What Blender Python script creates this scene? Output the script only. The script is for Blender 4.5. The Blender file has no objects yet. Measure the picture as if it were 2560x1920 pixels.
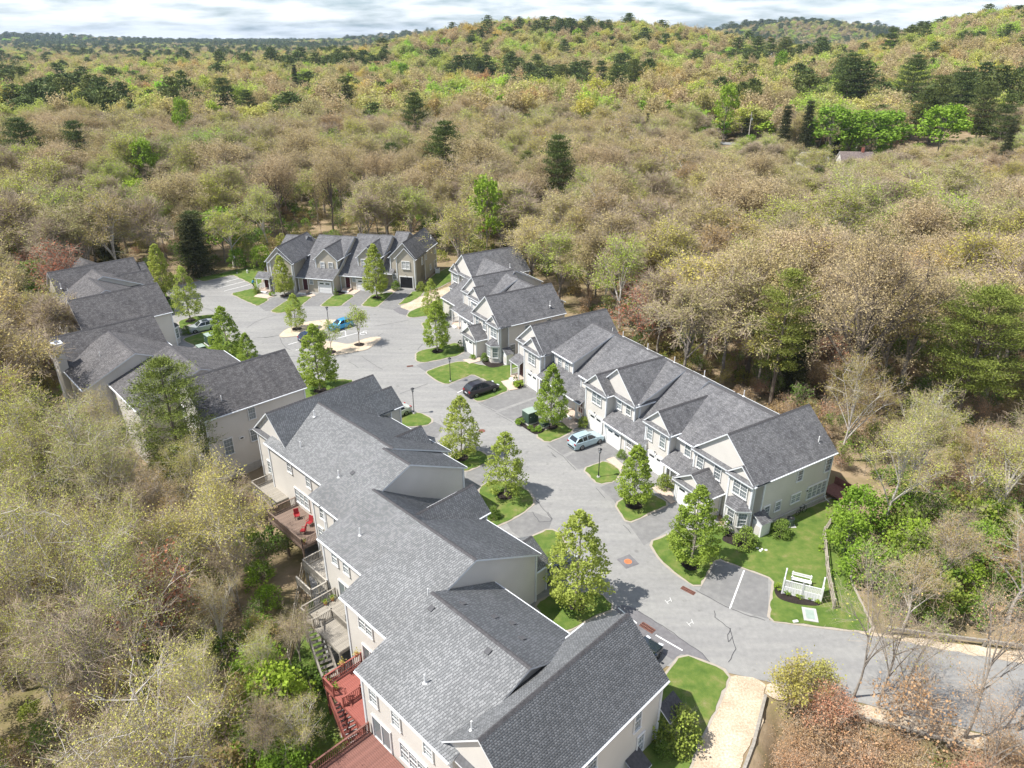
import bpy, bmesh, math, random
import numpy as np
from mathutils import Vector, Matrix
R = math.radians
random.seed(7); rng = np.random.default_rng(7)
SC = bpy.context.scene
COL = SC.collection

# ------------------------------------------------------------------ camera
CAMH = 44.0
PITCH = math.atan((960 - 90) / 1805.0)
cam = bpy.data.cameras.new('camera'); camo = bpy.data.objects.new('camera', cam); COL.objects.link(camo)
camo.location = (0, 0, CAMH); camo.rotation_euler = (math.pi / 2 - PITCH, 0, 0)
cam.sensor_width = 36.0; cam.lens = 36.0 * 1805.0 / 2560.0
cam.clip_start = 0.5; cam.clip_end = 12000
SC.camera = camo

# ------------------------------------------------------------------ sky and sun
SUN_EL = 58.0; SHADOW_AZ = 14.0                      # shadows fall towards this compass angle (from +X)
sx, sy = -math.cos(R(SHADOW_AZ)), -math.sin(R(SHADOW_AZ))
W = bpy.data.worlds.new('World'); SC.world = W; W.use_nodes = True
nt = W.node_tree; nt.nodes.clear()
def N(nt, t, **k):
    n = nt.nodes.new(t)
    for a, b in k.items():
        if hasattr(n, a): setattr(n, a, b)
    return n
sky = N(nt, 'ShaderNodeTexSky', sky_type='NISHITA', sun_disc=False, sun_elevation=R(SUN_EL), sun_rotation=math.atan2(sx, sy), altitude=50, air_density=1.0, dust_density=0.6, ozone_density=1.0)
bg = N(nt, 'ShaderNodeBackground'); bg.inputs['Strength'].default_value = 0.051
outw = N(nt, 'ShaderNodeOutputWorld')
# clouds: broken layer of altocumulus, laid out on a flat ceiling overhead so it goes on correctly in every direction
tc = N(nt, 'ShaderNodeTexCoord'); sep = N(nt, 'ShaderNodeSeparateXYZ'); nt.links.new(tc.outputs['Generated'], sep.inputs[0])
def MATH(nt, op, a, b=None, clamp=False):
    n = nt.nodes.new('ShaderNodeMath'); n.operation = op; n.use_clamp = clamp
    for i, v in enumerate((a, b)):
        if v is None: continue
        if isinstance(v, (int, float)): n.inputs[i].default_value = v
        else: nt.links.new(v, n.inputs[i])
    return n.outputs[0]
zc = MATH(nt, 'MAXIMUM', sep.outputs[2], 0.0); zc = MATH(nt, 'ADD', zc, 0.15)
px = MATH(nt, 'DIVIDE', sep.outputs[0], zc); py = MATH(nt, 'DIVIDE', sep.outputs[1], zc)
cmb = N(nt, 'ShaderNodeCombineXYZ'); nt.links.new(px, cmb.inputs[0]); nt.links.new(py, cmb.inputs[1])
n1 = N(nt, 'ShaderNodeTexNoise'); n1.inputs['Scale'].default_value = 2.4; n1.inputs['Detail'].default_value = 8; n1.inputs['Roughness'].default_value = 0.52
nt.links.new(cmb.outputs[0], n1.inputs['Vector'])
n2 = N(nt, 'ShaderNodeTexNoise'); n2.inputs['Scale'].default_value = 0.5; n2.inputs['Detail'].default_value = 3
nt.links.new(cmb.outputs[0], n2.inputs['Vector'])
s = MATH(nt, 'ADD', MATH(nt, 'MULTIPLY', n1.outputs[0], 0.75), MATH(nt, 'MULTIPLY', n2.outputs[0], 0.35))
cr = N(nt, 'ShaderNodeValToRGB'); cr.color_ramp.elements[0].position = 0.46; cr.color_ramp.elements[1].position = 0.70
# a broken layer closes up towards the horizon, where one looks through its sides; shaped thinner overhead to cut fill light
low = MATH(nt, 'POWER', MATH(nt, 'SUBTRACT', 1.0, MATH(nt, 'MAXIMUM', sep.outputs[2], 0.0)), 7.0)
s = MATH(nt, 'ADD', s, MATH(nt, 'MULTIPLY', low, 0.095))
nt.links.new(s, cr.inputs[0])
mixc = N(nt, 'ShaderNodeMixRGB'); tint = N(nt, 'ShaderNodeMixRGB', blend_type='MULTIPLY'); tint.inputs[0].default_value = 1; tint.inputs[2].default_value = (.92, 1.24, 1.66, 1); nt.links.new(sky.outputs[0], tint.inputs[1])
nt.links.new(tint.outputs[0], mixc.inputs[1])
mixc.inputs[2].default_value = (16.5, 17.2, 17.9, 1)
fac = MATH(nt, 'MULTIPLY', cr.outputs[0], 0.92); nt.links.new(fac, mixc.inputs[0])
nt.links.new(mixc.outputs[0], bg.inputs[0]); nt.links.new(bg.outputs[0], outw.inputs[0])

sun = bpy.data.lights.new('sun', 'SUN'); sun.energy = 5.0; sun.angle = R(0.53); sun.color = (1, 0.955, 0.89)
suno = bpy.data.objects.new('sun', sun); COL.objects.link(suno)
sv = Vector((sx * math.cos(R(SUN_EL)), sy * math.cos(R(SUN_EL)), math.sin(R(SUN_EL))))
suno.rotation_euler = sv.to_track_quat('Z', 'Y').to_euler(); suno.location = (-60, -40, 120)
SC.view_settings.view_transform = 'Standard'; SC.view_settings.look = 'None'
SC.view_settings.exposure = 0.55; SC.view_settings.gamma = 1.0
SC.render.engine = 'CYCLES'
SC.cycles.max_bounces = 5; SC.cycles.diffuse_bounces = 3; SC.cycles.glossy_bounces = 2; SC.cycles.transmission_bounces = 3
SC.cycles.volume_bounces = 0; SC.cycles.transparent_max_bounces = 4; SC.cycles.caustics_reflective = False; SC.cycles.caustics_refractive = False

# ------------------------------------------------------------------ materials
def newmat(name):
    m = bpy.data.materials.new(name); m.use_nodes = True
    return m, m.node_tree, m.node_tree.nodes['Principled BSDF']
def rgb(c): return (c[0], c[1], c[2], 1)
def mat(name, col, rough=0.7, noise=0.12, scale=3.0, metal=0.0, spec=0.3, bump=0.0, coat=0.0, detail=4):
    m, t, b = newmat(name)
    b.inputs['Roughness'].default_value = rough; b.inputs['Metallic'].default_value = metal
    b.inputs['Specular IOR Level'].default_value = spec; b.inputs['Coat Weight'].default_value = coat
    tcn = N(t, 'ShaderNodeTexCoord'); no = N(t, 'ShaderNodeTexNoise'); no.inputs['Scale'].default_value = scale; no.inputs['Detail'].default_value = detail
    t.links.new(tcn.outputs['Object'], no.inputs['Vector'])
    r = N(t, 'ShaderNodeValToRGB'); r.color_ramp.elements[0].position = .3; r.color_ramp.elements[1].position = .7
    r.color_ramp.elements[0].color = rgb([max(0, c * (1 - noise)) for c in col]); r.color_ramp.elements[1].color = rgb([min(1, c * (1 + noise)) for c in col])
    t.links.new(no.outputs[0], r.inputs[0]); t.links.new(r.outputs[0], b.inputs['Base Color'])
    if bump:
        bp = N(t, 'ShaderNodeBump'); bp.inputs['Strength'].default_value = bump; bp.inputs['Distance'].default_value = .05
        t.links.new(no.outputs[0], bp.inputs['Height']); t.links.new(bp.outputs[0], b.inputs['Normal'])
    return m
def ramp(t, fac, stops):
    r = N(t, 'ShaderNodeValToRGB'); e = r.color_ramp.elements
    while len(e) < len(stops): e.new(0.5)
    for i, (p, c) in enumerate(stops): e[i].position = p; e[i].color = rgb(c)
    t.links.new(fac, r.inputs[0]); return r.outputs[0]
def noise(t, scale, detail=4, vec=None, rough=.5):
    n = N(t, 'ShaderNodeTexNoise'); n.inputs['Scale'].default_value = scale; n.inputs['Detail'].default_value = detail; n.inputs['Roughness'].default_value = rough
    if vec is not None: t.links.new(vec, n.inputs['Vector'])
    return n.outputs[0]
def mixrgb(t, fac, a, b, mode='MIX'):
    n = N(t, 'ShaderNodeMixRGB', blend_type=mode)
    for i, v in ((0, fac), (1, a), (2, b)):
        if isinstance(v, (int, float)): n.inputs[i].default_value = v
        elif isinstance(v, tuple): n.inputs[i].default_value = rgb(v)
        else: t.links.new(v, n.inputs[i])
    return n.outputs[0]

def siding(name, col):
    m, t, b = newmat(name); b.inputs['Roughness'].default_value = .6; b.inputs['Specular IOR Level'].default_value = .25
    g = N(t, 'ShaderNodeNewGeometry'); sp = N(t, 'ShaderNodeSeparateXYZ'); t.links.new(g.outputs['Position'], sp.inputs[0])
    fr = MATH(t, 'FRACT', MATH(t, 'MULTIPLY', sp.outputs[2], 1 / .13))
    bp = N(t, 'ShaderNodeBump'); bp.inputs['Strength'].default_value = .4; bp.inputs['Distance'].default_value = .012
    inv = MATH(t, 'SUBTRACT', 1.0, fr); t.links.new(inv, bp.inputs['Height']); t.links.new(bp.outputs[0], b.inputs['Normal'])
    n = noise(t, .35, 5, g.outputs['Position'])
    c = ramp(t, n, [(.3, [v * .92 for v in col]), (.7, [min(1, v * 1.05) for v in col])])
    t.links.new(c, b.inputs['Base Color'])
    return m
M = {}
M['siding'] = siding('siding_taupe', (.63, .60, .555))
M['siding_tan'] = siding('siding_tan', (.46, .415, .34))
M['trim'] = mat('trim_white', (.70, .72, .74), .5, .05)
M['white'] = mat('painted_white', (.78, .78, .77), .45, .03)
M['ridge'] = mat('ridge_shingle', (.085, .082, .085), .9, .25, 6)
M['under'] = mat('roof_underlay', (.10, .10, .105), .9, .2, 4)

def shingle(name, dark, light, scale=1.0):
    m, t, b = newmat(name); b.inputs['Roughness'].default_value = .92; b.inputs['Specular IOR Level'].default_value = .15
    uv = N(t, 'ShaderNodeUVMap')
    br = N(t, 'ShaderNodeTexBrick'); t.links.new(uv.outputs[0], br.inputs['Vector'])
    br.inputs['Scale'].default_value = 1.0; br.inputs['Brick Width'].default_value = .33; br.inputs['Row Height'].default_value = .145
    br.inputs['Mortar Size'].default_value = .012; br.inputs['Mortar Smooth'].default_value = .3
    br.inputs['Color1'].default_value = rgb(dark); br.inputs['Color2'].default_value = rgb(light)
    br.inputs['Mortar'].default_value = rgb([c * .45 for c in dark]); br.offset = .43; br.squash_frequency = 3; br.squash = .8
    n = noise(t, 1.6, 6, uv.outputs[0], .65); n2 = noise(t, .22, 3, uv.outputs[0])
    c = mixrgb(t, 1.0, br.outputs[0], ramp(t, n, [(.25, (.74, .74, .75)), (.75, (1.24, 1.24, 1.24))]), 'MULTIPLY')
    c = mixrgb(t, 1.0, c, ramp(t, n2, [(.3, (.86, .86, .87)), (.7, (1.12, 1.11, 1.1))]), 'MULTIPLY')
    mp = N(t, 'ShaderNodeMapping'); mp.inputs['Scale'].default_value = (1.3, .16, 1); t.links.new(uv.outputs[0], mp.inputs[0])
    c = mixrgb(t, 1.0, c, ramp(t, noise(t, 1.0, 5, mp.outputs[0]), [(.3, (.84, .84, .85)), (.7, (1.12, 1.12, 1.11))]), 'MULTIPLY')
    n3 = noise(t, 22, 2, uv.outputs[0]); c = mixrgb(t, 1.0, c, ramp(t, n3, [(.3, (.75, .75, .75)), (.72, (1.3, 1.3, 1.3))]), 'MULTIPLY')
    t.links.new(c, b.inputs['Base Color'])
    bp = N(t, 'ShaderNodeBump'); bp.inputs['Strength'].default_value = .35; bp.inputs['Distance'].default_value = .02
    t.links.new(br.outputs['Fac'], bp.inputs['Height']); bp.invert = True; t.links.new(bp.outputs[0], b.inputs['Normal'])
    return m
M['shingle'] = shingle('roof_shingle', (.125, .125, .128), (.195, .195, .20))
M['shingle_worn'] = shingle('roof_shingle_worn', (.10, .096, .096), (.165, .16, .16))
# single tabs, each its own tone
m, t, b = newmat('shingle_tab'); b.inputs['Roughness'].default_value = .92; b.inputs['Specular IOR Level'].default_value = .15
g = N(t, 'ShaderNodeNewGeometry'); c = ramp(t, g.outputs['Random Per Island'], [(0, (.18, .186, .19)), (.5, (.20, .206, .21)), (.6, (.24, .246, .25)), (1, (.265, .27, .275))])
c = mixrgb(t, 1.0, c, ramp(t, noise(t, .25, 4, g.outputs['Position']), [(.3, (.86, .86, .86)), (.7, (1.1, 1.1, 1.1))]), 'MULTIPLY')
t.links.new(c, b.inputs['Base Color']); M['tab'] = m

def glass(name, col, rough=.08):
    m, t, b = newmat(name); b.inputs['Roughness'].default_value = rough; b.inputs['Specular IOR Level'].default_value = .6
    oi = N(t, 'ShaderNodeObjectInfo')
    c = ramp(t, oi.outputs['Random'], [(0, [v * .55 for v in col]), (1, [min(1, v * 1.5) for v in col])])
    t.links.new(c, b.inputs['Base Color']); return m
M['glass'] = glass('window_glass', (.19, .22, .23)); M['painted_glare'] = glass('window_painted_glare', (.50, .50, .49), .25)  # second pane tone has a white reflection painted into its colour
M['asphalt'] = None
def ground(name, stops, s1, s2, rough=.95, bump=0.0, bs=20):
    m, t, b = newmat(name); b.inputs['Roughness'].default_value = rough; b.inputs['Specular IOR Level'].default_value = .1
    g = N(t, 'ShaderNodeNewGeometry'); P_ = g.outputs['Position']
    a = noise(t, s1, 6, P_, .6); c = noise(t, s2, 3, P_)
    f = MATH(t, 'ADD', MATH(t, 'MULTIPLY', a, .6), MATH(t, 'MULTIPLY', c, .4))
    t.links.new(ramp(t, f, stops), b.inputs['Base Color'])
    if bump:
        bp = N(t, 'ShaderNodeBump'); bp.inputs['Strength'].default_value = bump; bp.inputs['Distance'].default_value = .06
        t.links.new(noise(t, bs, 3, P_), bp.inputs['Height']); t.links.new(bp.outputs[0], b.inputs['Normal'])
    return m
M['asphalt'] = ground('asphalt', [(.35, (.235, .232, .224)), (.5, (.265, .262, .252)), (.65, (.30, .295, .282))], 2.2, .12, .9, .15, 40)
m = M['asphalt']; t = m.node_tree; b = t.nodes['Principled BSDF']; src_ = b.inputs['Base Color'].links[0].from_socket; g = N(t, 'ShaderNodeNewGeometry')
mp = N(t, 'ShaderNodeMapping'); mp.inputs['Rotation'].default_value = (0, 0, R(58)); mp.inputs['Scale'].default_value = (.12, 1.1, 1); t.links.new(g.outputs['Position'], mp.inputs[0])
c = mixrgb(t, 1.0, src_, ramp(t, noise(t, 1.0, 4, mp.outputs[0]), [(.35, (.92, .92, .93)), (.65, (1.06, 1.06, 1.05))]), 'MULTIPLY')     # wheel tracks along the street
c = mixrgb(t, 1.0, c, ramp(t, noise(t, .9, 2, g.outputs['Position']), [(.66, (1, 1, 1)), (.74, (.80, .80, .80))]), 'MULTIPLY')              # drips and stains
t.links.new(c, b.inputs['Base Color'])
M['newasphalt'] = ground('asphalt_patch', [(.35, (.14, .135, .14)), (.65, (.2, .195, .2))], 3, .5, .9)
M['lawn'] = ground('lawn', [(.30, (.055, .098, .022)), (.42, (.088, .145, .03)), (.52, (.125, .178, .04)), (.60, (.175, .195, .06)), (.69, (.27, .235, .13))], 1.1, .2, .9, .7, 16)
M['berm'] = ground('asphalt_berm', [(.33, (.31, .28, .235)), (.5, (.38, .335, .275)), (.67, (.36, .34, .31))], 2.5, .4, .9)
M['mulch'] = ground('mulch', [(.3, (.018, .014, .012)), (.7, (.055, .045, .04))], 9, 1, .95, .5, 30)
M['chips'] = ground('wood_chips', [(.33, (.33, .25, .17)), (.5, (.50, .41, .30)), (.67, (.68, .60, .48))], 7, .5, .95, .6, 18)
M['island'] = ground('river_stone_bed', [(.35, (.42, .34, .25)), (.65, (.66, .55, .42))], 6, .6, .95, .5, 14)
M['walk'] = ground('paver_walk', [(.35, (.46, .36, .29)), (.65, (.58, .48, .40))], 5, .6, .85)
M['litter'] = ground('forest_floor', [(.3, (.10, .11, .03)), (.42, (.19, .16, .08)), (.55, (.29, .22, .14)), (.7, (.38, .30, .20))], .35, .035, .98, .8, 3)
M['stonegravel'] = ground('grey_gravel', [(.35, (.2, .2, .2)), (.65, (.36, .36, .36))], 8, 1)
M['drive'] = ground('driveway_asphalt', [(.35, (.17, .168, .166)), (.5, (.20, .198, .194)), (.65, (.24, .237, .23))], 1.6, .3, .9, .15, 40)
M['line'] = mat('road_paint', (.80, .80, .78), .7, .06, 8)
M['crack'] = mat('crack_sealant', (.07, .07, .075), .6, .1)
M['orange'] = mat('orange_marker', (.62, .21, .08), .7, .15, 10)
M['rust'] = mat('rusty_iron', (.20, .09, .065), .8, .3, 12)
M['blackmetal'] = mat('black_metal', (.02, .02, .022), .4, .1, spec=.5)
M['rubber'] = mat('rubber', (.018, .018, .018), .85, .1)
M['rim'] = mat('alloy', (.45, .45, .46), .3, .05, metal=.8)
M['carglass'] = mat('car_glass', (.02, .028, .035), .05, .05, spec=.8)
M['red_lens'] = mat('red_lens', (.35, .02, .02), .2, .05)
M['clear_lens'] = mat('clear_lens', (.6, .62, .65), .15, .05)
M['cabinet'] = mat('green_cabinet', (.05, .085, .065), .5, .12, 2)
M['cabtop'] = mat('pale_green_cabinet', (.30, .37, .32), .5, .1, 2)
M['bark'] = mat('bark_grey', (.30, .265, .225), .9, .35, 2.5)
M['barkdark'] = mat('bark_dark', (.17, .14, .11), .9, .3, 2.5)
M['barkpale'] = mat('bark_pale', (.52, .48, .43), .9, .25, 2.5)
M['twig'] = mat('twig', (.38, .305, .225), .9, .2, .6)
M['greywood'] = mat('weathered_wood', (.30, .275, .235), .85, .22, 5)
M['redwood'] = mat('red_stained_wood', (.33, .085, .06), .7, .18, 4)
M['brownwood'] = mat('brown_stained_wood', (.21, .10, .08), .7, .2, 4)
M['railwood'] = mat('split_rail_wood', (.36, .32, .26), .9, .25, 5)
M['dullwood'] = mat('dull_brown_wood', (.20, .145, .115), .8, .2, 4)
M['concrete'] = mat('concrete', (.45, .44, .42), .85, .12, 3)
M['door'] = mat('dark_red_door', (.07, .02, .025), .4, .1)
M['redcloth'] = mat('red_cushion', (.33, .03, .035), .8, .1)
M['terracotta'] = mat('terracotta', (.45, .2, .12), .8, .1)
M['dark'] = mat('painted_inner_shade', (.015, .015, .017), .9, .1)  # near-black colour stands in for the shade inside openings
M['skin'] = mat('skin', (.45, .28, .2), .6, .05)
M['blueshirt'] = mat('blue_shirt', (.05, .22, .38), .8, .1)
M['darkcloth'] = mat('dark_trousers', (.025, .02, .03), .8, .1)
M['hair'] = mat('hair', (.03, .02, .015), .7, .1)
M['wire'] = M['blackmetal']

def leafmat(name, stops, per_leaf=.25, trans=.36, groves=False):
    m, t, b = newmat(name)
    oi = N(t, 'ShaderNodeObjectInfo'); g = N(t, 'ShaderNodeNewGeometry')
    c = ramp(t, oi.outputs['Random'], stops)
    if groves:       # whole groves leaf out together: tint by where the tree stands
        sc_ = N(t, 'ShaderNodeVectorMath', operation='SCALE'); sc_.inputs[3].default_value = .016; t.links.new(oi.outputs['Location'], sc_.inputs[0])
        n_ = noise(t, 1.0, 2, sc_.outputs[0]); gr = ramp(t, n_, [(.30, (1.10, .95, .80)), (.41, (1.03, .99, .84)), (.49, (.98, 1.03, .78)), (.57, (.90, 1.10, .56)), (.66, (.76, 1.18, .38))])
        c = mixrgb(t, 1.0, c, gr, 'MULTIPLY')
    v = ramp(t, g.outputs['Random Per Island'], [(0, (1 - per_leaf,) * 3), (1, (1 + per_leaf,) * 3)])
    c = mixrgb(t, 1.0, c, v, 'MULTIPLY')
    t.links.new(c, b.inputs['Base Color']); b.inputs['Roughness'].default_value = .65; b.inputs['Specular IOR Level'].default_value = .2
    tr = N(t, 'ShaderNodeBsdfTranslucent'); t.links.new(c, tr.inputs[0])
    mx = N(t, 'ShaderNodeMixShader'); mx.inputs[0].default_value = trans
    t.links.new(b.outputs[0], mx.inputs[1]); t.links.new(tr.outputs[0], mx.inputs[2])
    t.links.new(mx.outputs[0], t.nodes['Material Output'].inputs[0])
    return m
M['leaf_spring'] = leafmat('budding_leaf', [(0, (.62, .55, .26)), (.12, (.50, .45, .22)), (.22, (.66, .59, .25)), (.34, (.55, .55, .15)), (.46, (.42, .35, .23)), (.54, (.58, .51, .27)), (.66, (.46, .54, .11)), (.76, (.64, .54, .17)), (.86, (.42, .37, .23)), (.94, (.54, .38, .20)), (1, (.40, .52, .11))], groves=True)
M['leaf_near'] = leafmat('unfolding_leaf', [(0, (.56, .53, .17)), (.3, (.58, .53, .19)), (.5, (.50, .53, .15)), (.65, (.56, .46, .19)), (.8, (.50, .48, .24)), (.93, (.54, .37, .19)), (1, (.46, .29, .19))], groves=True)
M['leaf_tan'] = leafmat('oak_catkins', [(0, (.55, .43, .25)), (1, (.50, .42, .20))])
M['leaf_gold'] = leafmat('golden_leaf', [(0, (.50, .44, .12)), (1, (.46, .46, .13))])
M['leaf_green'] = leafmat('bright_leaf', [(0, (.26, .40, .04)), (.5, (.20, .33, .04)), (1, (.33, .44, .05))])
M['leaf_pear'] = leafmat('pear_leaf', [(0, (.38, .48, .08)), (.5, (.33, .44, .075)), (1, (.45, .50, .11))], .3, .5)
M['leaf_pear2'] = leafmat('pear_leaf_young', [(0, (.43, .49, .11)), (1, (.40, .48, .10))], .3, .5)
M['leaf_shrub'] = leafmat('undergrowth_leaf', [(0, (.20, .30, .045)), (.35, (.13, .22, .04)), (.6, (.30, .34, .06)), (.85, (.36, .30, .10)), (1, (.30, .20, .11))])
M['leaf_red'] = leafmat('red_bud', [(0, (.42, .15, .09)), (1, (.48, .22, .13))])
M['leaf_peach'] = leafmat('brush_bud', [(0, (.60, .37, .22)), (.5, (.56, .42, .22)), (1, (.62, .30, .19))])
M['needle'] = leafmat('pine_needle', [(0, (.12, .16, .045)), (.5, (.10, .135, .04)), (1, (.165, .185, .05))], .5, .18)
M['needle_light'] = leafmat('pine_needle_light', [(0, (.15, .205, .035)), (1, (.19, .23, .045))], .6, .1)
M['needle_mid'] = leafmat('pine_needle_olive', [(0, (.19, .235, .05)), (.5, (.22, .25, .05)), (1, (.27, .27, .055))], .6, .15)
M['needle_dark'] = leafmat('spruce_needle', [(0, (.055, .068, .028)), (1, (.085, .088, .035))], .4, .2)
M['boxwood'] = leafmat('boxwood_leaf', [(0, (.15, .23, .04)), (.5, (.20, .29, .05)), (1, (.28, .33, .06))], .4, .25)

# ------------------------------------------------------------------ mesh helpers
class MB:
    """collects quads/polys with material slots and optional uvs, then links ONE mesh object"""
    def __init__(s): s.v = []; s.f = []; s.m = []; s.uv = []; s.mats = []; s.has = False
    def slot(s, name):
        if name not in s.mats: s.mats.append(name)
        return s.mats.index(name)
    def poly(s, pts, mt, uv=None):
        i = len(s.v); s.v += [tuple(p) for p in pts]; s.f.append(tuple(range(i, i + len(pts)))); s.m.append(s.slot(mt))
        s.uv.append(uv if uv else [(0, 0)] * len(pts)); s.has = s.has or uv is not None
    def box(s, c, d, mt, rz=0.0, tilt=None):
        hx, hy, hz = d[0] / 2, d[1] / 2, d[2] / 2
        co = [Vector((x, y, z)) for z in (-hz, hz) for y in (-hy, hy) for x in (-hx, hx)]
        Mx = Matrix.Rotation(rz, 3, 'Z')
        if tilt is not None: Mx = Mx @ Matrix.Rotation(tilt[1], 3, tilt[0])
        co = [Mx @ p + Vector(c) for p in co]
        for q in ((0, 2, 3, 1), (4, 5, 7, 6), (0, 1, 5, 4), (2, 6, 7, 3), (0, 4, 6, 2), (1, 3, 7, 5)): s.poly([co[k] for k in q], mt)
    def bar(s, a, b_, w, h, mt):
        a, b_ = Vector(a), Vector(b_); d = b_ - a; L = d.length
        if L < 1e-6: return
        x = d / L; y = Vector((0, 0, 1)).cross(x)
        if y.length < 1e-4: y = Vector((0, 1, 0))
        y.normalize(); z = x.cross(y)
        co = [a + x * (L * i) + y * (w / 2 * j) + z * (h / 2 * k) for k in (-1, 1) for j in (-1, 1) for i in (0, 1)]
        for q in ((0, 2, 3, 1), (4, 5, 7, 6), (0, 1, 5, 4), (2, 6, 7, 3), (0, 4, 6, 2), (1, 3, 7, 5)): s.poly([co[k] for k in q], mt)
    def tube(s, pts, rad, mt, n=6, cap=True):
        rings = []
        for i, p in enumerate(pts):
            p = Vector(p); d = (Vector(pts[min(i + 1, len(pts) - 1)]) - Vector(pts[max(i - 1, 0)])).normalized()
            a = d.cross(Vector((.31, .87, .12))).normalized(); b_ = d.cross(a)
            rings.append([p + (a * math.cos(2 * math.pi * k / n) + b_ * math.sin(2 * math.pi * k / n)) * rad[i] for k in range(n)])
        for i in range(len(rings) - 1):
            for k in range(n): s.poly([rings[i][k], rings[i][(k + 1) % n], rings[i + 1][(k + 1) % n], rings[i + 1][k]], mt)
        if cap: s.poly(rings[0][::-1], mt); s.poly(rings[-1], mt)
    def cyl(s, c, r, h, mt, n=16, axis='Z', r2=None):
        ax = {'X': Vector((1, 0, 0)), 'Y': Vector((0, 1, 0)), 'Z': Vector((0, 0, 1))}[axis]
        s.tube([Vector(c) - ax * h / 2, Vector(c) + ax * h / 2], [r, r if r2 is None else r2], mt, n)
    def mesh(s, name):
        me = bpy.data.meshes.new(name); me.from_pydata(s.v, [], s.f)
        for k in s.mats: me.materials.append(M[k])
        me.polygons.foreach_set('material_index', s.m)
        if s.has:
            ul = me.uv_layers.new(name='UVMap'); ul.data.foreach_set('uv', [c for f in s.uv for p in f for c in p])
        me.update(); return me
    def build(s, name, parent=None, loc=None, rz=0.0, **kw):
        return link(name, s.mesh(name), parent, loc, rz, **kw)
def props(o, label=None, cat=None, group=None, kind=None):
    if label: o['label'] = label
    if cat: o['category'] = cat
    if group: o['group'] = group
    if kind: o['kind'] = kind
    return o
def link(name, data, parent=None, loc=None, rz=0.0, **kw):
    o = bpy.data.objects.new(name, data); COL.objects.link(o)
    if parent is not None: o.parent = parent
    if loc is not None: o.location = loc
    if rz: o.rotation_euler = (0, 0, rz)
    return props(o, **kw)
def empty(name, loc, rz=0.0, **kw): return link(name, None, None, loc, rz, **kw)
def children(o): return list(o.children)
def copy_tree(o, loc=None, rz=None, sc=None, **kw):
    def rec(a, p):
        c = a.copy(); COL.objects.link(c); c.parent = p
        for ch in list(a.children): rec(ch, c)
        return c
    c = rec(o, None)
    if loc is not None: c.location = loc
    if rz is not None: c.rotation_euler = (0, 0, rz)
    if sc is not None: c.scale = sc
    return props(c, **kw)
def raw_mesh(name, verts, faces, mats, midx=None):
    me = bpy.data.meshes.new(name)
    verts = np.asarray(verts, np.float32); faces = np.asarray(faces, np.int32); k = faces.shape[1]
    me.vertices.add(len(verts)); me.vertices.foreach_set('co', verts.ravel())
    me.loops.add(faces.size); me.loops.foreach_set('vertex_index', faces.ravel())
    me.polygons.add(len(faces)); me.polygons.foreach_set('loop_start', np.arange(0, faces.size, k, dtype=np.int32))
    for q in mats: me.materials.append(M[q])
    if midx is not None: me.polygons.foreach_set('material_index', np.asarray(midx, np.int32))
    me.update(); me.validate(); return me

class Fr:
    def __init__(s, o, deg): s.o = o; s.deg = deg; a = R(deg); s.e = (math.cos(a), math.sin(a)); s.n = (-math.sin(a), math.cos(a))
    def w(s, u, v): return (s.o[0] + u * s.e[0] + v * s.n[0], s.o[1] + u * s.e[1] + v * s.n[1])
FA = Fr((-24.9, 65.1), -45); FB = Fr((23.00, 57.08), -58.5); FC = Fr((-1.80, 98.10), -57.5); FD = Fr((-18.3, 133.9), -13); FE = Fr((-64.7, 99.8), -46.5); FF = Fr((-59.4, 86.4), -46.5)

# ------------------------------------------------------------------ terrain
BREAK = [FE.w(-60, 3), FE.w(-22, 4), FE.w(5, 4.5), FF.w(-4, 5), FF.w(12, 8), FF.w(29, 14), FA.w(-5, 6), FA.w(10, 3.5), FA.w(17, 1), FA.w(24, -2), FA.w(31, -4), FA.w(40, -7.5), FA.w(47, -8.5), (9, 26), (13, 27), (17, 33), (19, 37.6), (22, 36.2), (35, 31.5), (60, 24)]
def seg_d(x, y, pts):
    """signed distance to the polyline, positive on its left (street) side"""
    best = np.full(x.shape, 1e9); sg = np.ones(x.shape)
    for (x0, y0), (x1, y1) in zip(pts[:-1], pts[1:]):
        dx, dy = x1 - x0, y1 - y0; L2 = dx * dx + dy * dy
        t_ = np.clip(((x - x0) * dx + (y - y0) * dy) / L2, 0, 1)
        ex, ey = x - (x0 + t_ * dx), y - (y0 + t_ * dy); d = np.hypot(ex, ey)
        cr_ = dx * (y - y0) - dy * (x - x0)
        m_ = d < best - 1e-6; best = np.where(m_, d, best); sg = np.where(m_, np.sign(cr_), sg)
    return best * sg
def sstep(a, b, x): t_ = np.clip((x - a) / (b - a), 0, 1); return t_ * t_ * (3 - 2 * t_)
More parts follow.
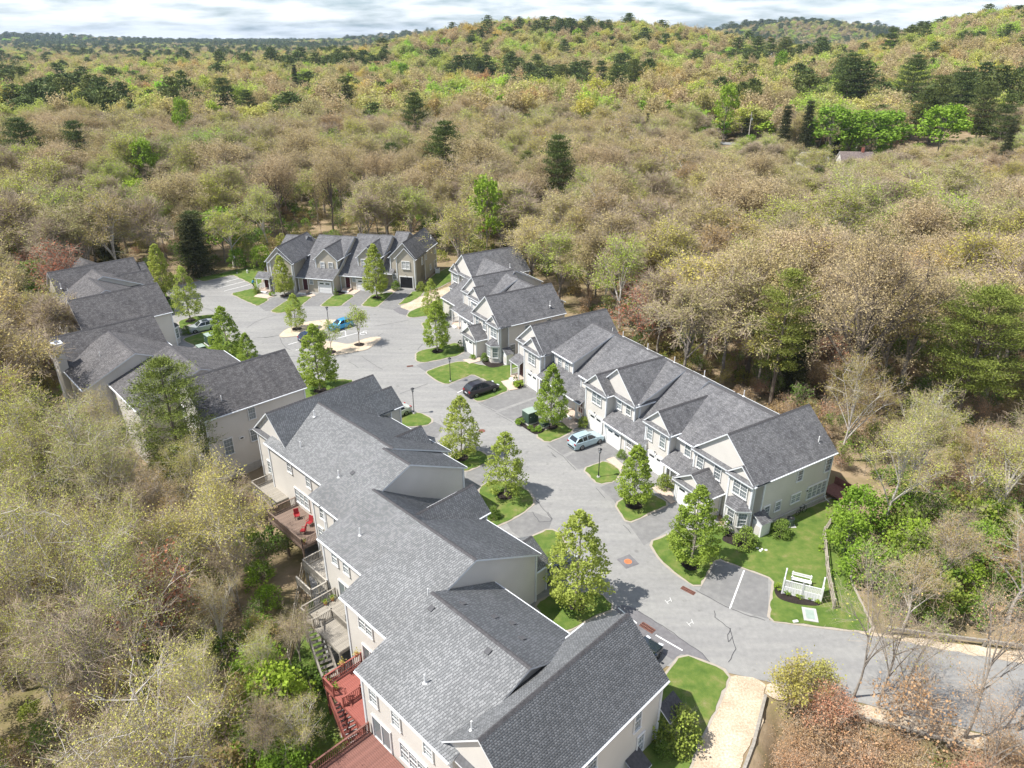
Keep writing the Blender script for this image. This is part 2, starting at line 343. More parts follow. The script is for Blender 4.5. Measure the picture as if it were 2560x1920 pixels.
def terrain(x, y):
    x = np.asarray(x, float); y = np.asarray(y, float)
    d = seg_d(x, y, BREAK)
    z = -2.75 * sstep(.3, -1.6, d) - 0.03
    r = np.hypot(x - 5, y - 80)
    far = sstep(90, 260, r)
    und = 1.8 * np.sin(x * .021 + 1.3) * np.cos(y * .017 + .4) + 1.1 * np.sin(x * .047 - y * .031) + .6 * np.sin(x * .11 + y * .07)
    z = z + far * und
    def hump(cx, cy, sx_, sy_, h, p=2.0, rot=0.0):
        c, s_ = math.cos(rot), math.sin(rot); a = ((x - cx) * c + (y - cy) * s_) / sx_; b = (-(x - cx) * s_ + (y - cy) * c) / sy_
        return h * np.exp(-(np.abs(a) ** p + np.abs(b) ** p))
    z = z + far * (hump(85, 1120, 215, 340, 41, 3.6) + hump(600, 720, 235, 330, 62, 2.6, -.3) + hump(-160, 900, 180, 240, 8)
                   + hump(150, 560, 200, 150, 7) + hump(420, 400, 150, 140, 5))
    lowv = sstep(500, 1500, np.hypot(x, y)) * sstep(-50, -400, x)
    z = z + hump(-250, 3300, 420, 260, 44, 2.2) + hump(950, 2600, 380, 260, 68, 2.6) + hump(-2100, 3400, 500, 300, 30) - 4 * lowv
    return z

def axis_coords(lim0, lim1, near0, near1, step, grow=1.09):
    c = list(np.arange(near0, near1 + .01, step)); s_ = step
    while c[-1] < lim1: s_ *= grow; c.append(c[-1] + s_)
    s_ = step
    while c[0] > lim0: s_ *= grow; c.insert(0, c[0] - s_)
    return np.array(c)
gx = axis_coords(-6000, 6000, -80, 60, 1.1, 1.06); gy = axis_coords(-60, 9000, 10, 150, 1.1, 1.05)
GX, GY = np.meshgrid(gx, gy); GZ = terrain(GX, GY)
nx, ny = len(gx), len(gy)
ii, jj = np.meshgrid(np.arange(nx - 1), np.arange(ny - 1)); i0 = (jj * nx + ii).ravel()
gm = raw_mesh('ground', np.stack([GX.ravel(), GY.ravel(), GZ.ravel()], 1), np.stack([i0, i0 + 1, i0 + nx + 1, i0 + nx], 1), ['litter'])
gm.polygons.foreach_set('use_smooth', np.ones(len(gm.polygons), bool))
link('ground', gm, kind='structure')

def sheet(name, polys, mt, z0, kind='structure', skirt=0.0, **kw):
    mb = MB()
    for p in polys:
        a = sum(p[i][0] * p[(i + 1) % len(p)][1] - p[(i + 1) % len(p)][0] * p[i][1] for i in range(len(p)))
        if a < 0: p = p[::-1]
        mb.poly([(x, y, z0) for x, y in p], mt)
        if skirt:
            for i in range(len(p)):
                q, r_ = p[i], p[(i + 1) % len(p)]
                mb.poly([(q[0], q[1], z0 - skirt), (r_[0], r_[1], z0 - skirt), (r_[0], r_[1], z0), (q[0], q[1], z0)], mt)
    me = mb.mesh(name)
    bm = bmesh.new(); bm.from_mesh(me); bmesh.ops.triangulate(bm, faces=[f for f in bm.faces if len(f.verts) > 4], ngon_method='EAR_CLIP'); bm.to_mesh(me); bm.free()
    return link(name, me, kind=kind, **kw)
def smooth_poly(p, it=2):
    for _ in range(it):
        q = []
        for i in range(len(p)):
            a, b_ = p[i], p[(i + 1) % len(p)]
            L = math.hypot(b_[0] - a[0], b_[1] - a[1]); f = min(.25, .45 / max(L, .01))
            q.append((a[0] + (b_[0] - a[0]) * f, a[1] + (b_[1] - a[1]) * f)); q.append((b_[0] + (a[0] - b_[0]) * f, b_[1] + (a[1] - b_[1]) * f))
        p = q
    return p
def ragged(p, amp=.07, step=.45, seed=1):
    rr = random.Random(seed + int(abs(p[0][0]) * 100)); q = []
    for i in range(len(p)):
        a, b_ = p[i], p[(i + 1) % len(p)]; L = math.hypot(b_[0] - a[0], b_[1] - a[1]); n_ = max(1, int(L / step))
        for k in range(n_): f = k / n_; q.append((a[0] + (b_[0] - a[0]) * f + rr.uniform(-amp, amp), a[1] + (b_[1] - a[1]) * f + rr.uniform(-amp, amp)))
    return q
def offset_poly(p, d):
    n = len(p); a = sum(p[i][0] * p[(i + 1) % n][1] - p[(i + 1) % n][0] * p[i][1] for i in range(n)); sgn = 1 if a > 0 else -1
    out = []
    for i in range(n):
        p0, p1, p2 = Vector(p[i - 1]), Vector(p[i]), Vector(p[(i + 1) % n])
        e1 = (p1 - p0); e2 = (p2 - p1)
        if e1.length < 1e-6 or e2.length < 1e-6: continue
        e1.normalize(); e2.normalize()
        n1_ = Vector((e1.y, -e1.x)) * sgn; n2_ = Vector((e2.y, -e2.x)) * sgn; m_ = (n1_ + n2_)
        if m_.length < .3: m_ = n1_
        m_.normalize(); out.append(tuple(p1 + m_ * d))
    return out
def strip(mb, pts, w, z, mt):
    for i in range(len(pts) - 1):
        a, b_ = Vector(pts[i]), Vector(pts[i + 1]); d = (b_ - a)
        if d.length < 1e-4: continue
        d.normalize(); n_ = Vector((-d.y, d.x)) * (w / 2); a = a - d * w * .25; b_ = b_ + d * w * .25
        mb.poly([(a.x - n_.x, a.y - n_.y, z), (b_.x - n_.x, b_.y - n_.y, z), (b_.x + n_.x, b_.y + n_.y, z), (a.x + n_.x, a.y + n_.y, z)], mt)
LAWNS = [[(-14.75,102.28),(-13.55,103.56),(-10.79,104.87),(-8.85,106.43),(-7.28,103.13),(-8.17,101.44),(-11.16,99.59),(-13.5,98.59),(-14.4,99.39)],[(-12.57,95.3),(-10.17,97.6),(-7.7,99.19),(-2.75,96.83),(1.01,98.19),(0.98,93.63),(0.04,93.09),(-1.57,92.01),(-0.48,89.24),(-4.38,85.74),(-5.27,86.86),(-1.88,90.61),(-5.68,94.63),(-9.15,91.06),(-10.81,92.55)],[(2.88,76.66),(4.13,78.0),(6.16,80.38),(7.18,79.25),(7.64,78.14),(6.47,76.79),(4.21,75.09)],[(8.05,69.18),(10.82,70.91),(12.27,68.73),(11.29,66.76),(9.43,66.12)],[(10.79,62.45),(12.43,63.71),(14.9,64.2),(16.41,62.45),(13.75,60.63),(11.59,59.17)],[(13.27,56.05),(15.42,57.31),(20.31,58.57),(24.48,58.57),(28.22,60.2),(34.12,63.67),(33.85,58.17),(30.34,50.97),(29.66,44.56),(27.32,44.75),(24.67,45.25),(21.49,45.81),(23.64,50.87),(19.07,53.87),(16.48,49.75),(14.96,51.57),(13.87,53.51)],[(-15.0,82.12),(-12.71,82.87),(-11.22,82.12),(-9.95,80.52),(-10.84,79.25),(-14.54,78.97)],[(-7.43,71.5),(-5.55,73.7),(-3.21,72.71),(-2.64,70.79),(-5.2,68.62),(-6.5,68.95)],[(-3.6,65.38),(-2.17,66.76),(-0.38,66.54),(1.49,65.18),(2.48,62.86),(0.97,60.76),(-1.11,58.94),(-2.92,57.89)],[(1.12,56.32),(3.79,58.24),(4.76,57.22),(5.28,54.93),(3.76,53.25),(2.13,52.44)],[(1.99,47.78),(4.06,49.07),(7.61,49.07),(8.74,47.16),(6.82,46.27),(4.17,44.37),(2.89,45.47)],[(13.39,42.03),(15.05,41.28),(16.69,40.24),(15.16,37.63),(12.69,33.96),(11.81,32.27),(9.81,29.56),(7.39,30.05),(8.88,35.53),(10.44,38.51),(12.09,40.36)],[(-42.81,120.92),(-41.21,127.79),(-39.18,129.4),(-37.49,128.97),(-38.08,125.17),(-38.68,121.65),(-41.17,119.86)],[(-53.24,130.64),(-49.9,133.89),(-47.54,130.19),(-45.0,127.09),(-45.99,123.7)],[(-34.7,123.61),(-33.58,129.64),(-31.45,130.47),(-29.69,129.64),(-31.05,123.61)],[(-27.27,123.86),(-26.37,129.92),(-22.54,131.58),(-23.28,128.29),(-24.42,123.11)],[(-20.67,124.11),(-18.84,132.14),(-16.83,131.86),(-17.24,129.1),(-18.91,125.65)],[(-18.32,118.51),(-17.99,121.13),(-14.38,125.14),(-11.56,131.02),(-11.19,126.17),(-12.49,123.11),(-11.61,118.74),(-14.57,118.74),(-17.57,117.81)],[(-15.31,115.08),(-14.72,115.52),(-13.37,113.32),(-14.42,112.02)],[(-18.39,131.34),(-15.63,143.72),(-12.89,148.43),(-11.82,139.27),(-14.02,134.47),(-16.69,132.18)],[(-64.04,139.8),(-61.88,141.87),(-58.62,145.07),(-55.85,147.84),(-52.46,148.98),(-49.0,134.84),(-49.82,134.13),(-51.29,136.79),(-57.09,142.76),(-61.37,138.28),(-62.2,139.03)],[(-57.03,115.87),(-55.56,118.13),(-52.28,119.4),(-50.46,117.94),(-50.97,116.61),(-55.1,114.04),(-55.0,111.91)],[(-51.38,110.19),(-48.98,113.32),(-45.26,107.19),(-39.36,100.42),(-41.02,98.41),(-45.55,101.3),(-53.07,107.85)],[(-67.52,133.89),(-64.12,128.4),(-61.87,125.8),(-60.58,122.06),(-59.32,120.07),(-60.55,118.51),(-67.36,130.19)],[(-28.95,90.56),(-27.35,92.08),(-24.59,92.86),(-22.36,92.39),(-24.68,87.36),(-27.42,85.14)]]
ASPHALT = [(-63.81,137.28),(-62.24,139.13),(-57.09,142.76),(-49.9,134.84),(-50.59,138.05),(-18.68,136.84),(-14.02,126.73),(-9.74,119.63),(-4.78,103.13),(0.29,98.46),(1.06,94.0),(4.11,92.19),(15.13,70.5),(21.0,61.65),(20.51,55.87),(19.05,53.75),(23.12,51.18),(23.6,50.87),(21.51,45.81),(27.32,44.75),(34.64,42.58),(39.87,41.21),(45.78,39.19),(40.41,32.11),(35.3,34.06),(31.63,35.43),(27.88,36.67),(24.01,38.07),(21.52,38.74),(19.18,39.49),(16.69,40.24),(10.89,41.09),(6.21,33.99),(-2.27,45.3),(-9.34,58.03),(-15.71,68.64),(-29.25,76.41),(-45.99,85.34),(-54.69,103.78),(-62.88,115.31),(-66.94,122.49),(-67.52,133.89)]
MULCH = [[(0.18,80.52),(1.65,82.12),(3.16,81.24),(4.17,78.97),(3.98,77.6),(2.89,76.79)],[(-4.76,99.19),(-1.5,98.99),(-1.17,98.0),(-1.48,97.21),(-2.91,96.56),(-3.72,97.21)],[(20.05,56.34),(21.74,58.25),(23.04,58.58),(23.72,55.87),(23.22,55.19),(22.02,55.04)],[(23.07,49.61),(23.76,49.44),(26.58,47.82),(26.29,47.35),(24.48,47.58),(23.41,48.06),(23.0,48.54)],[(0.19,91.13),(1.05,92.91),(1.78,90.44),(0.87,89.58)],[(25.3,57.44),(26.82,58.41),(27.29,57.44),(26.62,56.65),(25.61,56.57)],[(-34.12,130.47),(-33.36,132.71),(-31.39,131.02),(-32.46,129.37)],[(-18.89,132.46),(-18.47,135.06),(-16.76,134.47),(-16.87,132.18)]]
GRAVEL = [[(16.67,40.2),(19.18,39.47),(18.5,37.63),(17.76,35.53),(15.97,33.58),(13.68,30.05),(10.44,29.56),(11.86,32.47),(12.69,33.96),(15.16,37.63)],[(-20.31,123.36),(-17.2,128.83),(-11.91,135.61),(-10.65,133.28),(-13.61,126.17),(-17.99,121.13),(-18.56,121.62)],[(27.79,44.92),(30.71,44.21),(35.07,43.36),(40.59,42.33),(46.84,40.6),(45.74,39.15),(39.84,41.16),(34.62,42.53),(27.68,44.64)],[(19.17,39.45),(21.5,38.69),(27.85,36.61),(35.27,34.0),(40.38,32.08),(39.36,30.72),(34.52,32.84),(27.24,35.33),(22.68,36.99),(18.73,38.07)],[(-37.92,109.51),(-37.63,112.02),(-35.09,115.52),(-32.31,116.66),(-28.38,116.43),(-30.58,113.32),(-32.16,110.76),(-34.01,109.51),(-36.84,108.7),(-37.45,108.7)],[(-31.37,107.49),(-28.47,106.7),(-25.83,105.53),(-23.36,108.29),(-21.48,108.9),(-21.09,107.89),(-22.52,103.63),(-24.64,102.52),(-27.01,101.43),(-27.96,101.79),(-30.02,104.39)]]
WALK = [[(-7.4,99.59),(-4.81,100.41),(-4.68,99.19),(-6.34,98.12)],[(-1.57,92.01),(0.43,93.09),(0.19,91.13),(0.87,89.58),(-0.33,89.14)],[(6.16,80.38),(7.36,81.83),(8.4,79.25),(8.22,78.69),(7.24,78.28)],[(10.85,71.15),(11.8,71.74),(12.67,69.86),(12.22,68.84)],[(15.11,65.37),(15.78,65.75),(16.98,65.17),(17.28,62.92),(16.55,62.46)],[(-31.27,130.47),(-30.35,133.0),(-29.03,132.71),(-29.79,130.19)],[(-48.37,128.86),(-47.92,130.78),(-44.58,129.13),(-45.58,127.79)],[(-39.71,129.4),(-37.51,130.5),(-36.89,129.4),(-37.61,128.75)],[(-23.89,132.18),(-23.16,133.32),(-21.71,133.32),(-22.37,131.62)]]
DARKPATCH = [[(-21.27,121.87),(-20.48,123.36),(-18.56,121.62),(-18.35,118.74),(-19.79,119.69)],[(9.77,53.58),(11.07,54.33),(11.78,52.93),(10.45,52.25)],[(8.7,47.23),(9.54,47.64),(10.47,47.23),(12.44,45.08),(15.02,42.22),(15.52,41.11),(13.36,42.16),(12.6,41.57),(11.42,42.58),(10.41,44.31)]]
WHITELINE = [[(-58.68,135.42),(-55.07,140.31)],[(-56.95,133.98),(-53.18,138.38)],[(-55.13,132.25),(-51.46,136.39)],[(-35.38,105.65),(-34.26,106.71)],[(-33.61,103.41),(-32.93,104.02)],[(21.21,52.04),(18.58,47.16)],[(-28.22,108.29),(-25.2,110.76)],[(-30.23,109.1),(-27.69,111.6)],[(-27.57,111.39),(-27.02,109.1)],[(-7.46,88.57),(-6.84,89.24)],[(9.09,47.23),(10.35,45.47)],[(11.74,44.12),(13.53,42.52)],[(-2.08,83.17),(3.2,87.25)]]
CRACK = [[(-44.39,112.97),(-43.7,115.87),(-42.56,117.75),(-41.32,118.97)],[(-41.93,108.34),(-39.58,108.84),(-37.96,109.51)],[(-37.55,108.51),(-36.58,106.23),(-35.64,104.65),(-34.23,103.26)],[(-55.51,122.88),(-54.09,122.06),(-52.25,120.07)],[(-15.29,88.23),(-13.55,89.75),(-11.84,91.31)],[(-22.88,100.89),(-21.05,98.6),(-18.95,96.07)],[(-24.42,98.95),(-22.59,96.74)],[(-23.08,113.75),(-19.82,115.3),(-17.75,116.66)],[(-21.82,109.1),(-21.21,110.55)],[(-14.68,103.63),(-14.2,105.92)],[(17.18,46.84),(17.07,46.14),(17.52,45.47),(17.92,44.82),(17.87,43.93),(17.86,42.7),(17.38,41.98),(16.88,41.31)],[(17.97,44.82),(17.61,44.18),(17.44,43.37),(17.85,43.87)],[(16.17,49.44),(17.11,48.5),(18.32,47.37),(19.57,46.54),(21.13,45.78)],[(11.15,58.8),(11.67,57.5)],[(2.14,61.04),(2.73,59.28),(3.84,59.47),(4.1,59.85),(3.68,61.04)],[(4.61,72.71),(5.12,71.62),(4.65,72.22)],[(4.24,74.33),(5.9,71.98),(7.17,68.95)],[(9.06,65.38),(9.83,63.45)],[(-2.14,82.57),(0.11,80.09)],[(1.5,65.28),(2.81,62.47),(4.03,59.84)],[(10.46,47.16),(12.46,45.15),(15.02,42.22),(15.52,41.11)],[(-4.43,85.33),(-2.15,83.02)],[(-37.45,108.7),(-37.92,109.51),(-40.13,108.5)],[(-34.38,101.01),(-32.45,100.86)]]
DRIVES = [[(-4.39,85.48),(-0.48,89.07),(0.87,89.58),(1.93,90.61),(3.82,88.4),(3.5,87.57),(-2.01,83.38)],[(-1.79,82.78),(3.49,87.08),(3.89,86.12),(3.3,81.39),(1.65,82.12),(0.18,80.66),(-1.01,81.83)],[(4.33,74.96),(6.46,76.66),(7.63,78.0),(10.3,79.25),(11.35,76.52),(5.92,72.22)],[(6.14,71.74),(11.29,76.0),(13.13,73.2),(11.8,71.74),(10.85,71.15),(8.06,69.29),(7.44,69.18)],[(-14.19,97.6),(-13.47,98.39),(-11.14,99.39),(-8.16,101.23),(-7.26,102.92),(-5.5,101.03),(-7.7,99.31),(-10.18,97.72),(-12.59,95.49)],[(-8.96,90.5),(-5.7,94.44),(-2.0,90.61),(-5.23,86.99),(-7.01,88.4)],[(16.39,49.22),(19.14,53.58),(23.1,51.1),(21.48,45.94),(18.78,47.23)],[(9.5,65.51),(11.77,67.04),(12.66,64.03),(10.81,62.61),(10.69,63.08)],[(11.66,59.03),(13.83,60.57),(16.49,62.39),(17.86,62.45),(18.44,59.46),(15.37,58.04),(12.66,55.61)],[(-46.0,124.15),(-44.5,128.86),(-41.89,128.32),(-41.27,127.68),(-42.97,121.16),(-43.89,121.16)],[(-37.97,125.07),(-37.42,128.86),(-36.64,131.34),(-34.01,130.78),(-33.97,129.4),(-34.82,123.74),(-37.68,123.64)],[(-30.7,123.54),(-29.84,129.95),(-28.98,132.46),(-26.27,131.9),(-27.28,123.89)],[(-24.09,123.14),(-22.63,130.95),(-21.53,133.32),(-18.66,132.86),(-20.52,123.64),(-21.43,121.75)],[(1.12,56.5),(0.0,57.77),(-1.19,61.04),(2.14,61.04),(4.1,59.85),(3.68,58.33)],[(-5.07,68.51),(-2.52,70.68),(-2.06,66.97),(-3.56,65.7),(-5.12,66.33)],[(-14.52,78.83),(-10.75,79.02),(-9.79,80.32),(-8.57,78.97),(-9.0,76.26),(-13.44,74.96)],[(-54.66,112.97),(-50.9,116.43),(-49.24,114.04),(-51.51,110.53),(-53.53,110.19)],[(11.47,42.58),(12.6,41.57),(13.13,41.93),(11.6,40.6),(11.13,40.94)]]
sheet('road', [ASPHALT], 'asphalt', 0.0)
DPAD = [[(-23.6, 114.9), (-27.8, 116.2), (-31, 112.4), (-31.3, 110.9), (-25.1, 106.2), (-21.8, 110.6)]]
for p in DRIVES: sheet('driveway', [p], 'drive', .005)
sheet('asphalt_patch', DARKPATCH, 'newasphalt', 0.010)
for i, p in enumerate(LAWNS):
    q = smooth_poly(p, 1)
    sheet('curb', [offset_poly(q, .22)], 'berm', .03, skirt=.06)
    sheet('lawn', [ragged(q, .085)], 'lawn', .07, skirt=.07)
for i, p in enumerate(GRAVEL):
    if i >= 4: sheet('curb', [offset_poly(smooth_poly(p, 2), .15)], 'berm', .05, skirt=.06)
    sheet('wood_chip_bed' if i < 4 else 'traffic_island', [ragged(smooth_poly(p, 1), .12 if i < 4 else .04)], 'chips' if i < 4 else 'island', .02 if i < 4 else .07, skirt=.05)
for p in MULCH: sheet('mulch_bed', [smooth_poly(p, 2)], 'mulch', .09, skirt=.05)
for p in WALK: sheet('paver_walk', [p], 'walk', .085, skirt=.07)
YL = [(-15.13, 43.86), (-17.2, 48.5), (-18.6, 52), (-18.25, 43.08), (-15.5, 36.16), (-12.5, 31), (-8, 27), (-6.5, 28.5), (-11.2, 33.5), (-13.6, 38.5)]
q = smooth_poly(YL, 2)
sheet('back_lawn', [q], 'lawn', -2.70)
q2 = [FA.w(u, v) for u, v in ((6, -1.5), (11, -3.6), (17, -6.2), (24, -9), (31, -12.5), (38, -13), (42, -12), (46, -9), (40, -9), (31, -6), (24, -3), (17, -1), (6, 0))]
sheet('gravel_strip', [q2], 'stonegravel', -2.68)
mb = MB()
for l in WHITELINE[:-1]: strip(mb, l, .12, .014, 'line')
for a, d in (((-24.4, 110.4), .55), ):
    strip(mb, [(a[0] + math.cos(t_) * d, a[1] + math.sin(t_) * d) for t_ in np.linspace(0, 5.2, 9)], .1, .014, 'line')
    strip(mb, [(a[0] - .1, a[1] + .2), (a[0] - .15, a[1] + 1.0), (a[0] + .35, a[1] + 1.1)], .1, .014, 'line')
# utility mark-out letters sprayed on the road
for (x, y, s_) in ((13.6, 48.0, .26), (14.9, 45.4, .24)):
    strip(mb, [(x - s_, y - .1), (x + s_ * .6, y + .25)], .03, .014, 'line'); strip(mb, [(x - s_ - .1, y + .18), (x - s_ + .1, y - .3)], .03, .014, 'line'); strip(mb, [(x + s_ * .5, y + .5), (x + s_ * .7, y)], .03, .014, 'line')
mb.build('parking_lines', kind='structure')
mb = MB()
for l in CRACK:
    pts = []
    for a, b_ in zip(l[:-1], l[1:]):
        n_ = max(2, int(math.hypot(b_[0] - a[0], b_[1] - a[1]) / .5))
        for k in range(n_):
            f = k / n_; pts.append((a[0] + (b_[0] - a[0]) * f + random.uniform(-.05, .05), a[1] + (b_[1] - a[1]) * f + random.uniform(-.05, .05)))
    pts.append(l[-1]); strip(mb, pts, .055, .018, 'crack')
mb.build('sealed_cracks', kind='structure')
def manhole(x, y, r, mt, label):
    mb = MB(); mb.cyl((0, 0, .006), r, .02, mt, 24); t = empty('manhole_cover', (x, y, 0.004), label=label, cat='manhole cover')
    mb.build('cover', t); mb = MB()
    for k in range(-2, 3): mb.box((0, k * r * .3, .019), (2 * math.sqrt(max(.01, r * r - (k * r * .3) ** 2)) - .1, .03, .008), 'rust')
    mb.build('rib_pattern', t)
manhole(10.78, 53.28, .36, 'orange', 'round orange painted manhole cover in the square dark asphalt patch')
manhole(-3.72, 77.92, .42, 'rust', 'round rusty manhole cover in the street beside the pear tree')
def drain(c, rz, w, d, label):
    t = empty('storm_drain', (c[0], c[1], .014), rz, label=label, cat='storm drain')
    mb = MB(); mb.box((0, 0, .004), (w, d, .01), 'dark'); mb.build('pit', t)
    mb = MB()
    for k in range(-1, 2): mb.box((0, k * d / 2.1, .015), (w, .06, .03), 'rust')
    n_ = int(w / .11)
    for k in range(n_ + 1): mb.box((-w / 2 + k * w / n_, 0, .014), (.045, d, .026), 'rust')
    mb.build('grate', t)
drain((15.5, 49.37), R(-42), 1.25, .42, 'rusty catch basin grate at the kerb beside the two-car parking bay')
drain((11.17, 44.93), R(-45), 1.25, .55, 'rusty catch basin grate in the dark asphalt strip by the nearest townhouse')
drain((-15.09, 97.33), R(15), .9, .4, 'small rusty drain grate at the kerb of the cul-de-sac')

# ------------------------------------------------------------------ buildings
OH, RK, TH = .32, .28, .16
def yz(axis, t_, a, z): return (t_, a, z) if axis == 'v' else (a, t_, z)
class Building:
    def __init__(s, F, label, shm='shingle', wall='siding', tabs=False):
        s.F = F; s.root = empty('townhouse_row', (F.o[0], F.o[1], 0), R(F.deg), label=label, cat='townhouse row', group='taupe townhouse rows with grey shingled roofs')
        s.sh = shm; s.wl = wall; s.tabs = tabs
    def part(s, mb, name, loc=None, rz=0.0, **kw): return mb.build(name, s.root, loc, rz, **kw)
    def mass(s, axis, prof, a0, a1, z0=0.0, walls=True, oh0=OH, oh1=OH, rk0=RK, rk1=RK, cap=True, trim=True, tabs=None, wall=None):
        """a roof profile [(t, z) ...] swept from a0 to a1; ridge runs along the sweep"""
        mb = MB(); P_ = lambda t_, a, z: yz(axis, t_, a, z)
        ir = max(range(len(prof)), key=lambda i: prof[i][1])
        for i in range(len(prof) - 1):
            (t0, z0_), (t1, z1_) = prof[i], prof[i + 1]
            L = math.hypot(t1 - t0, z1_ - z0_); up = z1_ > z0_
            # distance from eave for shingle rows
            if up: d0, d1 = sum(math.hypot(prof[k + 1][0] - prof[k][0], prof[k + 1][1] - prof[k][1]) for k in range(i)), 0; d1 = d0 + L
            else:
                d1 = sum(math.hypot(prof[k + 1][0] - prof[k][0], prof[k + 1][1] - prof[k][1]) for k in range(i + 1, len(prof) - 1)); d0 = d1 + L
            q = [P_(t0, a0, z0_), P_(t1, a0, z1_), P_(t1, a1, z1_), P_(t0, a1, z0_)]
            mb.poly(q, s.sh, [(a0, d0), (a0, d1), (a1, d1), (a1, d0)])
            lo = [P_(t0, a0, z0_ - TH), P_(t1, a0, z1_ - TH), P_(t1, a1, z1_ - TH), P_(t0, a1, z0_ - TH)]
            mb.poly(lo, 'trim'); mb.poly([q[0], lo[0], lo[1], q[1]], 'trim'); mb.poly([q[3], q[2], lo[2], lo[3]], 'trim')
        for (t_, z_), sg in ((prof[0], -1), (prof[-1], 1)):
            mb.poly([P_(t_, a0, z_), P_(t_, a1, z_), P_(t_, a1, z_ - TH), P_(t_, a0, z_ - TH)], 'trim')
            g0 = P_(t_ + sg * .06, (a0 + a1) / 2, z_ - .07); L = abs(a1 - a0) - .1
            mb.box(g0, (.12, L, .1) if axis == 'v' else (L, .12, .1), 'trim')
        s.part(mb, 'roof')
        if cap and 0 < ir < len(prof) - 1:
            mc = MB(); t_, z_ = prof[ir]; n_ = max(1, int(abs(a1 - a0) / .3)); st = (a1 - a0) / n_
            sl0 = (prof[ir][1] - prof[ir - 1][1]) / (prof[ir][0] - prof[ir - 1][0]); sl1 = (prof[ir + 1][1] - prof[ir][1]) / (prof[ir + 1][0] - prof[ir][0])
            for k in range(n_):
                b0, b1 = a0 + k * st, a0 + (k + 1) * st - .015 * (1 if st > 0 else -1); e0, e1 = .045, .02
                for sl, sg in ((sl0, -1), (sl1, 1)):
                    w_ = .17; mc.poly([P_(t_, b0, z_ + e0), P_(t_ + sg * w_, b0, z_ + sl * sg * w_ + e0), P_(t_ + sg * w_, b1, z_ + sl * sg * w_ + e1), P_(t_, b1, z_ + e1)], 'ridge')
                    mc.poly([P_(t_, b0, z_ + e0), P_(t_ + sg * w_, b0, z_ + sl * sg * w_ + e0), P_(t_ + sg * w_, b0, z_ + sl * sg * w_), P_(t_, b0, z_)], 'ridge')
            s.part(mc, 'ridge_cap')
        if s.tabs if tabs is None else tabs:
            s.tabs_on(axis, prof, a0, a1)
        if walls:
            mw = MB(); w_ = wall or s.wl
            def zr(t_):
                for (t0, z0_), (t1, z1_) in zip(prof[:-1], prof[1:]):
                    if t0 - 1e-6 <= t_ <= t1 + 1e-6: return z0_ + (z1_ - z0_) * (t_ - t0) / (t1 - t0)
            ts = [prof[0][0] + oh0] + [p[0] for p in prof[1:-1]] + [prof[-1][0] - oh1]
            pr = [(t_, zr(t_) - TH + .01) for t_ in ts]; b0, b1 = a0 + rk0, a1 - rk1
            for b in (b0, b1): mw.poly([P_(ts[0], b, z0)] + [P_(t_, b, z) for t_, z in pr] + [P_(ts[-1], b, z0)], w_)
            for t_, z in (pr[0], pr[-1]): mw.poly([P_(t_, b0, z0), P_(t_, b1, z0), P_(t_, b1, z), P_(t_, b0, z)], w_)
            s.part(mw, 'wall')
            if trim:
                for t_, z in (pr[0], pr[-1]):
                    for b in (b0, b1):
                        c = P_(t_, b, (z0 + z) / 2 - .02); mt = MB(); mt.box(c, (.17, .17, z - z0 - .03), 'trim'); s.part(mt, 'corner_board')
                for t_, z in ((ts[0] - .02, pr[0][1]), (ts[-1] + .02, pr[-1][1])):
                    mt = MB(); mt.box(P_(t_, (b0 + b1) / 2, z - .13), (.05, b1 - b0 - .2, .22) if axis == 'v' else (b1 - b0 - .2, .05, .22), 'trim'); s.part(mt, 'frieze_board')
    def tabs_on(s, axis, prof, a0, a1):
        V = []; F_ = []
        for i in range(len(prof) - 1):
            (t0, z0_), (t1, z1_) = prof[i], prof[i + 1]
            if z0_ > z1_: t0, z0_, t1, z1_ = t1, z1_, t0, z0_
            L = math.hypot(t1 - t0, z1_ - z0_); dt, dz = (t1 - t0) / L, (z1_ - z0_) / L
            nt_, nz = (-dz, dt) if dt > 0 else (dz, -dt)
            rows = int(L / .145)
            for r_ in range(rows):
                off = (r_ * .107 + .05 * ((r_ * 7) % 3)) % .21
                a = min(a0, a1) - off + .0
                dA, dB = r_ * .145, (r_ + 1) * .145 + .01
                while a < max(a0, a1):
                    w_ = .165; x0, x1 = max(a, min(a0, a1)), min(a + w_, max(a0, a1)); a += .21
                    if x1 - x0 < .05: continue
                    hA, hB = .021, .006; n_ = len(V)
                    for (xx, d, h) in ((x0, dA, hA), (x1, dA, hA), (x1, dB, hB), (x0, dB, hB), (x0, dA, 0), (x1, dA, 0)):
                        V.append(yz(axis, t0 + dt * d + nt_ * h, xx, z0_ + dz * d + nz * h))
                    F_ += [(n_, n_ + 1, n_ + 2, n_ + 3), (n_ + 4, n_ + 5, n_ + 1, n_)]
        if V: link('shingle_tabs', raw_mesh('shingle_tabs', V, F_, ['tab']), s.root, kind='stuff')
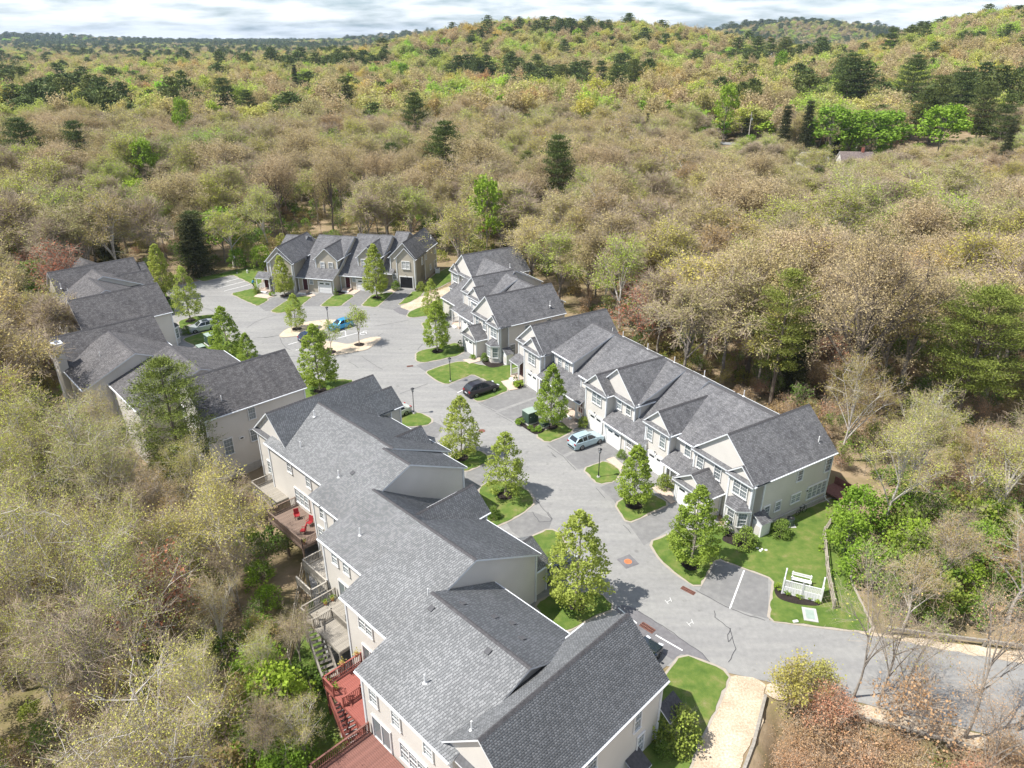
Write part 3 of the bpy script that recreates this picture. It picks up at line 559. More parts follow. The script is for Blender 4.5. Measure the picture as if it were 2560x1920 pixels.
    def gable(s, u0, u1, zr, v0, v1, ze=5.7, ur=None, z0=0.0, pent=None, **kw):
        ur = (u0 + u1) / 2 if ur is None else ur
        s.mass('v', [(u0, ze), (ur, zr), (u1, ze)], v0, v1, z0, **kw)
        if pent is not None:       # shingled return across the foot of the gable: pent = the gable face (v), side -1/+1
            v, sd = pent; mb = MB(); w0, w1 = u0 + .02, u1 - .02
            zt = ze + .22; q = [(w0, v - sd * .02, zt), (w1, v - sd * .02, zt), (w1, v + sd * .42, ze - .02), (w0, v + sd * .42, ze - .02)]
            mb.poly(q, s.sh, [(w0, .5), (w1, .5), (w1, 0), (w0, 0)])
            mb.box(((w0 + w1) / 2, v + sd * .2, ze - .11), (w1 - w0 - .01, .42, .15), 'trim')
            mb.poly([q[0], q[3], (w0, v, ze - .05)], 'trim'); mb.poly([q[1], q[2], (w1, v, ze - .05)], 'trim')
            s.part(mb, 'cornice_return')
    def row(s, prof, u0, u1, z0=0.0, **kw): s.mass('u', prof, u0, u1, z0, **kw)

# windows: built facing -Y; shared mesh data per size
_wm = {}
def window_mesh(w, h, n, grid):
    k = (w, h, n, grid)
    if k in _wm: return _wm[k]
    mb = MB(); t_ = .075
    for x in (-w / 2 - t_ / 2 + .01, w / 2 + t_ / 2 - .01): mb.box((x, -.02, 0), (t_, .09, h + .04), 'white')
    mb.box((0, -.02, h / 2 + .03), (w + 2 * t_ + .02, .1, .11), 'white'); mb.box((0, -.03, -h / 2 - .04), (w + 2 * t_ + .04, .13, .08), 'white')
    sw = w / n
    for i in range(n):
        cx = -w / 2 + sw * (i + .5)
        if i: mb.box((cx - sw / 2, -.012, 0), (.09, .06, h - .02), 'white')
        if grid >= 0: mb.box((cx, -.008, 0), (sw - .06, .04, .045), 'white')
        for s_ in (-1, 1):
            if grid > 0:
                for k2 in range(1, grid + 1): mb.box((cx - sw / 2 + sw * k2 / (grid + 1), .004, s_ * h / 4), (.013, .02, h / 2 - .06), 'white')
                mb.box((cx, .004, s_ * h / 4), (sw - .1, .02, .013), 'white')
    g = MB()
    for i in range(n):
        cx = -w / 2 + sw * (i + .5)
        g.box((cx, .03, h / 4), (sw - .03, .02, h / 2 - .02), 'glass'); g.box((cx, .035, -h / 4), (sw - .03, .02, h / 2 - .02), 'glass')
    gb = MB()
    for i in range(n):
        cx = -w / 2 + sw * (i + .5)
        gb.box((cx, .03, h / 4), (sw - .03, .02, h / 2 - .02), 'painted_glare'); gb.box((cx, .035, -h / 4), (sw - .03, .02, h / 2 - .02), 'painted_glare')
    _wm[k] = (mb.mesh('window'), g.mesh('pane'), gb.mesh('pane')); return _wm[k]
FACE = {'-v': 0.0, '+u': math.pi / 2, '+v': math.pi, '-u': -math.pi / 2}
OUT = {'-v': (0, -1), '+u': (1, 0), '+v': (0, 1), '-u': (-1, 0)}
def win(b, u, v, z, face, w=.85, h=1.5, n=1, grid=2, painted_glare=False, name='window'):
    fm, gm_, bm_ = window_mesh(w, h, n, grid); o_ = OUT[face]
    f = link(name, fm, b.root, (u + o_[0] * .035, v + o_[1] * .035, z), FACE[face]); link('pane', bm_ if painted_glare else gm_, f)
    return f
_gd = {}
def garage(b, u, v, face='-v', w=2.5, h=2.15, z=0.0, open_=False):
    o_ = OUT[face]; mb = MB()
    for x in (-w / 2 - .07, w / 2 + .07): mb.box((x, -.03, h / 2), (.15, .1, h), 'white')
    mb.box((0, -.03, h + .08), (w + .32, .1, .17), 'white')
    if 'd' not in _gd:
        p = MB(); p.box((0, 0, 0), (2.46, .05, .50), 'white')
        for k in range(4): p.box((-.92 + k * .615, -.028, 0), (.5, .015, .34), 'white')
        _gd['d'] = p.mesh('panel'); p = MB(); p.box((0, 0, 0), (2.46, .05, .50), 'white'); _gd['t'] = p.mesh('panel')
        p = MB()
        for j in range(4): p.box((-.3 + j * .2, -.03, 0), (.21, .02, .24), 'carglass')
        _gd['g'] = p.mesh('pane')
    f = b.part(mb, 'garage_door', (u + o_[0] * .02, v + o_[1] * .02, z), FACE[face])
    if open_:
        mb = MB(); mb.box((0, -.03, h / 2), (w, .02, h), 'dark'); mb.build('painted_doorway_shade', f); return f  # near-black sheet closes the doorway; the garage's inner shade is its colour
    for k in range(4):
        pn = link('panel', _gd['t'] if k == 3 else _gd['d'], f, (0, .0, .27 + k * .53)); pn.scale = (w / 2.5, 1, 1)
        if k == 3:
            for sx_ in (-.6, .6): g_ = link('pane', _gd['g'], f, (sx_ * w / 2.5, 0, .27 + k * .53)); g_.scale = (w / 2.5, 1, 1)
    return f
def pipe(b, u, v, z, h=.75):
    mb = MB(); mb.tube([(0, 0, -.3), (0, 0, h)], [.055, .055], 'white', 8); mb.cyl((0, 0, .02), .17, .05, 'white', 10, r2=.09); b.part(mb, 'vent_pipe', (u, v, z))
def roofvent(b, u, v, z, tilt):
    mb = MB(); mb.box((0, 0, .08), (.42, .42, .12), 'under', 0, ('X', tilt)); mb.box((0, 0, .03), (.34, .34, .1), 'dark', 0, ('X', tilt)); b.part(mb, 'roof_vent', (u, v, z))
def door(b, u, v, face='-v', z=.45, mt='door'):
    o_ = OUT[face]; mb = MB()
    for x in (-.52, .52): mb.box((x, -.03, 1.03), (.12, .08, 2.1), 'white')
    mb.box((0, -.03, 2.13), (1.16, .08, .12), 'white')
    f = b.part(mb, 'door_frame', (u + o_[0] * .03, v + o_[1] * .03, z), FACE[face])
    mb = MB(); mb.box((0, 0, 1.03), (.92, .05, 2.06), mt)
    for x in (-.22, .22):
        for z_, h_ in ((.5, .6), (1.45, .8)): mb.box((x, -.03, z_), (.32, .015, h_), mt)
    mb.box((.38, -.05, 1.0), (.04, .06, .12), 'rim'); mb.build('door', f)
def wall_lamp(b, u, v, z, face='-v'):
    mb = MB(); mb.box((0, -.1, 0), (.1, .16, .05), 'blackmetal'); mb.cyl((0, -.2, -.02), .07, .26, 'clear_lens', 6); mb.cyl((0, -.2, .14), .1, .07, 'blackmetal', 6, r2=.02)
    b.part(mb, 'wall_lantern', (u, v, z), FACE[face])
def porch(b, u0, u1, v0, v1, ze, zt, posts=True, step=True, wallside=1):
    """one-storey shingled shed roof over an entry; v0 eave side"""
    mb = MB(); q = [(u0, v0, ze), (u1, v0, ze), (u1, v1, zt), (u0, v1, zt)]; L = math.hypot(v1 - v0, zt - ze)
    mb.poly(q, b.sh, [(u0, 0), (u1, 0), (u1, L), (u0, L)]); lo = [(x, y, z - .14) for x, y, z in q]; mb.poly(lo[::-1], 'trim')
    for i in range(4): j = (i + 1) % 4; mb.poly([q[i], lo[i], lo[j], q[j]], 'trim')
    b.part(mb, 'porch_roof'); s_ = 1 if v1 > v0 else -1
    if posts:
        for u in (u0 + .2, u1 - .2): mb = MB(); mb.box((u, v0 + s_ * .25, ze / 2), (.14, .14, ze - .1), 'white'); b.part(mb, 'post')
    if step:
        mb = MB(); d = abs(v1 - v0)
        mb.box(((u0 + u1) / 2, (v0 + v1) / 2 + s_ * .1, .2), (u1 - u0 - .2, d - .1, .4), 'walk')
        mb.box(((u0 + u1) / 2, v0 - s_ * .12, .1), (1.3, .5, .2), 'white'); b.part(mb, 'steps')
def railing(b, pts, z, mt='white', h=.9, name='porch_rail'):
    mb = MB()
    for a, c in zip(pts[:-1], pts[1:]):
        a, c = Vector((a[0], a[1], z)), Vector((c[0], c[1], z)); L = (c - a).length; n_ = max(1, int(L / .14))
        mb.bar(a + Vector((0, 0, h)), c + Vector((0, 0, h)), .09, .06, mt); mb.bar(a + Vector((0, 0, .12)), c + Vector((0, 0, .12)), .06, .06, mt)
        for k in range(n_ + 1): p = a + (c - a) * (k / n_); mb.box((p.x, p.y, z + h / 2), (.04, .04, h - .05), mt)
        for p in (a, c): mb.box((p.x, p.y, z + h / 2 + .03), (.11, .11, h + .1), mt)
    b.part(mb, name)
def bay(b, uc, v, w=2.6, d=.95, z1=2.85, side=-1, roofh=.75):
    """three-sided bay window with a hipped shingle roof"""
    s_ = side; P0 = [(uc - w / 2, v), (uc - w / 2 + d * .75, v + s_ * d), (uc + w / 2 - d * .75, v + s_ * d), (uc + w / 2, v)]
    mb = MB()
    for a, c in zip(P0[:-1], P0[1:]): mb.poly([(a[0], a[1], 0), (c[0], c[1], 0), (c[0], c[1], z1), (a[0], a[1], z1)], b.wl)
    b.part(mb, 'bay_wall')
    mb = MB(); e = .22; Q = [(uc - w / 2 - e, v, z1), (uc - w / 2 + d * .75 - e * .6, v + s_ * (d + e), z1), (uc + w / 2 - d * .75 + e * .6, v + s_ * (d + e), z1), (uc + w / 2 + e, v, z1)]
    T0, T1 = (uc - w * .18, v, z1 + roofh), (uc + w * .18, v, z1 + roofh)
    mb.poly([Q[0], Q[1], T0], b.sh, [(0, 0), (1.2, 0), (.6, 1)]); mb.poly([Q[1], Q[2], T1, T0], b.sh, [(0, 0), (1.4, 0), (1.2, 1), (.2, 1)]); mb.poly([Q[2], Q[3], T1], b.sh, [(0, 0), (1.2, 0), (.6, 1)])
    mb.poly([(x, y, z - .12) for x, y, z in Q], 'trim')
    for a, c in zip(Q[:-1], Q[1:]): mb.poly([a, c, (c[0], c[1], c[2] - .13), (a[0], a[1], a[2] - .13)], 'trim')
    b.part(mb, 'bay_roof')
    fm, gm_, _ = window_mesh(.8, 1.6, 1, 2)
    for (a, c) in zip(P0[:-1], P0[1:]):
        ang = math.atan2(c[1] - a[1], c[0] - a[0]) + (0 if s_ < 0 else math.pi); m_ = ((a[0] + c[0]) / 2, (a[1] + c[1]) / 2)
        n_ = (math.sin(ang), -math.cos(ang)); f = link('window', fm, b.root, (m_[0] + n_[0] * .035, m_[1] + n_[1] * .035, 1.75), ang); link('pane', gm_, f)
def bulkbox(b, u, v, w=1.1, d=1.3, h=1.6):
    """small shingled cupboard against the end wall"""
    mb = MB(); mb.box((u, v, h / 2), (w, d, h), 'white'); mb.box((u, v - d / 2 - .01, h * .45), (w * .7, .03, h * .6), 'siding'); b.part(mb, 'bulkhead_box')
    mb = MB(); q = [(u + w / 2 + .12, v - d / 2 - .1, h - .02), (u + w / 2 + .12, v + d / 2 + .1, h - .02), (u - w / 2 - .02, v + d / 2 + .1, h + .6), (u - w / 2 - .02, v - d / 2 - .1, h + .6)]
    mb.poly(q, b.sh, [(0, 0), (1.5, 0), (1.5, 1.3), (0, 1.3)]); lo = [(x, y, z - .1) for x, y, z in q]; mb.poly(lo, 'trim')
    for i in range(4): j = (i + 1) % 4; mb.poly([q[i], lo[i], lo[j], q[j]], 'trim')
    b.part(mb, 'bulkhead_roof')

# ---- right-hand row (B)
B = Building(FB, 'long taupe townhouse row right of the street with white garage doors', 'shingle')
RZ = 8.65
B.gable(-8.55, 0, 9.4, 0.05, 12.1, pent=(.33, -1))
B.gable(-3.5, 0, 7.15, -.25, 2.0, pent=(.03, -1))
B.row([(.6, 5.45), (8.7, 8.35), (13.6, 5.7)], -15.4, -4.4)
B.row([(-.85, 2.85), (1.7, 4.15), (8.4, 8.7), (13.6, 5.7)], -18.5, -14.9, oh0=.45, rk1=.0)
B.gable(-15.7, -11.35, 7.8, -.3, 7.0, pent=(-.02, -1))
B.row([(1.5, 5.9), (8.4, 8.72), (13.6, 5.72)], -22.4, -18.4)
B.gable(-25.7, -18.45, 9.15, .9, 8.2, ur=-22.1, z0=3.0, pent=(1.18, -1))
B.row([(-.85, 2.8), (1.9, 4.0)], -22.2, -15.8, oh0=.42, oh1=0, cap=False)
B.gable(-26.8, -22.2, 7.78, -.3, 7.0, pent=(-.02, -1))
B.row([(.85, 5.5), (8.4, 8.68), (13.6, 5.7)], -29.35, -22.4)
B.row([(-.7, 2.85), (1.6, 4.2), (8.4, 8.64), (13.6, 5.68)], -36.6, -26.8, oh0=1.4)
B.row([(1.6, 6.05), (8.4, 8.7), (13.6, 5.74)], -36.4, -31.65)
B.gable(-43.4, -36.3, 8.9, .3, 13.2, ur=-39.7, pent=(.58, -1))
B.gable(-40.9, -36.3, 7.6, -.35, 2.2, pent=(-.07, -1))
# garage wing of the near end unit
B.row([(-1.2, 2.8), (.9, 3.75)], -11.6, -7.6, oh1=0, oh0=1.5, cap=False)
B.gable(-8.6, -3.7, 4.45, -2.15, .4, ze=2.75, pent=(-1.87, -1))
garage(B, -6.7, -1.9); garage(B, -13.45, -.04); garage(B, -20.3, -.46); garage(B, -24.3, -.05); garage(B, -38.5, -.10)
for u, z in ((-14.68, 4.36), (-12.63, 4.34)): win(B, u, -.04, z, '-v', .8, 1.45)
win(B, -9.73, .9, 4.5, '-v'); win(B, -7.34, .31, 4.5, '-v'); win(B, -4.96, .31, 4.5, '-v'); win(B, -1.7, .0, 4.5, '-v', 1.7, 1.5, 2)
for u in (-34.86, -33.2): win(B, u, 1.9, 4.95, '-v', .75, 1.35)
win(B, -38.64, -.1, 4.45, '-v', 1.6, 1.45, 2); win(B, -24.3, -.05, 4.6, '-v', 1.7, 1.45, 2); win(B, -27.6, 1.15, 4.8, '-v', .8, 1.3)
for u in (-21.5, -19.8): win(B, u, 1.15, 4.75, '-v', .8, 1.35)
win(B, -17.5, -.42, 1.75, '-v', .8, 1.0)
for v_, z_, w_, h_, n_ in ((11.3, 4.3, .85, 1.5, 1), (6.9, 4.5, .75, 1.25, 1), (10.2, 1.65, 2.9, 1.5, 4), (6.9, 1.8, 1.35, 1.0, 2), (4.24, 1.8, .75, 1.1, 1), (2.6, 1.6, .8, 1.6, 1)): win(B, -.31, v_, z_, '+u', w_, h_, n_)
mb = MB(); mb.box((-.27, 8.6, 2.1), (.06, .4, .28), 'white'); mb.box((-.24, 8.6, 2.1), (.06, .25, .16), 'dark'); B.part(mb, 'dryer_vent')
mb = MB(); mb.box((-.2, 6.3, .18), (.14, 11.4, .4), 'concrete'); B.part(mb, 'foundation')
mb = MB(); mb.tube([(-.16, 11.7, 5.4), (-.16, 11.7, .35), (.1, 11.7, .1), (.5, 11.7, .05)], [.05] * 4, 'white', 6); B.part(mb, 'downspout')
bay(B, -1.55, .02, 2.7, 1.0); bulkbox(B, .3, 1.4)
pipe(B, -1.3, 10.4, 6.7); pipe(B, -17.9, 10.9, 7.4); pipe(B, -23, 10.9, 7.3); pipe(B, -28, 10.9, 7.3); pipe(B, -33, 10.9, 7.3); pipe(B, -36.6, 12, 6.4); pipe(B, -12, 11.2, 7.2)
door(B, -10.6, -.1 + .9); door(B, -28.4, .76); door(B, -42.2, .55)
porch(B, -43.3, -40.9, -.95, .6, 2.75, 3.5); railing(B, [(-43.1, -.7), (-43.1, .5)], .4)
railing(B, [(-27.6, -.4), (-26.9, -.4)], .4)
for u in (-30.2, -27.9): mb = MB(); mb.box((u, -.4, 1.4), (.16, .16, 2.8), 'white'); B.part(mb, 'post')
mb = MB(); mb.box((-29, .1, .2), (2.5, 1.5, .4), 'walk'); mb.box((-29, -.8, .1), (1.4, .4, .2), 'white'); B.part(mb, 'steps')
for u, v_ in ((-6.7, -1.95), (-13.45, -.1), (-20.3, -.55), (-24.3, -.15), (-38.5, -.15)): wall_lamp(B, u, v_, 2.65)

# ---- row behind it (C)
C = Building(FC, 'short taupe townhouse row right of the cul-de-sac with three gables', 'shingle')
C.gable(-8.45, 0, 9.4, .05, 12.1, pent=(.33, -1)); C.gable(-3.6, 0, 7.15, -.25, 2.0, pent=(.03, -1)); C.gable(-8.35, -3.75, 4.5, -1.95, .5, ze=2.75, pent=(-1.67, -1))
C.row([(3.2, 5.3), (10.4, 8.6), (15.0, 5.7)], -14.5, -10.9)
C.row([(1.4, 2.85), (4.1, 4.1), (10.4, 8.55), (15, 5.68)], -11.2, -4.2, oh0=.4)
C.row([(1.4, 2.85), (4.1, 4.1)], -15.3, -10.9, oh0=.4, oh1=0, cap=False)
C.gable(-18.7, -11.4, 8.85, 3.9, 12.0, pent=(4.18, -1)); C.gable(-15.8, -11.4, 7.6, 3.35, 5.4, pent=(3.63, -1))
C.row([(3.0, 2.85), (6.0, 4.2), (12.0, 8.75), (17.6, 5.9)], -24.5, -14.3)
C.gable(-30, -21.5, 9.4, 8.0, 19.8, pent=(8.28, -1)); C.gable(-30, -26.6, 7.2, 7.7, 9.5, pent=(7.98, -1))
garage(C, -6.3, -1.7); garage(C, -13.1, 1.79); garage(C, -19.4, 3.38)
win(C, -28.2, 7.96, 4.55, '-v', 1.6, 1.45, 2); win(C, -24.6, 8.26, 4.5, '-v'); win(C, -14.3, 3.6, 4.45, '-v', .8, 1.35); win(C, -12.6, 3.6, 4.45, '-v', .8, 1.35)
win(C, -7.0, .31, 4.6, '-v'); win(C, -4.77, .31, 4.6, '-v'); win(C, -1.6, .0, 4.5, '-v', 1.6, 1.45, 2)
win(C, -.31, 2.4, 1.7, '+u', .85, 1.7); win(C, -.31, 9, 4.5, '+u'); win(C, -.31, 5, 4.5, '+u', .8, 1.2)
bay(C, -1.5, .02, 2.6, .95); bay(C, -28.2, 7.98, 2.6, .9); bulkbox(C, .35, 1.2, 1.1, 1.2, 1.7)
porch(C, -18.4, -15.6, 1.6, 3.4, 2.85, 3.7); railing(C, [(-18.2, 1.8), (-18.2, 3.2)], .4)
mb = MB(); mb.box((-.2, 6.2, .18), (.14, 11.2, .4), 'concrete'); C.part(mb, 'foundation')
pipe(C, -1.1, 9.7, 7.0); pipe(C, -18.5, 13.5, 8.0); door(C, -10, 3.0); door(C, -17, 3.33)

# ---- far row facing the camera (D)
D = Building(FD, 'far taupe townhouse row facing the camera behind the traffic island', 'shingle', 'siding_tan')
D.gable(-5.7, 0, 8.75, .2, 13.0, ur=-2.6, pent=None); D.gable(-4.25, 0, 7.9, -.35, 6, ur=-2.15)
D.row([(-1.0, 2.85), (2.0, 4.1), (9.6, 8.5), (14.5, 5.7)], -7.4, -4.6, oh0=1.2)
D.row([(-4.1, 2.85), (-1.4, 3.9), (6.4, 8.4), (11, 5.7)], -14.4, -6.9, oh0=.45)
D.row([(1.0, 5.65), (6.4, 8.46), (11, 5.76)], -9.2, -6.95)
D.gable(-11.7, -7.0, 7.9, -1.3, 6.6, z0=3)
D.row([(-7.0, 2.85), (-4.2, 3.9), (4.1, 8.35), (9.5, 5.7)], -21.7, -14.0, oh0=.45)
D.row([(-1.6, 5.65), (4.1, 8.42), (9.5, 5.76)], -16.4, -14.05)
D.gable(-19.1, -14.1, 7.95, -4.2, 4.4, z0=3)
D.gable(-27.4, -21.4, 8.65, -7.6, 4.6, ur=-24.5); D.gable(-26.4, -21.4, 7.8, -8.15, -2, ur=-24.1)
D.row([(-3.0, 5.2), (3.0, 8.3), (8.5, 5.7)], -28.2, -23.5)
garage(D, -2.1, -.1, open_=True); garage(D, -16.0, -6.62); garage(D, -9.5, -3.72)
for u in (-17.4, -15.7): win(D, u, -3.95, 4.5, '-v', .8, 1.35, painted_glare=True)
for u in (-10.3, -8.5): win(D, u, -1.05, 4.7, '-v', .8, 1.35, painted_glare=True)
win(D, -2.05, -.1, 4.5, '-v', 1.5, 1.45, 2, painted_glare=True); win(D, -24.1, -7.9, 4.5, '-v', 1.5, 1.45, 2, painted_glare=True)
for v_, z_, w_, h_ in ((4.17, 4.3, .7, 1.4), (6.55, 4.5, .6, 1.1), (11.9, 4.4, .7, 1.3), (8.9, 1.7, .7, 1.1), (11.9, 1.5, 1.2, 1.6)): win(D, -.31, v_, z_, '+u', w_, h_)
win(D, -18.7, -6.6, 2.1, '-v', .7, 1.0); win(D, -11.3, -3.72, 2.2, '-v', .7, 1.0); win(D, -4.5, -.1, 2.1, '-v', .7, 1.0)
door(D, -20.0, -6.6 + .05); door(D, -12.6, -3.7); door(D, -5.0, .55); door(D, -27.7, -7.3, z=.45); win(D, -26.7, -7.35, 1.7, '-v', .7, 1.3)
porch(D, -29.2, -26.2, -8.9, -7.3, 2.75, 3.6); railing(D, [(-28.9, -8.6), (-28.9, -7.5)], .4)
mb = MB(); mb.box((-20.2, -7.2, .18), (1.6, 1.3, .36), 'walk'); mb.box((-20.2, -8.0, .09), (1.5, .4, .18), 'white'); mb.box((-12.7, -4.3, .18), (1.6, 1.3, .36), 'walk'); mb.box((-12.7, -5.1, .09), (1.5, .4, .18), 'white'); D.part(mb, 'steps')
for u, v_ in ((-2.1, -.15), (-16, -6.7), (-9.5, -3.8)): wall_lamp(D, u, v_, 2.6)
pipe(D, -.8, 11.5, 7.0, .6)

# ---- left row, far half (E) and near half (F)
E = Building(FE, 'left townhouse row beyond the silver car with two broad dark roofs', 'shingle_worn')
E.gable(-4.45, 4.7, 9.4, .0, 12.7, z0=-3, pent=(.28, -1))
E.row([(-.3, 5.7), (6.2, 8.65), (12.5, 5.7)], -12.6, -3.8, z0=-3)
E.row([(1.4, 5.7), (8.2, 8.6), (14.6, 5.7)], -17.5, -11.9, z0=-3)
E.gable(-22, -14.5, 9.2, 1.7, 15.2, z0=-3); E.gable(-16.3, -11.9, 7.7, 8, 15.8, z0=0); E.gable(-20.8, -14.5, 8.2, 14.5, 16.6, z0=0)
E.row([(3.6, 5.7), (9, 8.4), (13, 6)], -27.5, -21, z0=-3)
bay(E, 2.6, 12.42, 2.6, .95, side=1); win(E, 2.6, 12.45, 4.5, '+v', 1.6, 1.45, 2)
for u in (-3, .4, 3): win(E, u, .3, 4.4, '-v')
for u in (-11, -8.5, -6): win(E, u, .03, 4.3, '-v', .8, 1.3)
for u in (-11, -7): win(E, u, .03, 1.2, '-v', 1.6, 1.6, 2)
pipe(E, -13.4, 3.0, 6.6); pipe(E, -15.6, 2.6, 6.9, .9)
G = Building(FF, 'left townhouse row behind the tall pine with brick-like chimney chase', 'shingle_worn')
G.root['label'] = 'left townhouse row behind the tall pine with a siding-clad chimney at its rear'
G.gable(-3.85, 3.75, 9.0, -.15, 12.7, z0=-3, pent=(.13, -1))
G.row([(-.3, 5.6), (6.35, 8.6), (12.8, 5.7)], 1.5, 11.8, z0=-3, rk1=.3)
G.row([(2.6, 5.5), (10.5, 8.4), (17.2, 5.7)], 11.4, 21.5, z0=-3)
G.gable(20.6, 29.5, 9.4, 7.0, 19.7, z0=-3)
mb = MB(); mb.box((3.3, -.15, 3.1), (1.15, 1.0, 12.2), 'siding'); mb.box((3.3, -.15, 9.15), (1.35, 1.2, .3), 'trim'); mb.box((3.3, -.15, 9.4), (.5, .5, .25), 'rim'); G.part(mb, 'chimney')
win(G, 29.19, 12.6, 4.65, '+u', .8, 1.45, painted_glare=False); win(G, 29.19, 12.4, 1.85, '+u', .8, 1.5); win(G, 29.19, 9.3, 1.5, '+u', 1.0, 2.0)
mb = MB(); mb.box((29.22, 10.95, 2.0), (.06, .6, .34), 'white'); mb.box((29.25, 10.95, 2.0), (.06, .35, .16), 'dark'); G.part(mb, 'dryer_vent')
mb = MB(); mb.box((29.2, 13, -2.1), (.12, 12, .9), 'concrete'); G.part(mb, 'foundation')
for u in (-2, 1.2): win(G, u, .15, 4.4, '-v')
for u in (23, 26, 28): win(G, u, 7.25, 4.4, '-v', .8, 1.4); win(G, u, 7.25, 1.2, '-v', .8, 1.5)
pipe(G, 28.1, 9.9, 6.7); pipe(G, 6.5, 3.6, 7.2)

# ---- nearest row (A)
A = Building(FA, 'nearest townhouse row at the bottom with stepped roofline and rear decks', 'under', tabs=True)
A.sh = 'under'
A.gable(-4.65, 2.65, 8.9, .15, 13.6, z0=-3, pent=(.43, -1)); A.gable(-1.5, 2.65, 7.5, 11.4, 14.9, z0=0)
A.row([(-.6, 5.75), (5.9, 8.3), (12.8, 5.0)], -.9, 10.9, z0=-3)
A.row([(-2.45, 5.7), (5.8, 8.32), (12.9, 5.0)], 10.9, 13.3, z0=-3)
A.row([(-2.45, 5.7), (4.85, 8.65), (11.7, 5.25)], 13.0, 17.2, z0=-3)
A.row([(-5.15, 5.7), (.8, 7.8), (5.6, 4.6), (8.6, 2.9)], 17.0, 24.6, z0=-3)
A.row([(-7.75, 5.7), (.1, 8.65), (7.3, 5.05)], 24.4, 31.35, z0=-3)
A.row([(-10.95, 5.7), (-4.1, 8.1), (2.0, 5.3)], 31.2, 41.0, z0=-3)
A.gable(39.4, 46.6, 9.1, -10.45, 3.3, z0=-3, pent=(-10.17, -1))
A.gable(7.6, 12.0, 7.1, 7.5, 11.9, ze=5.0, z0=0); A.gable(19.9, 24.4, 7.4, 1.2, 8.1, ze=5.4, z0=0)
A.gable(26.4, 31, 4.6, 7, 9, ze=3, z0=0)
for u, z_, h_ in ((-1.2, 4.35, 1.4), (.2, 4.35, 1.4)): win(A, u, .41, z_, '-v', .8, h_)
win(A, -2.55, .41, 1.5, '-v', .75, 1.6)
def slider(b, u, v, z, w=1.8): return win(b, u, v, z, '-v', w, 2.05, 2, -1, name='sliding_door')
slider(A, -.1, .41, 1.15); win(A, 5.4, -.3, 1.6, '-v', 2.6, 1.6, 3); win(A, 7.25, -.3, 4.5, '-v', .8, 1.3); win(A, 3.6, -.3, 4.6, '-v', .8, 1.2)
win(A, 12.8, -2.15, 4.55, '-v', .8, 1.3); win(A, 15.2, -2.15, 4.55, '-v', .8, 1.3); win(A, 12.1, -2.15, 1.9, '-v', .8, 1.4)
win(A, 19.1, -4.85, 4.6, '-v', .8, 1.3); win(A, 20.8, -4.85, 4.6, '-v', .8, 1.3); slider(A, 20.2, -4.85, 1.4)
win(A, 27.3, -7.45, 4.5, '-v', 1.7, 1.3, 2); slider(A, 27.5, -7.45, 1.2)
win(A, 32.8, -10.65, 4.2, '-v', .85, 1.35); win(A, 35.3, -10.65, 4.2, '-v', .85, 1.35); win(A, 38.6, -10.65, 4.4, '-v', .85, 1.3); slider(A, 33.4, -10.65, 1.2, 2.0); win(A, 36.9, -10.65, 1.7, '-v', 2.7, 1.6, 3)
win(A, 46.29, .4, 4.1, '+u', .7, 1.7); win(A, 46.29, 1.0, 1.4, '+u', .7, 1.7); win(A, 46.29, -4.3, 4.5, '+u', .9, 1.5); win(A, 46.29, -3.5, 1.2, '+u', .9, 1.6)
win(A, 21.5, 7.85, 3.9, '+v'); win(A, 43, 3.0, 4.4, '+v', 1.6, 1.4, 2)
mb = MB(); q = [(46.3, -.6, 1.15), (47.45, -.6, .5), (47.45, .9, .5), (46.3, .9, 1.15)]; mb.poly(q, 'ridge'); mb.poly([(x, y, z - .12) for x, y, z in q], 'trim'); mb.poly([q[1], q[2], (47.45, .9, .38), (47.45, -.6, .38)], 'trim'); A.part(mb, 'window_hood')
mb = MB(); q = [(46.2, 3.0, 3.2), (47.3, 2.9, 2.5), (47.3, 4.8, 2.5), (46.2, 4.8, 3.2)]; mb.poly(q, 'ridge'); mb.poly([(x, y, z - .12) for x, y, z in q], 'trim'); mb.poly([q[1], q[2], (47.3, 4.8, 2.38), (47.3, 2.9, 2.38)], 'trim'); mb.poly([q[0], q[1], (47.3, 2.9, 2.38), (46.2, 3.0, 3.08)], 'trim'); A.part(mb, 'entry_roof')
mb = MB(); mb.tube([(46.35, 3.0, 5.4), (46.35, 3.0, .3), (46.8, 3.0, .1), (47.6, 2.9, .06)], [.05] * 4, 'white', 6); A.part(mb, 'downspout')
pipe(A, 1.4, 4.3, 6.9 + .9); pipe(A, 3.82, 1.1, 6.35); pipe(A, 11.6, .6, 6.65); pipe(A, 20.2, -2.9, 6.5); pipe(A, 30.6, -4.0, 7.1, .9); pipe(A, 36.0, -8.7, 6.5); pipe(A, 41.4, -9.5, 7.6)
roofvent(A, 32.2, -5.0, 7.75, .34); roofvent(A, 37.9, -4.9, 7.8, .34)
for u, v_ in ((33.2, -2.9), (36.5, -1.2), (35.4, -1.9), (38.2, -2.0)): roofvent(A, u, v_, 8.05 - (v_ + 4.1) * .46, -.43)
roofvent(A, 12.5, 1.6, 7.0, .3)
mb = MB(); mb.box((28.9, -7.5, 2.2), (.3, .2, .35), 'white'); A.part(mb, 'meter_box')

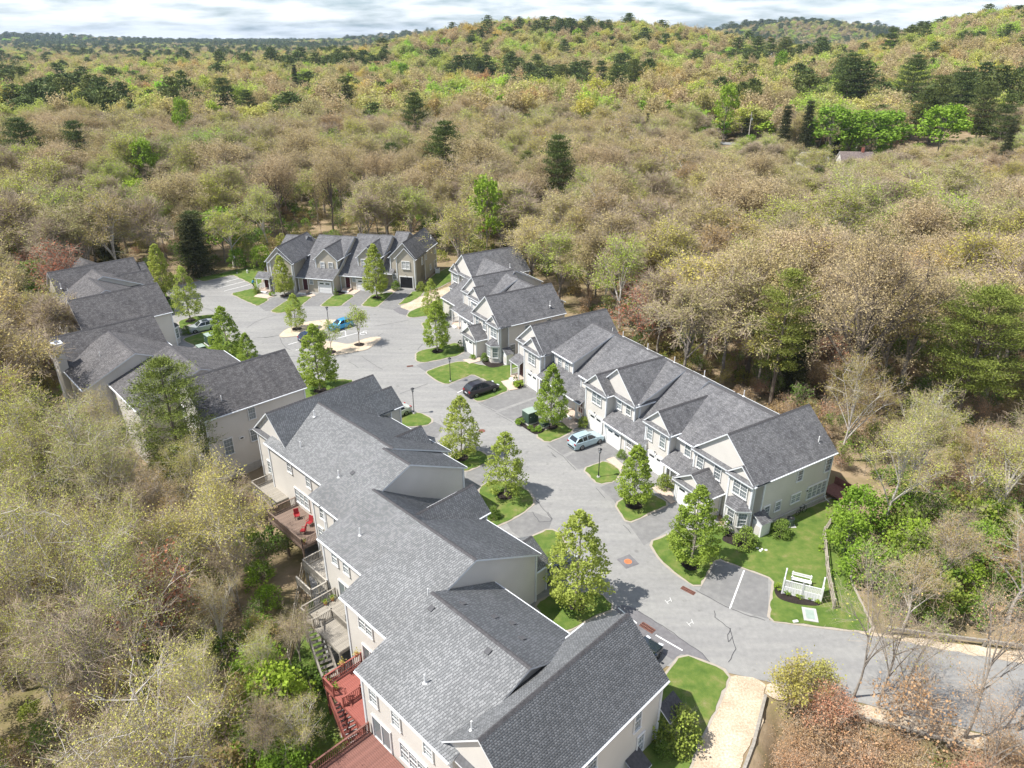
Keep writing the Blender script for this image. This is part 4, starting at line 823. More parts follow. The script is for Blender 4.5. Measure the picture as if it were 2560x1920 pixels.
# ------------------------------------------------------------------ vegetation generators
def tubes(segs, n=3):
    """segs: list of (p0, p1, r0, r1) -> verts, quads"""
    V = np.zeros((len(segs) * 2 * n, 3)); F_ = []
    for i, (p0, p1, r0, r1) in enumerate(segs):
        p0 = np.asarray(p0, float); p1 = np.asarray(p1, float); d = p1 - p0; L = np.linalg.norm(d) + 1e-9; d /= L
        a = np.cross(d, (.31, .87, .12)); a /= np.linalg.norm(a) + 1e-9; b_ = np.cross(d, a); o = i * 2 * n
        for k in range(n):
            c, s_ = math.cos(2 * math.pi * k / n), math.sin(2 * math.pi * k / n)
            V[o + k] = p0 + (a * c + b_ * s_) * r0; V[o + n + k] = p1 + (a * c + b_ * s_) * r1
        for k in range(n): F_.append((o + k, o + (k + 1) % n, o + n + (k + 1) % n, o + n + k))
    return V, F_
def leaf_quads(pts, size, rg, up=.35, aspect=1.0, jit=.35):
    n = len(pts); pts = np.asarray(pts)
    d = rg.normal(size=(n, 3)); d[:, 2] = np.abs(d[:, 2]) * .6 + up; d /= np.linalg.norm(d, axis=1)[:, None]
    t_ = np.cross(d, rg.normal(size=(n, 3))); t_ /= np.linalg.norm(t_, axis=1)[:, None] + 1e-9; b_ = np.cross(d, t_)
    s_ = (size * (1 + jit * rg.uniform(-1, 1, n)))[:, None] / 2
    A, B_ = t_ * s_, b_ * s_ * aspect
    V = np.stack([pts - A, pts - B_ * .9, pts + A, pts + B_], 1).reshape(-1, 3)
    F_ = np.arange(4 * n).reshape(n, 4); return V, F_
def needle_slivers(pts, dirs, L, w, rg):
    n = len(pts); d = dirs + rg.normal(size=(n, 3)) * .55; d /= np.linalg.norm(d, axis=1)[:, None] + 1e-9
    side = np.cross(d, rg.normal(size=(n, 3))); side /= np.linalg.norm(side, axis=1)[:, None] + 1e-9
    l_ = (L * rg.uniform(.6, 1.3, n))[:, None]
    V = np.stack([pts - side * w / 2, pts + side * w / 2, pts + d * l_ + side * w * .3, pts + d * l_ - side * w * .3], 1).reshape(-1, 3)
    return V, np.arange(4 * n).reshape(n, 4)
def twig_slivers(pts, dirs, L, w, rg, spread=.5):
    return needle_slivers(pts, dirs * (.55 / spread if spread else 1), L, w, rg)
def merge(parts):
    V = []; F_ = []; Mi = []; o = 0
    for (v, f), mi in parts:
        v = np.asarray(v); f = np.asarray(f)
        if len(f) == 0: continue
        V.append(v); F_.append(f + o); Mi += [mi] * len(f); o += len(v)
    return np.concatenate(V), np.concatenate(F_), Mi
def bez(p0, p1, p2, n):
    t_ = np.linspace(0, 1, n + 1)[:, None]; return (1 - t_) ** 2 * p0 + 2 * t_ * (1 - t_) * p1 + t_ ** 2 * p2

def skeleton(rg, H, Rc, base, nlimb, nsub, ntw, lean=.0, trunk_r=None, conic=False, flat=.85, multi=False):
    """random branching skeleton; returns trunk segs, twig tips (positions and outward directions) and fine segs"""
    tr = trunk_r or H * .017; segs = []; fine = []; tips = []; dirs = []
    top = H * (.62 if not conic else .92)
    wob = lambda z: np.array([math.sin(z * .7 + rg.uniform(0, .1)) * .12, math.cos(z * .9) * .12, 0]) * (H / 15)
    zs = np.linspace(0, top, 7); tp = [np.array([lean * z, 0, z]) + wob(z) - wob(0) for z in zs]
    for i in range(6): segs.append((tp[i], tp[i + 1], tr * (1 - .13 * i) * (1.25 if i == 0 else 1), tr * (1 - .13 * (i + 1))))
    if multi: segs = []
    cz = (base + H) / 2; hz = (H - base) / 2
    for k in range(nlimb):
        az = k * 2.39996 + rg.uniform(-.4, .4)
        if conic:
            f = (k + .5) / nlimb; z0 = base + (top - base) * f * .95; rr = Rc * (1 - f) ** .75 * (.65 + .35 * min(1, f * 6)) * rg.uniform(.8, 1.05) + .15
            p0 = np.array([0, 0, z0]); p2 = p0 + np.array([math.cos(az) * rr, math.sin(az) * rr, rr * .75 + .4]); pm = p0 + (p2 - p0) * .5 + np.array([math.cos(az), math.sin(az), -.4]) * rr * .15; r0 = tr * .35 * (1 - f * .7)
        else:
            el = rg.uniform(.02, 1.0) ** .8 * math.pi / 2; rr = rg.uniform(.82, 1.02)
            p2 = np.array([math.cos(az) * math.cos(el) * Rc * rr, math.sin(az) * math.cos(el) * Rc * rr, cz + (math.sin(el) * hz - hz * .25 * (1 - math.sin(el))) * rr])
            z0 = 0.05 if multi else rg.uniform(.32, .62) * H * (.6 + .4 * math.sin(el)); z0 = min(z0, top * .95)
            p0 = np.array([lean * z0, 0, z0]) + (wob(z0) - wob(0)); pm = np.array([p2[0] * .45, p2[1] * .45, z0 + (p2[2] - z0) * .62]); r0 = tr * rg.uniform(.38, .6)
        pts = bez(p0, pm, p2, 5)
        for i in range(5): segs.append((pts[i], pts[i + 1], r0 * (1 - .17 * i), r0 * (1 - .17 * (i + 1))))
        out = (p2 - p0); Lb = np.linalg.norm(out)
        for j in range(nsub):
            f = rg.uniform(.3, 1.0); q0 = pts[int(f * 4.99)] + (pts[min(5, int(f * 4.99) + 1)] - pts[int(f * 4.99)]) * (f * 5 % 1)
            dv = rg.normal(size=3) * .75 + out / Lb * .8 + np.array([0, 0, .35]); dv /= np.linalg.norm(dv)
            l_ = Lb * rg.uniform(.22, .42) * (1.15 - .45 * f) + .25; q2 = q0 + dv * l_; q1 = q0 + dv * l_ * .5 + rg.normal(size=3) * l_ * .09
            rs = r0 * .32
            fine += [(q0, q1, rs, rs * .65), (q1, q2, rs * .65, rs * .3)]
            for t_ in range(ntw):
                g_ = rg.uniform(.35, 1); w0 = q0 + (q2 - q0) * g_; wd = rg.normal(size=3) * .8 + dv * .7 + np.array([0, 0, .3]); wd /= np.linalg.norm(wd)
                wl = l_ * rg.uniform(.25, .5); w1 = w0 + wd * wl; fine.append((w0, w1, rs * .35, rs * .14)); tips.append(w1); dirs.append(wd)
    return segs, fine, np.array(tips), np.array(dirs)
def deciduous(seed, H=15, Rc=4.8, base=5, nl=9, ns=7, nt_=5, leaves=10, lsz=.26, twigs=6, bark='bark', leaf='leaf_spring', spread=.5, tw=.018, tl=.7, single=False, **kw):
    rg = np.random.default_rng(seed); segs, fine, tips, dirs = skeleton(rg, H, Rc, base, nl, ns, nt_, **kw)
    trunk = tubes(segs, 5); fineT = tubes(fine, 3)
    P_ = np.repeat(tips, leaves, 0) + rg.normal(size=(len(tips) * leaves, 3)) * spread
    lv = leaf_quads(P_, lsz, rg)
    Pt = np.repeat(tips, max(1, twigs), 0) + rg.normal(size=(len(tips) * max(1, twigs), 3)) * spread * .5; Dt = np.repeat(dirs, max(1, twigs), 0)
    tws = twig_slivers(Pt, Dt, tl, tw, rg)
    if single:
        V, F_, Mi = merge([(trunk, 0), (fineT, 0), (tws, 1), (lv, 2)]); return raw_mesh('tree', V, F_, [bark, 'twig', leaf], Mi)
    tm = raw_mesh('trunk', *merge([(trunk, 0), (fineT, 0)])[:2], [bark])
    V, F_, Mi = merge([(tws, 0), (lv, 1)]); cm = raw_mesh('crown', V, F_, ['twig', leaf], Mi)
    return tm, cm
def pine(seed, H=16, Rc=4.5, base=3, layers=14, per=6, clumps=6, nd=16, L=.42, w=.05, mat_='needle', droop=.0, shape='pine', single=False, bark='barkdark', csz=.32, flat=.4):
    rg = np.random.default_rng(seed); segs = []; pts = []; dirs = []
    for i in range(6): segs.append(((0, 0, H * i / 6.2), (0, 0, H * (i + 1) / 6.2), H * .016 * (1 - i / 7), H * .016 * (1 - (i + 1) / 7)))
    for l_ in range(layers):
        f = (l_ + rg.uniform(-.2, .2)) / (layers - 1); f = min(max(f, 0), 1); z = base + (H * .97 - base) * f
        if shape == 'pine': rr = Rc * (min(1, .55 + f * 1.4)) * (1 - f ** 2.2) ** .7 + .35
        else: rr = Rc * (1 - f) ** .85 + .2
        n_ = per if f < .85 else max(3, per - 2)
        for k in range(n_):
            az = k * 2 * math.pi / n_ + l_ * 1.1 + rg.uniform(-.35, .35); r_ = rr * rg.uniform(.7, 1.1)
            dx, dy = math.cos(az), math.sin(az); up = (.18 + .45 * f) if shape == 'pine' else -.12 - droop
            p0 = np.array([0, 0, z]); p2 = np.array([dx * r_, dy * r_, z + r_ * up]); segs.append((p0, p2, .02 + r_ * .012, .012))
            for c in range(clumps):
                g_ = (.3 + .7 * (c + rg.uniform(0, 1)) / clumps); sd = rg.normal() * r_ * .16 * g_
                q = p0 + (p2 - p0) * g_ + np.array([-dy * sd, dx * sd, rg.uniform(-.1, .12)])
                m_ = rg.normal(size=(nd, 3)) * np.array([csz * 1.5, csz * 1.5, csz * flat]); pts.append(q + m_); dirs.append(np.tile([dx * .6, dy * .6, .45 if shape == 'pine' else .1], (nd, 1)))
    P_ = np.concatenate(pts); D_ = np.concatenate(dirs); nv = needle_slivers(P_, D_, L, w, rg)
    if single:
        V, F_, Mi = merge([(tubes(segs, 4), 0), (nv, 1)]); return raw_mesh('conifer', V, F_, [bark, mat_], Mi)
    return raw_mesh('trunk', *tubes(segs, 5), [bark]), raw_mesh('crown', *nv, [mat_])
def dense(seed, H=8, Rc=2.2, base=1.3, leaf='leaf_pear', n=2600, lsz=.26, shape='ovoid', bark='bark', single=False, lumps=60, lump=.42):
    """leafy crown of clumps round an ascending skeleton (street trees, shrubs, maples in full leaf)"""
    rg = np.random.default_rng(seed); segs, fine, tips, dirs = skeleton(rg, H, Rc, base, 22 if shape != 'round' else 12, 4, 2, conic=shape != 'round', trunk_r=H * .013)
    cen = []
    for k in range(lumps):
        f = rg.uniform(0, 1) ** .9
        if shape == 'ovoid': f = rg.uniform(0, 1) ** 1.25; r_ = Rc * (1 - f) ** .62 * min(1, .62 + f * 2.0) + .08; z = base + (H - base - .25) * f
        elif shape == 'round': th = math.acos(rg.uniform(-.55, 1)); r_ = Rc * math.sin(th); z = (H + base) / 2 + (H - base) / 2 * math.cos(th)
        else: r_ = Rc * math.sqrt(max(0, 1 - f * f)); z = base + (H - base) * f
        az = rg.uniform(0, 2 * math.pi); q = rg.uniform(.25, 1.02) ** .5 * r_
        cen.append((math.cos(az) * q, math.sin(az) * q, z))
    cen = np.array(cen); m_ = max(1, n // lumps); sz = rg.uniform(.55, 1.25, lumps) * (1 - .45 * (cen[:, 2] - base) / (H - base) if shape == 'ovoid' else 1)
    off = rg.normal(size=(lumps, m_, 3)); off /= np.linalg.norm(off, axis=2)[..., None]; off *= (rg.uniform(.3, 1, (lumps, m_, 1)) ** .5) * (sz * lump * (Rc / 2.2) * 1.5)[:, None, None]; off[..., 2] *= .75
    P_ = (cen[:, None] + off).reshape(-1, 3); P_[:, 2] = np.maximum(P_[:, 2], base * .35)
    lv = leaf_quads(P_, lsz, rg, .5)
    ktop = [s_ for s_ in segs]
    if single:
        V, F_, Mi = merge([(tubes(ktop, 4), 0), (lv, 1)]); return raw_mesh('tree', V, F_, [bark, leaf], Mi)
    return raw_mesh('trunk', *merge([(tubes(ktop, 5), 0), (tubes(fine, 3), 0)])[:2], [bark]), raw_mesh('crown', *lv, [leaf])
def tree_thing(name, meshes, loc, rz, sc, **kw):
    t = empty(name, loc, rz, **kw); t.scale = sc if isinstance(sc, tuple) else (sc, sc, sc)
    link('trunk', meshes[0], t); link('crown', meshes[1], t); return t
def hscale(x, y):
    a = sstep(40, 75, np.asarray(x, float)) * (1 - sstep(215, 250, np.asarray(x, float))) * sstep(165, 200, np.asarray(y, float)) * (1 - sstep(290, 300, np.asarray(y, float)))
    return 1 - .33 * a
def gz(x, y): return float(terrain(np.array([x]), np.array([y]))[0])

# ------------------------------------------------------------------ street trees
PEAR = [dense(11 + k, 8.0, 2.35, 1.2, 'leaf_pear', 12000, .145, lumps=330, lump=.25) for k in range(3)]
PEARS = [(-0.72, 63.85, 7.9, 1.05, 'street tree on the rounded lawn between the nearest row and the street'),
 (-5.86, 71.5, 8.2, 1.05, 'tall pale green street tree at the left kerb opposite the green cabinet'),
 (4.92, 78.97, 8.7, .95, 'dense conical street tree behind the green utility cabinet'),
 (12.65, 62.14, 7.4, 1.0, 'street tree by the paver walk in front of the right-hand row'),
 (16.47, 52.82, 8.8, 1.05, 'conical street tree on the lawn beside the two-car parking bay'),
 (5.49, 47.69, 9.8, 1.15, 'tallest near street tree behind the nearest roof, casting its shadow on the road'),
 (-35.81, 112.24, 6.3, .95, 'small tree at the left tip of the stone-covered traffic island'),
 (-26.36, 89.08, 10.0, 1.15, 'big dense street tree in front of the traffic island'),
 (-27.91, 102.52, 4.7, .75, 'thin young tree on the island partly behind the big street tree'),
 (-24.12, 105.53, 5.6, .85, 'thin young tree with a mulch ring at the right of the traffic island'),
 (-11.54, 102.89, 8.4, .95, 'street tree on the curved lawn right of the cul-de-sac'),
 (-13.73, 116.88, 7.4, .85, 'paler street tree behind the one on the curved lawn, by the gravel path'),
 (-25.22, 128.32, 10.4, 1.0, 'tall pointed tree in front of the second unit of the far row'),
 (-42.72, 129.4, 7.9, .95, 'bushy tree in front of the left gable of the far row'),
 (-55.07, 116.24, 9.8, .95, 'round tree beside the silver parked car'),
 (-64.32, 127.52, 10.6, .95, 'pointed tree at the edge of the upper left parking lot'),
 (-42.37, 98.98, 8.9, 1.1, 'dense conical tree above the left row roof ridge'),
 (-38.6, 96.9, 5.6, .9, 'lower tree to the right of the dense conical one at the left row')]
THIN = [dense(21 + k, 5, 1.9, 1.5, 'leaf_tan', 600, .2, shape='round', lumps=45, lump=.5) for k in range(1)]
PEAR2 = [dense(14 + k, 8.0, 2.5, 1.2, 'leaf_pear2', 7500, .15, lumps=230, lump=.27) for k in range(2)]
for i, (x, y, h, f, lab) in enumerate(PEARS):
    if i in (8, 9):
        tm, cm = deciduous(300 + i, 5, 1.7, 1.6, 8, 6, 4, 7, .15, 4, leaf='leaf_pear', spread=.22, tl=.35, trunk_r=.07); k = h / 5; tree_thing('young_tree', (tm, cm), (x, y, .02), i, (k, k, k), label=lab, cat='tree', group='street trees')
    else:
        k = h / 8.0; tree_thing('street_tree', PEAR2[i % 2] if i in (0, 1, 5, 6, 11, 14) else PEAR[i % 3], (x, y, .04), i * 1.7, (k * f / (h / 8.0) * (h / 8) ** .6, k * f / (h / 8.0) * (h / 8) ** .6, k), label=lab, cat='tree', group='street trees')
def ringmesh():
    mb = MB(); n = 14
    ps = [(math.cos(a) * (1 + .1 * math.sin(3 * a)), math.sin(a) * (1 + .1 * math.cos(2 * a)), 0) for a in np.linspace(0, 2 * math.pi, n, endpoint=False)]
    for i in range(n): mb.poly([(ps[i][0] * .82, ps[i][1] * .82, 0), (ps[(i + 1) % n][0] * .82, ps[(i + 1) % n][1] * .82, 0), (0, 0, .12)], 'mulch')
    return mb.mesh('mulch_ring')
RM = ringmesh()
for i, (x, y, h, f, lab) in enumerate(PEARS):
    o = link('mulch_ring', RM, None, (x, y, .085), i, kind='structure'); o.scale = (.9 + .02 * h,) * 2 + (1,)

# ------------------------------------------------------------------ foundation shrubs
SH = {'ball': dense(41, 1.5, .8, .1, 'boxwood', 2600, .085, 'dome', lumps=70, lump=.55), 'cone': dense(42, 2.0, .62, .1, 'boxwood', 1000, .1, 'ovoid', lumps=55, lump=.35), 'low': dense(43, .7, .6, .05, 'leaf_green', 420, .12, 'dome', lumps=26, lump=.45)}
BUSH = [(20.8, 57.52, 'cone', 1.15, 'pointed evergreen shrub by the bay window of the right-hand row'), (22.22, 55.57, 'ball', 1.3, 'big round green shrub in the mulch below the bay window'), (26.19, 57.12, 'ball', 1.15, 'round shrub beside the air conditioner at the end wall'),
 (16.42, 65.37, 'ball', 1.05, 'round dark shrub by the garage gable in the middle of the right row'), (-6.03, 100.0, 'low', .9, 'small shrub beside the pale walk right of the cul-de-sac'), (-4.11, 99.19, 'ball', .8, 'round shrub left of the far bay window'),
 (-8.03, 103.13, 'cone', .95, 'dark pointed shrub on the curved lawn'), (.5, 90.96, 'cone', .8, 'pointed shrub next to the pale walk by the row end'), (1.02, 90.26, 'low', 1.3, 'low round shrub next to the pointed one by the row end'), (8.92, 78.97, 'ball', .85, 'bright shrub by the entry behind the pale blue car'),
 (-33.15, 129.68, 'cone', .8, 'pointed bright shrub by the white garage door of the far row'), (-22.3, 133.03, 'ball', 1.1, 'round shrub left of the open garage'), (-17.44, 132.46, 'ball', 1.1, 'round dark shrub right of the open garage'),
 (11.33, 34.35, 'ball', 1.9, 'large round shrub by the end wall of the nearest building'), (10.3, 33.2, 'ball', .8, 'small shrub beside the large round one at the nearest end wall'),
 (1.06, 79.53, 'low', 1.1, 'tall low shrub left of the green cabinet'), (2.19, 78.41, 'low', .7, 'little shrub in front of the green cabinet'), (3.39, 77.87, 'low', .95, 'spreading shrub right of the green cabinet'), (2.58, 77.6, 'low', .6, 'lowest shrub at the kerb of the cabinet bed'),
 (-48.37, 130.78, 'ball', .8, 'purplish shrub left of the porch of the far row'), (-45.02, 129.4, 'low', 1.0, 'low shrub right of the far porch steps'), (-1.84, 60.02, 'ball', .85, 'round shrub in the curved bed against the nearest row'), (-11.36, 117.58, 'low', 1.1, 'low shrub by the far garage apron'), (12.65, 71.5, 'ball', .7, 'low shrub by the garage corner behind the lamp post'),
 (23.5, 49.4, 'low', .8, 'leftmost leafy shrub in front of the white trellis'), (24.2, 49.0, 'low', .8, 'second leafy shrub in front of the white trellis'), (25.0, 48.6, 'low', .75, 'third leafy shrub in front of the white trellis'), (25.7, 48.3, 'low', .75, 'fourth leafy shrub in front of the white trellis'), (26.4, 47.9, 'low', .6, 'rightmost leafy shrub in front of the white trellis'),
 (-11.0, 113.6, 'low', 1.2, 'yellowish shrub by the steps of the row right of the cul-de-sac'), (-53.2, 110.0, 'ball', .9, 'dark shrub at the corner behind the silver car'), (-13.2, 121.5, 'ball', 1.1, 'yellow green shrub beyond the gravel path')]
for x, y, k, s_, lab in BUSH: tree_thing('shrub', SH[k], (x, y, .07), x * 3, s_, label=lab, cat='shrub', group='foundation shrubs')

# ------------------------------------------------------------------ woods: where trees may stand
def inpoly(x, y, p):
    p = np.asarray(p); n = len(p); ins = np.zeros(np.shape(x), bool); j = n - 1
    for i in range(n):
        xi, yi = p[i]; xj, yj = p[j]; c = ((yi > y) != (yj > y)) & (x < (xj - xi) * (y - yi) / (yj - yi + 1e-12) + xi); ins ^= c; j = i
    return ins
def rectw(F, u0, u1, v0, v1): return [F.w(u0, v0), F.w(u1, v0), F.w(u1, v1), F.w(u0, v1)]
CLEAR = [offset_poly(ASPHALT, 1.5), rectw(FB, -48, 2.5, -8, 17.5), rectw(FC, -36, 4, -8, 21), rectw(FD, -31, 5, -12, 18), rectw(FE, -30, 8, -1.5, 24), rectw(FF, -8, 20, -1.5, 24), rectw(FF, 15, 33, 2.5, 24), rectw(FA, -8, 12, -3.5, 20),
 rectw(FA, 10, 26, -9.5, 16), rectw(FA, 24, 31.5, -12.5, 12), rectw(FA, 31, 52, -17, 12), [(-8, 22), (13, 24), (20, 34), (20, 40), (10, 45), (-10, 45)]] + [offset_poly(p, 2.2) for p in LAWNS] + [offset_poly(p, .8) for p in GRAVEL]
FARCLEAR = [[(84, 335), (100, 312), (140, 301), (150, 306), (112, 326), (92, 345)], [(104, 272), (133, 270), (134, 284), (104, 286)], [(155, 256), (172, 255), (172, 270), (155, 271)], [(262, 800), (290, 800), (292, 880), (262, 880)]]
def clear(x, y, ps): 
    r_ = np.zeros(np.shape(x), bool)
    for p in ps: r_ |= inpoly(x, y, p)
    return r_
cp, sp_ = math.cos(PITCH), math.sin(PITCH)
def project(x, y, z):
    dy, dz = y, z - CAMH; dep = dy * cp - dz * sp_; up = dy * sp_ + dz * cp
    return 1280 + 1805 * x / np.maximum(dep, .1), 960 - 1805 * up / np.maximum(dep, .1), dep
def scatter(y0, y1, cell, seed, margin=260, jit=.45, hh=12):
    rg = np.random.default_rng(seed); ys = np.arange(y0, y1, cell); X = []; Y = []
    for yy in ys:
        w_ = yy * .86 + 45; xs = np.arange(-w_, w_, cell); X.append(xs + rg.uniform(-jit, jit, len(xs)) * cell + (cell / 2 if int(yy / cell) % 2 else 0)); Y.append(yy + rg.uniform(-jit, jit, len(xs)) * cell)
    X = np.concatenate(X); Y = np.concatenate(Y); Z = terrain(X, Y)
    u, v, dep = project(X, Y, Z + hh); u2, v2, _ = project(X, Y, Z)
    ok = (u > -margin) & (u < 2560 + margin) & (v < 1920 + 60) & (v2 > -200) & (dep > 4)
    ok &= ~clear(X, Y, CLEAR + FARCLEAR)
    return X[ok], Y[ok], Z[ok], v2[ok]
# kinds of near trees (trunk and crown meshes)
NEAR = [deciduous(101, 15, 4.6, 4.5, 10, 8, 5, 19, .10, 6, leaf='leaf_near', spread=.34, tl=.75, tw=.02, bark='barkpale', trunk_r=.22),
        deciduous(102, 16, 5.2, 5.5, 11, 8, 5, 17, .10, 6, leaf='leaf_near', spread=.36, tl=.8, tw=.02, lean=.05, bark='barkpale', trunk_r=.22),
        deciduous(103, 13, 3.9, 4.0, 9, 8, 5, 17, .10, 6, leaf='leaf_near', spread=.33, tl=.75, tw=.02, bark='barkpale'),
        deciduous(104, 14, 4.4, 4.0, 10, 8, 5, 8, .09, 10, leaf='leaf_near', spread=.34, tl=.95, tw=.022)]
MID = [deciduous(111, 15, 4.9, 5, 9, 7, 4, 28, .165, 12, spread=.45, tw=.035, tl=1.1), deciduous(112, 16, 5.4, 6, 9, 7, 4, 28, .165, 12, spread=.48, tw=.035, tl=1.1, lean=.04),
       deciduous(113, 14, 4.3, 5, 8, 7, 4, 12, .16, 18, spread=.45, tw=.04, tl=1.3), deciduous(114, 16, 4.6, 7, 9, 7, 4, 26, .165, 12, spread=.45, tw=.035, tl=1.1, bark='barkpale')]
MID_TAN = deciduous(115, 17, 6.2, 6, 12, 7, 5, 32, .16, 6, leaf='leaf_tan', spread=.6, tw=.04, bark='barkdark')
MID_GREEN = dense(121, 14, 4.6, 3.5, 'leaf_green', 2600, .5, 'round', lumps=80, lump=.42)
MID_RED = deciduous(116, 12, 3.9, 4, 9, 6, 4, 8, .26, 9, leaf='leaf_red', spread=.5, tw=.04, tl=1.0)
PINE_M = [pine(131, 17, 4.2, 4, 10, 6, 6, 34, .34, .12, csz=.42), pine(132, 15, 3.6, 3, 9, 6, 5, 34, .34, .12, csz=.42)]
SPRUCE = pine(133, 13, 2.6, 1.0, 17, 8, 4, 20, .34, .11, 'needle_dark', .2, 'spruce')
KINDS = {'tan': MID_TAN, 'green': MID_GREEN, 'red': MID_RED, 'pine': PINE_M[0], 'pine2': PINE_M[1], 'spruce': SPRUCE}
KW = {'near': ('budding yellow green tree', 'deciduous tree'), 'mid': ('budding tan tree', 'deciduous tree'), 'tan': ('oak in tan catkins', 'oak'), 'green': ('bright green leafy tree', 'deciduous tree'),
      'red': ('reddish budding maple', 'maple'), 'pine': ('dark green white pine', 'pine'), 'pine2': ('dark green white pine', 'pine'), 'spruce': ('dark narrow spruce', 'spruce')}
NM = {'near': 'budding_tree', 'mid': 'budding_tree', 'tan': 'oak_tree', 'green': 'leafy_tree', 'red': 'maple_tree', 'pine': 'pine_tree', 'pine2': 'pine_tree', 'spruce': 'spruce_tree'}
LM = [(48, 116, 'behind the large tan oak'), (78, 118, 'above the huge pine'), (42, 145, 'above the slender green pine'), (88, 148, 'by the right edge above the huge pine'), (28, 125, 'above the small reddish maple'), (62, 175, 'below the far road'), (-30, 22, 'at the bottom left corner'), (-22, 34, 'beside the lower left rail fence'), (-32, 42, 'in the lower left woods'), (-44, 56, 'at the left edge below the left rows'), (-58, 70, 'behind the left row chimney'), (-75, 90, 'behind the left rows'), (-80, 118, 'past the far left roof'),
 (-70, 150, 'behind the upper left parking lot'), (-100, 190, 'in the upper left woods'), (-45, 160, 'behind the left half of the far row'), (-15, 165, 'behind the right half of the far row'), (5, 135, 'behind the three-gabled row'), (15, 112, 'right of the three-gabled row'), (22, 98, 'behind the top of the right row'), (34, 90, 'behind the middle of the right row'), (40, 72, 'behind the near end of the right row'),
 (60, 90, 'beside the huge pine'), (45, 60, 'right of the big lawn'), (38, 48, 'beyond the guard rail'), (55, 45, 'at the right edge near the road'), (22, 30, 'at the lower right corner'), (60, 130, 'in the right-hand woods'), (20, 190, 'in the middle woods'), (90, 180, 'in the woods towards the far road'), (-40, 230, 'in the distant middle woods'), (80, 250, 'just before the far road'), (-150, 200, 'by the left picture edge'), (130, 160, 'by the right picture edge')]
def zone(x, y): return min(LM, key=lambda l: math.hypot(l[0] - x, l[1] - y))[2]
HAND = [  # big recognisable trees: kind, x, y, height factor, width factor, label
 ('PINEBIG', 55.4, 79.25, 1, 1, 'huge spreading yellow green pine standing above the woods at the right edge'),
 ('PINEMID', 34.2, 85.0, 1, 1, 'slender light green pine right behind the middle of the right-hand row'),
 ('PINELEFT', -36.8, 68.6, 1, 1, 'tall pine in front of the left row roofs, with orange-tipped needles'),
 ('TANBIG', 42.5, 80.5, 1, 1, 'very large oak with pale tan catkins between the two pines at the right'),
 ('FG', -25.5, 51.0, 1, 1, 'yellow budding tree with white forking limbs reaching towards the brown decks'),
 ('spruce', 37.2, 87, .62, 1.0, 'low dark evergreen behind the peak of the right-hand row'), ('spruce', -64.3, 143, .95, 1.3, 'dark broad evergreen behind the upper left parking lot'),
 ('pine', -26.2, 289, 1.1, 1.6, 'solitary round dark pine in the middle of the woods beyond the far row'), ('pine', -47.4, 368, 1.4, 1.5, 'tall tiered pine left of the solitary round one'),
 ('pine', -225, 343, 1.3, 1.7, 'pine at the left edge of the picture in the distance'), ('pine2', -199, 343, 1.2, 1.6, 'pine second from the left edge in the distance'),
 ('pine', 13, 229, 1.05, 1.05, 'narrow dark pine in the woods above the right end of the far row'), ('spruce', 104, 290, 1.5, 1.2, 'tall brown green spruce, left one of the pair beside the far road'), ('spruce', 112, 289, 1.65, 1.2, 'tall brown green spruce, right one of the pair beside the far road'),
 ('green', 122, 290, 1.4, 2.1, 'wide bright green maple in full leaf, leftmost by the far road'), ('green', 137, 291, 1.4, 2.2, 'wide bright green maple in full leaf, second by the far road'), ('green', 149, 302, 1.35, 2.0, 'bright green maple in full leaf, third by the far road'), ('green', 170, 301, 1.45, 2.1, 'round bright green maple in full leaf, rightmost by the far road'),
 ('green', 94, 338, 1.7, 1.1, 'tall bright green tree beside the distant utility pole'), ('tan', -55.1, 172.2, 1.1, 1.15, 'spreading pale oak on the left behind the far row'), ('tan', -42.8, 172.2, 1.12, 1.0, 'spreading pale oak just right of its twin behind the far row'),
 ('red', 19, 102, .8, 1, 'small reddish maple directly behind the peak of the right-hand row'), ('red', -29, 44.9, .75, .9, 'dark red sapling among the yellow trees at the lower left'), ('red', -78, 120, .95, 1.1, 'orange red budding maple by the left edge'),
 ('green', -62, 152, .8, 1.0, 'bright green leafy tree behind the upper left parking lot'), ('green', -70, 330, .9, .8, 'isolated bright green tree in the distant woods left of the middle')]
def by_top(px, py, h):
    """where a tree of height h stands whose tip is seen along this direction"""
    dx, dy, dz = (px - 1280) / 1805, cp + (960 - py) / 1805 * sp_, -sp_ + (960 - py) / 1805 * cp; t_ = 60.0
    while t_ < 3500:
        x, y, z = dx * t_, dy * t_, CAMH + dz * t_
        if z - gz(x, y) <= h: return x, y
        t_ *= 1.012
    return None
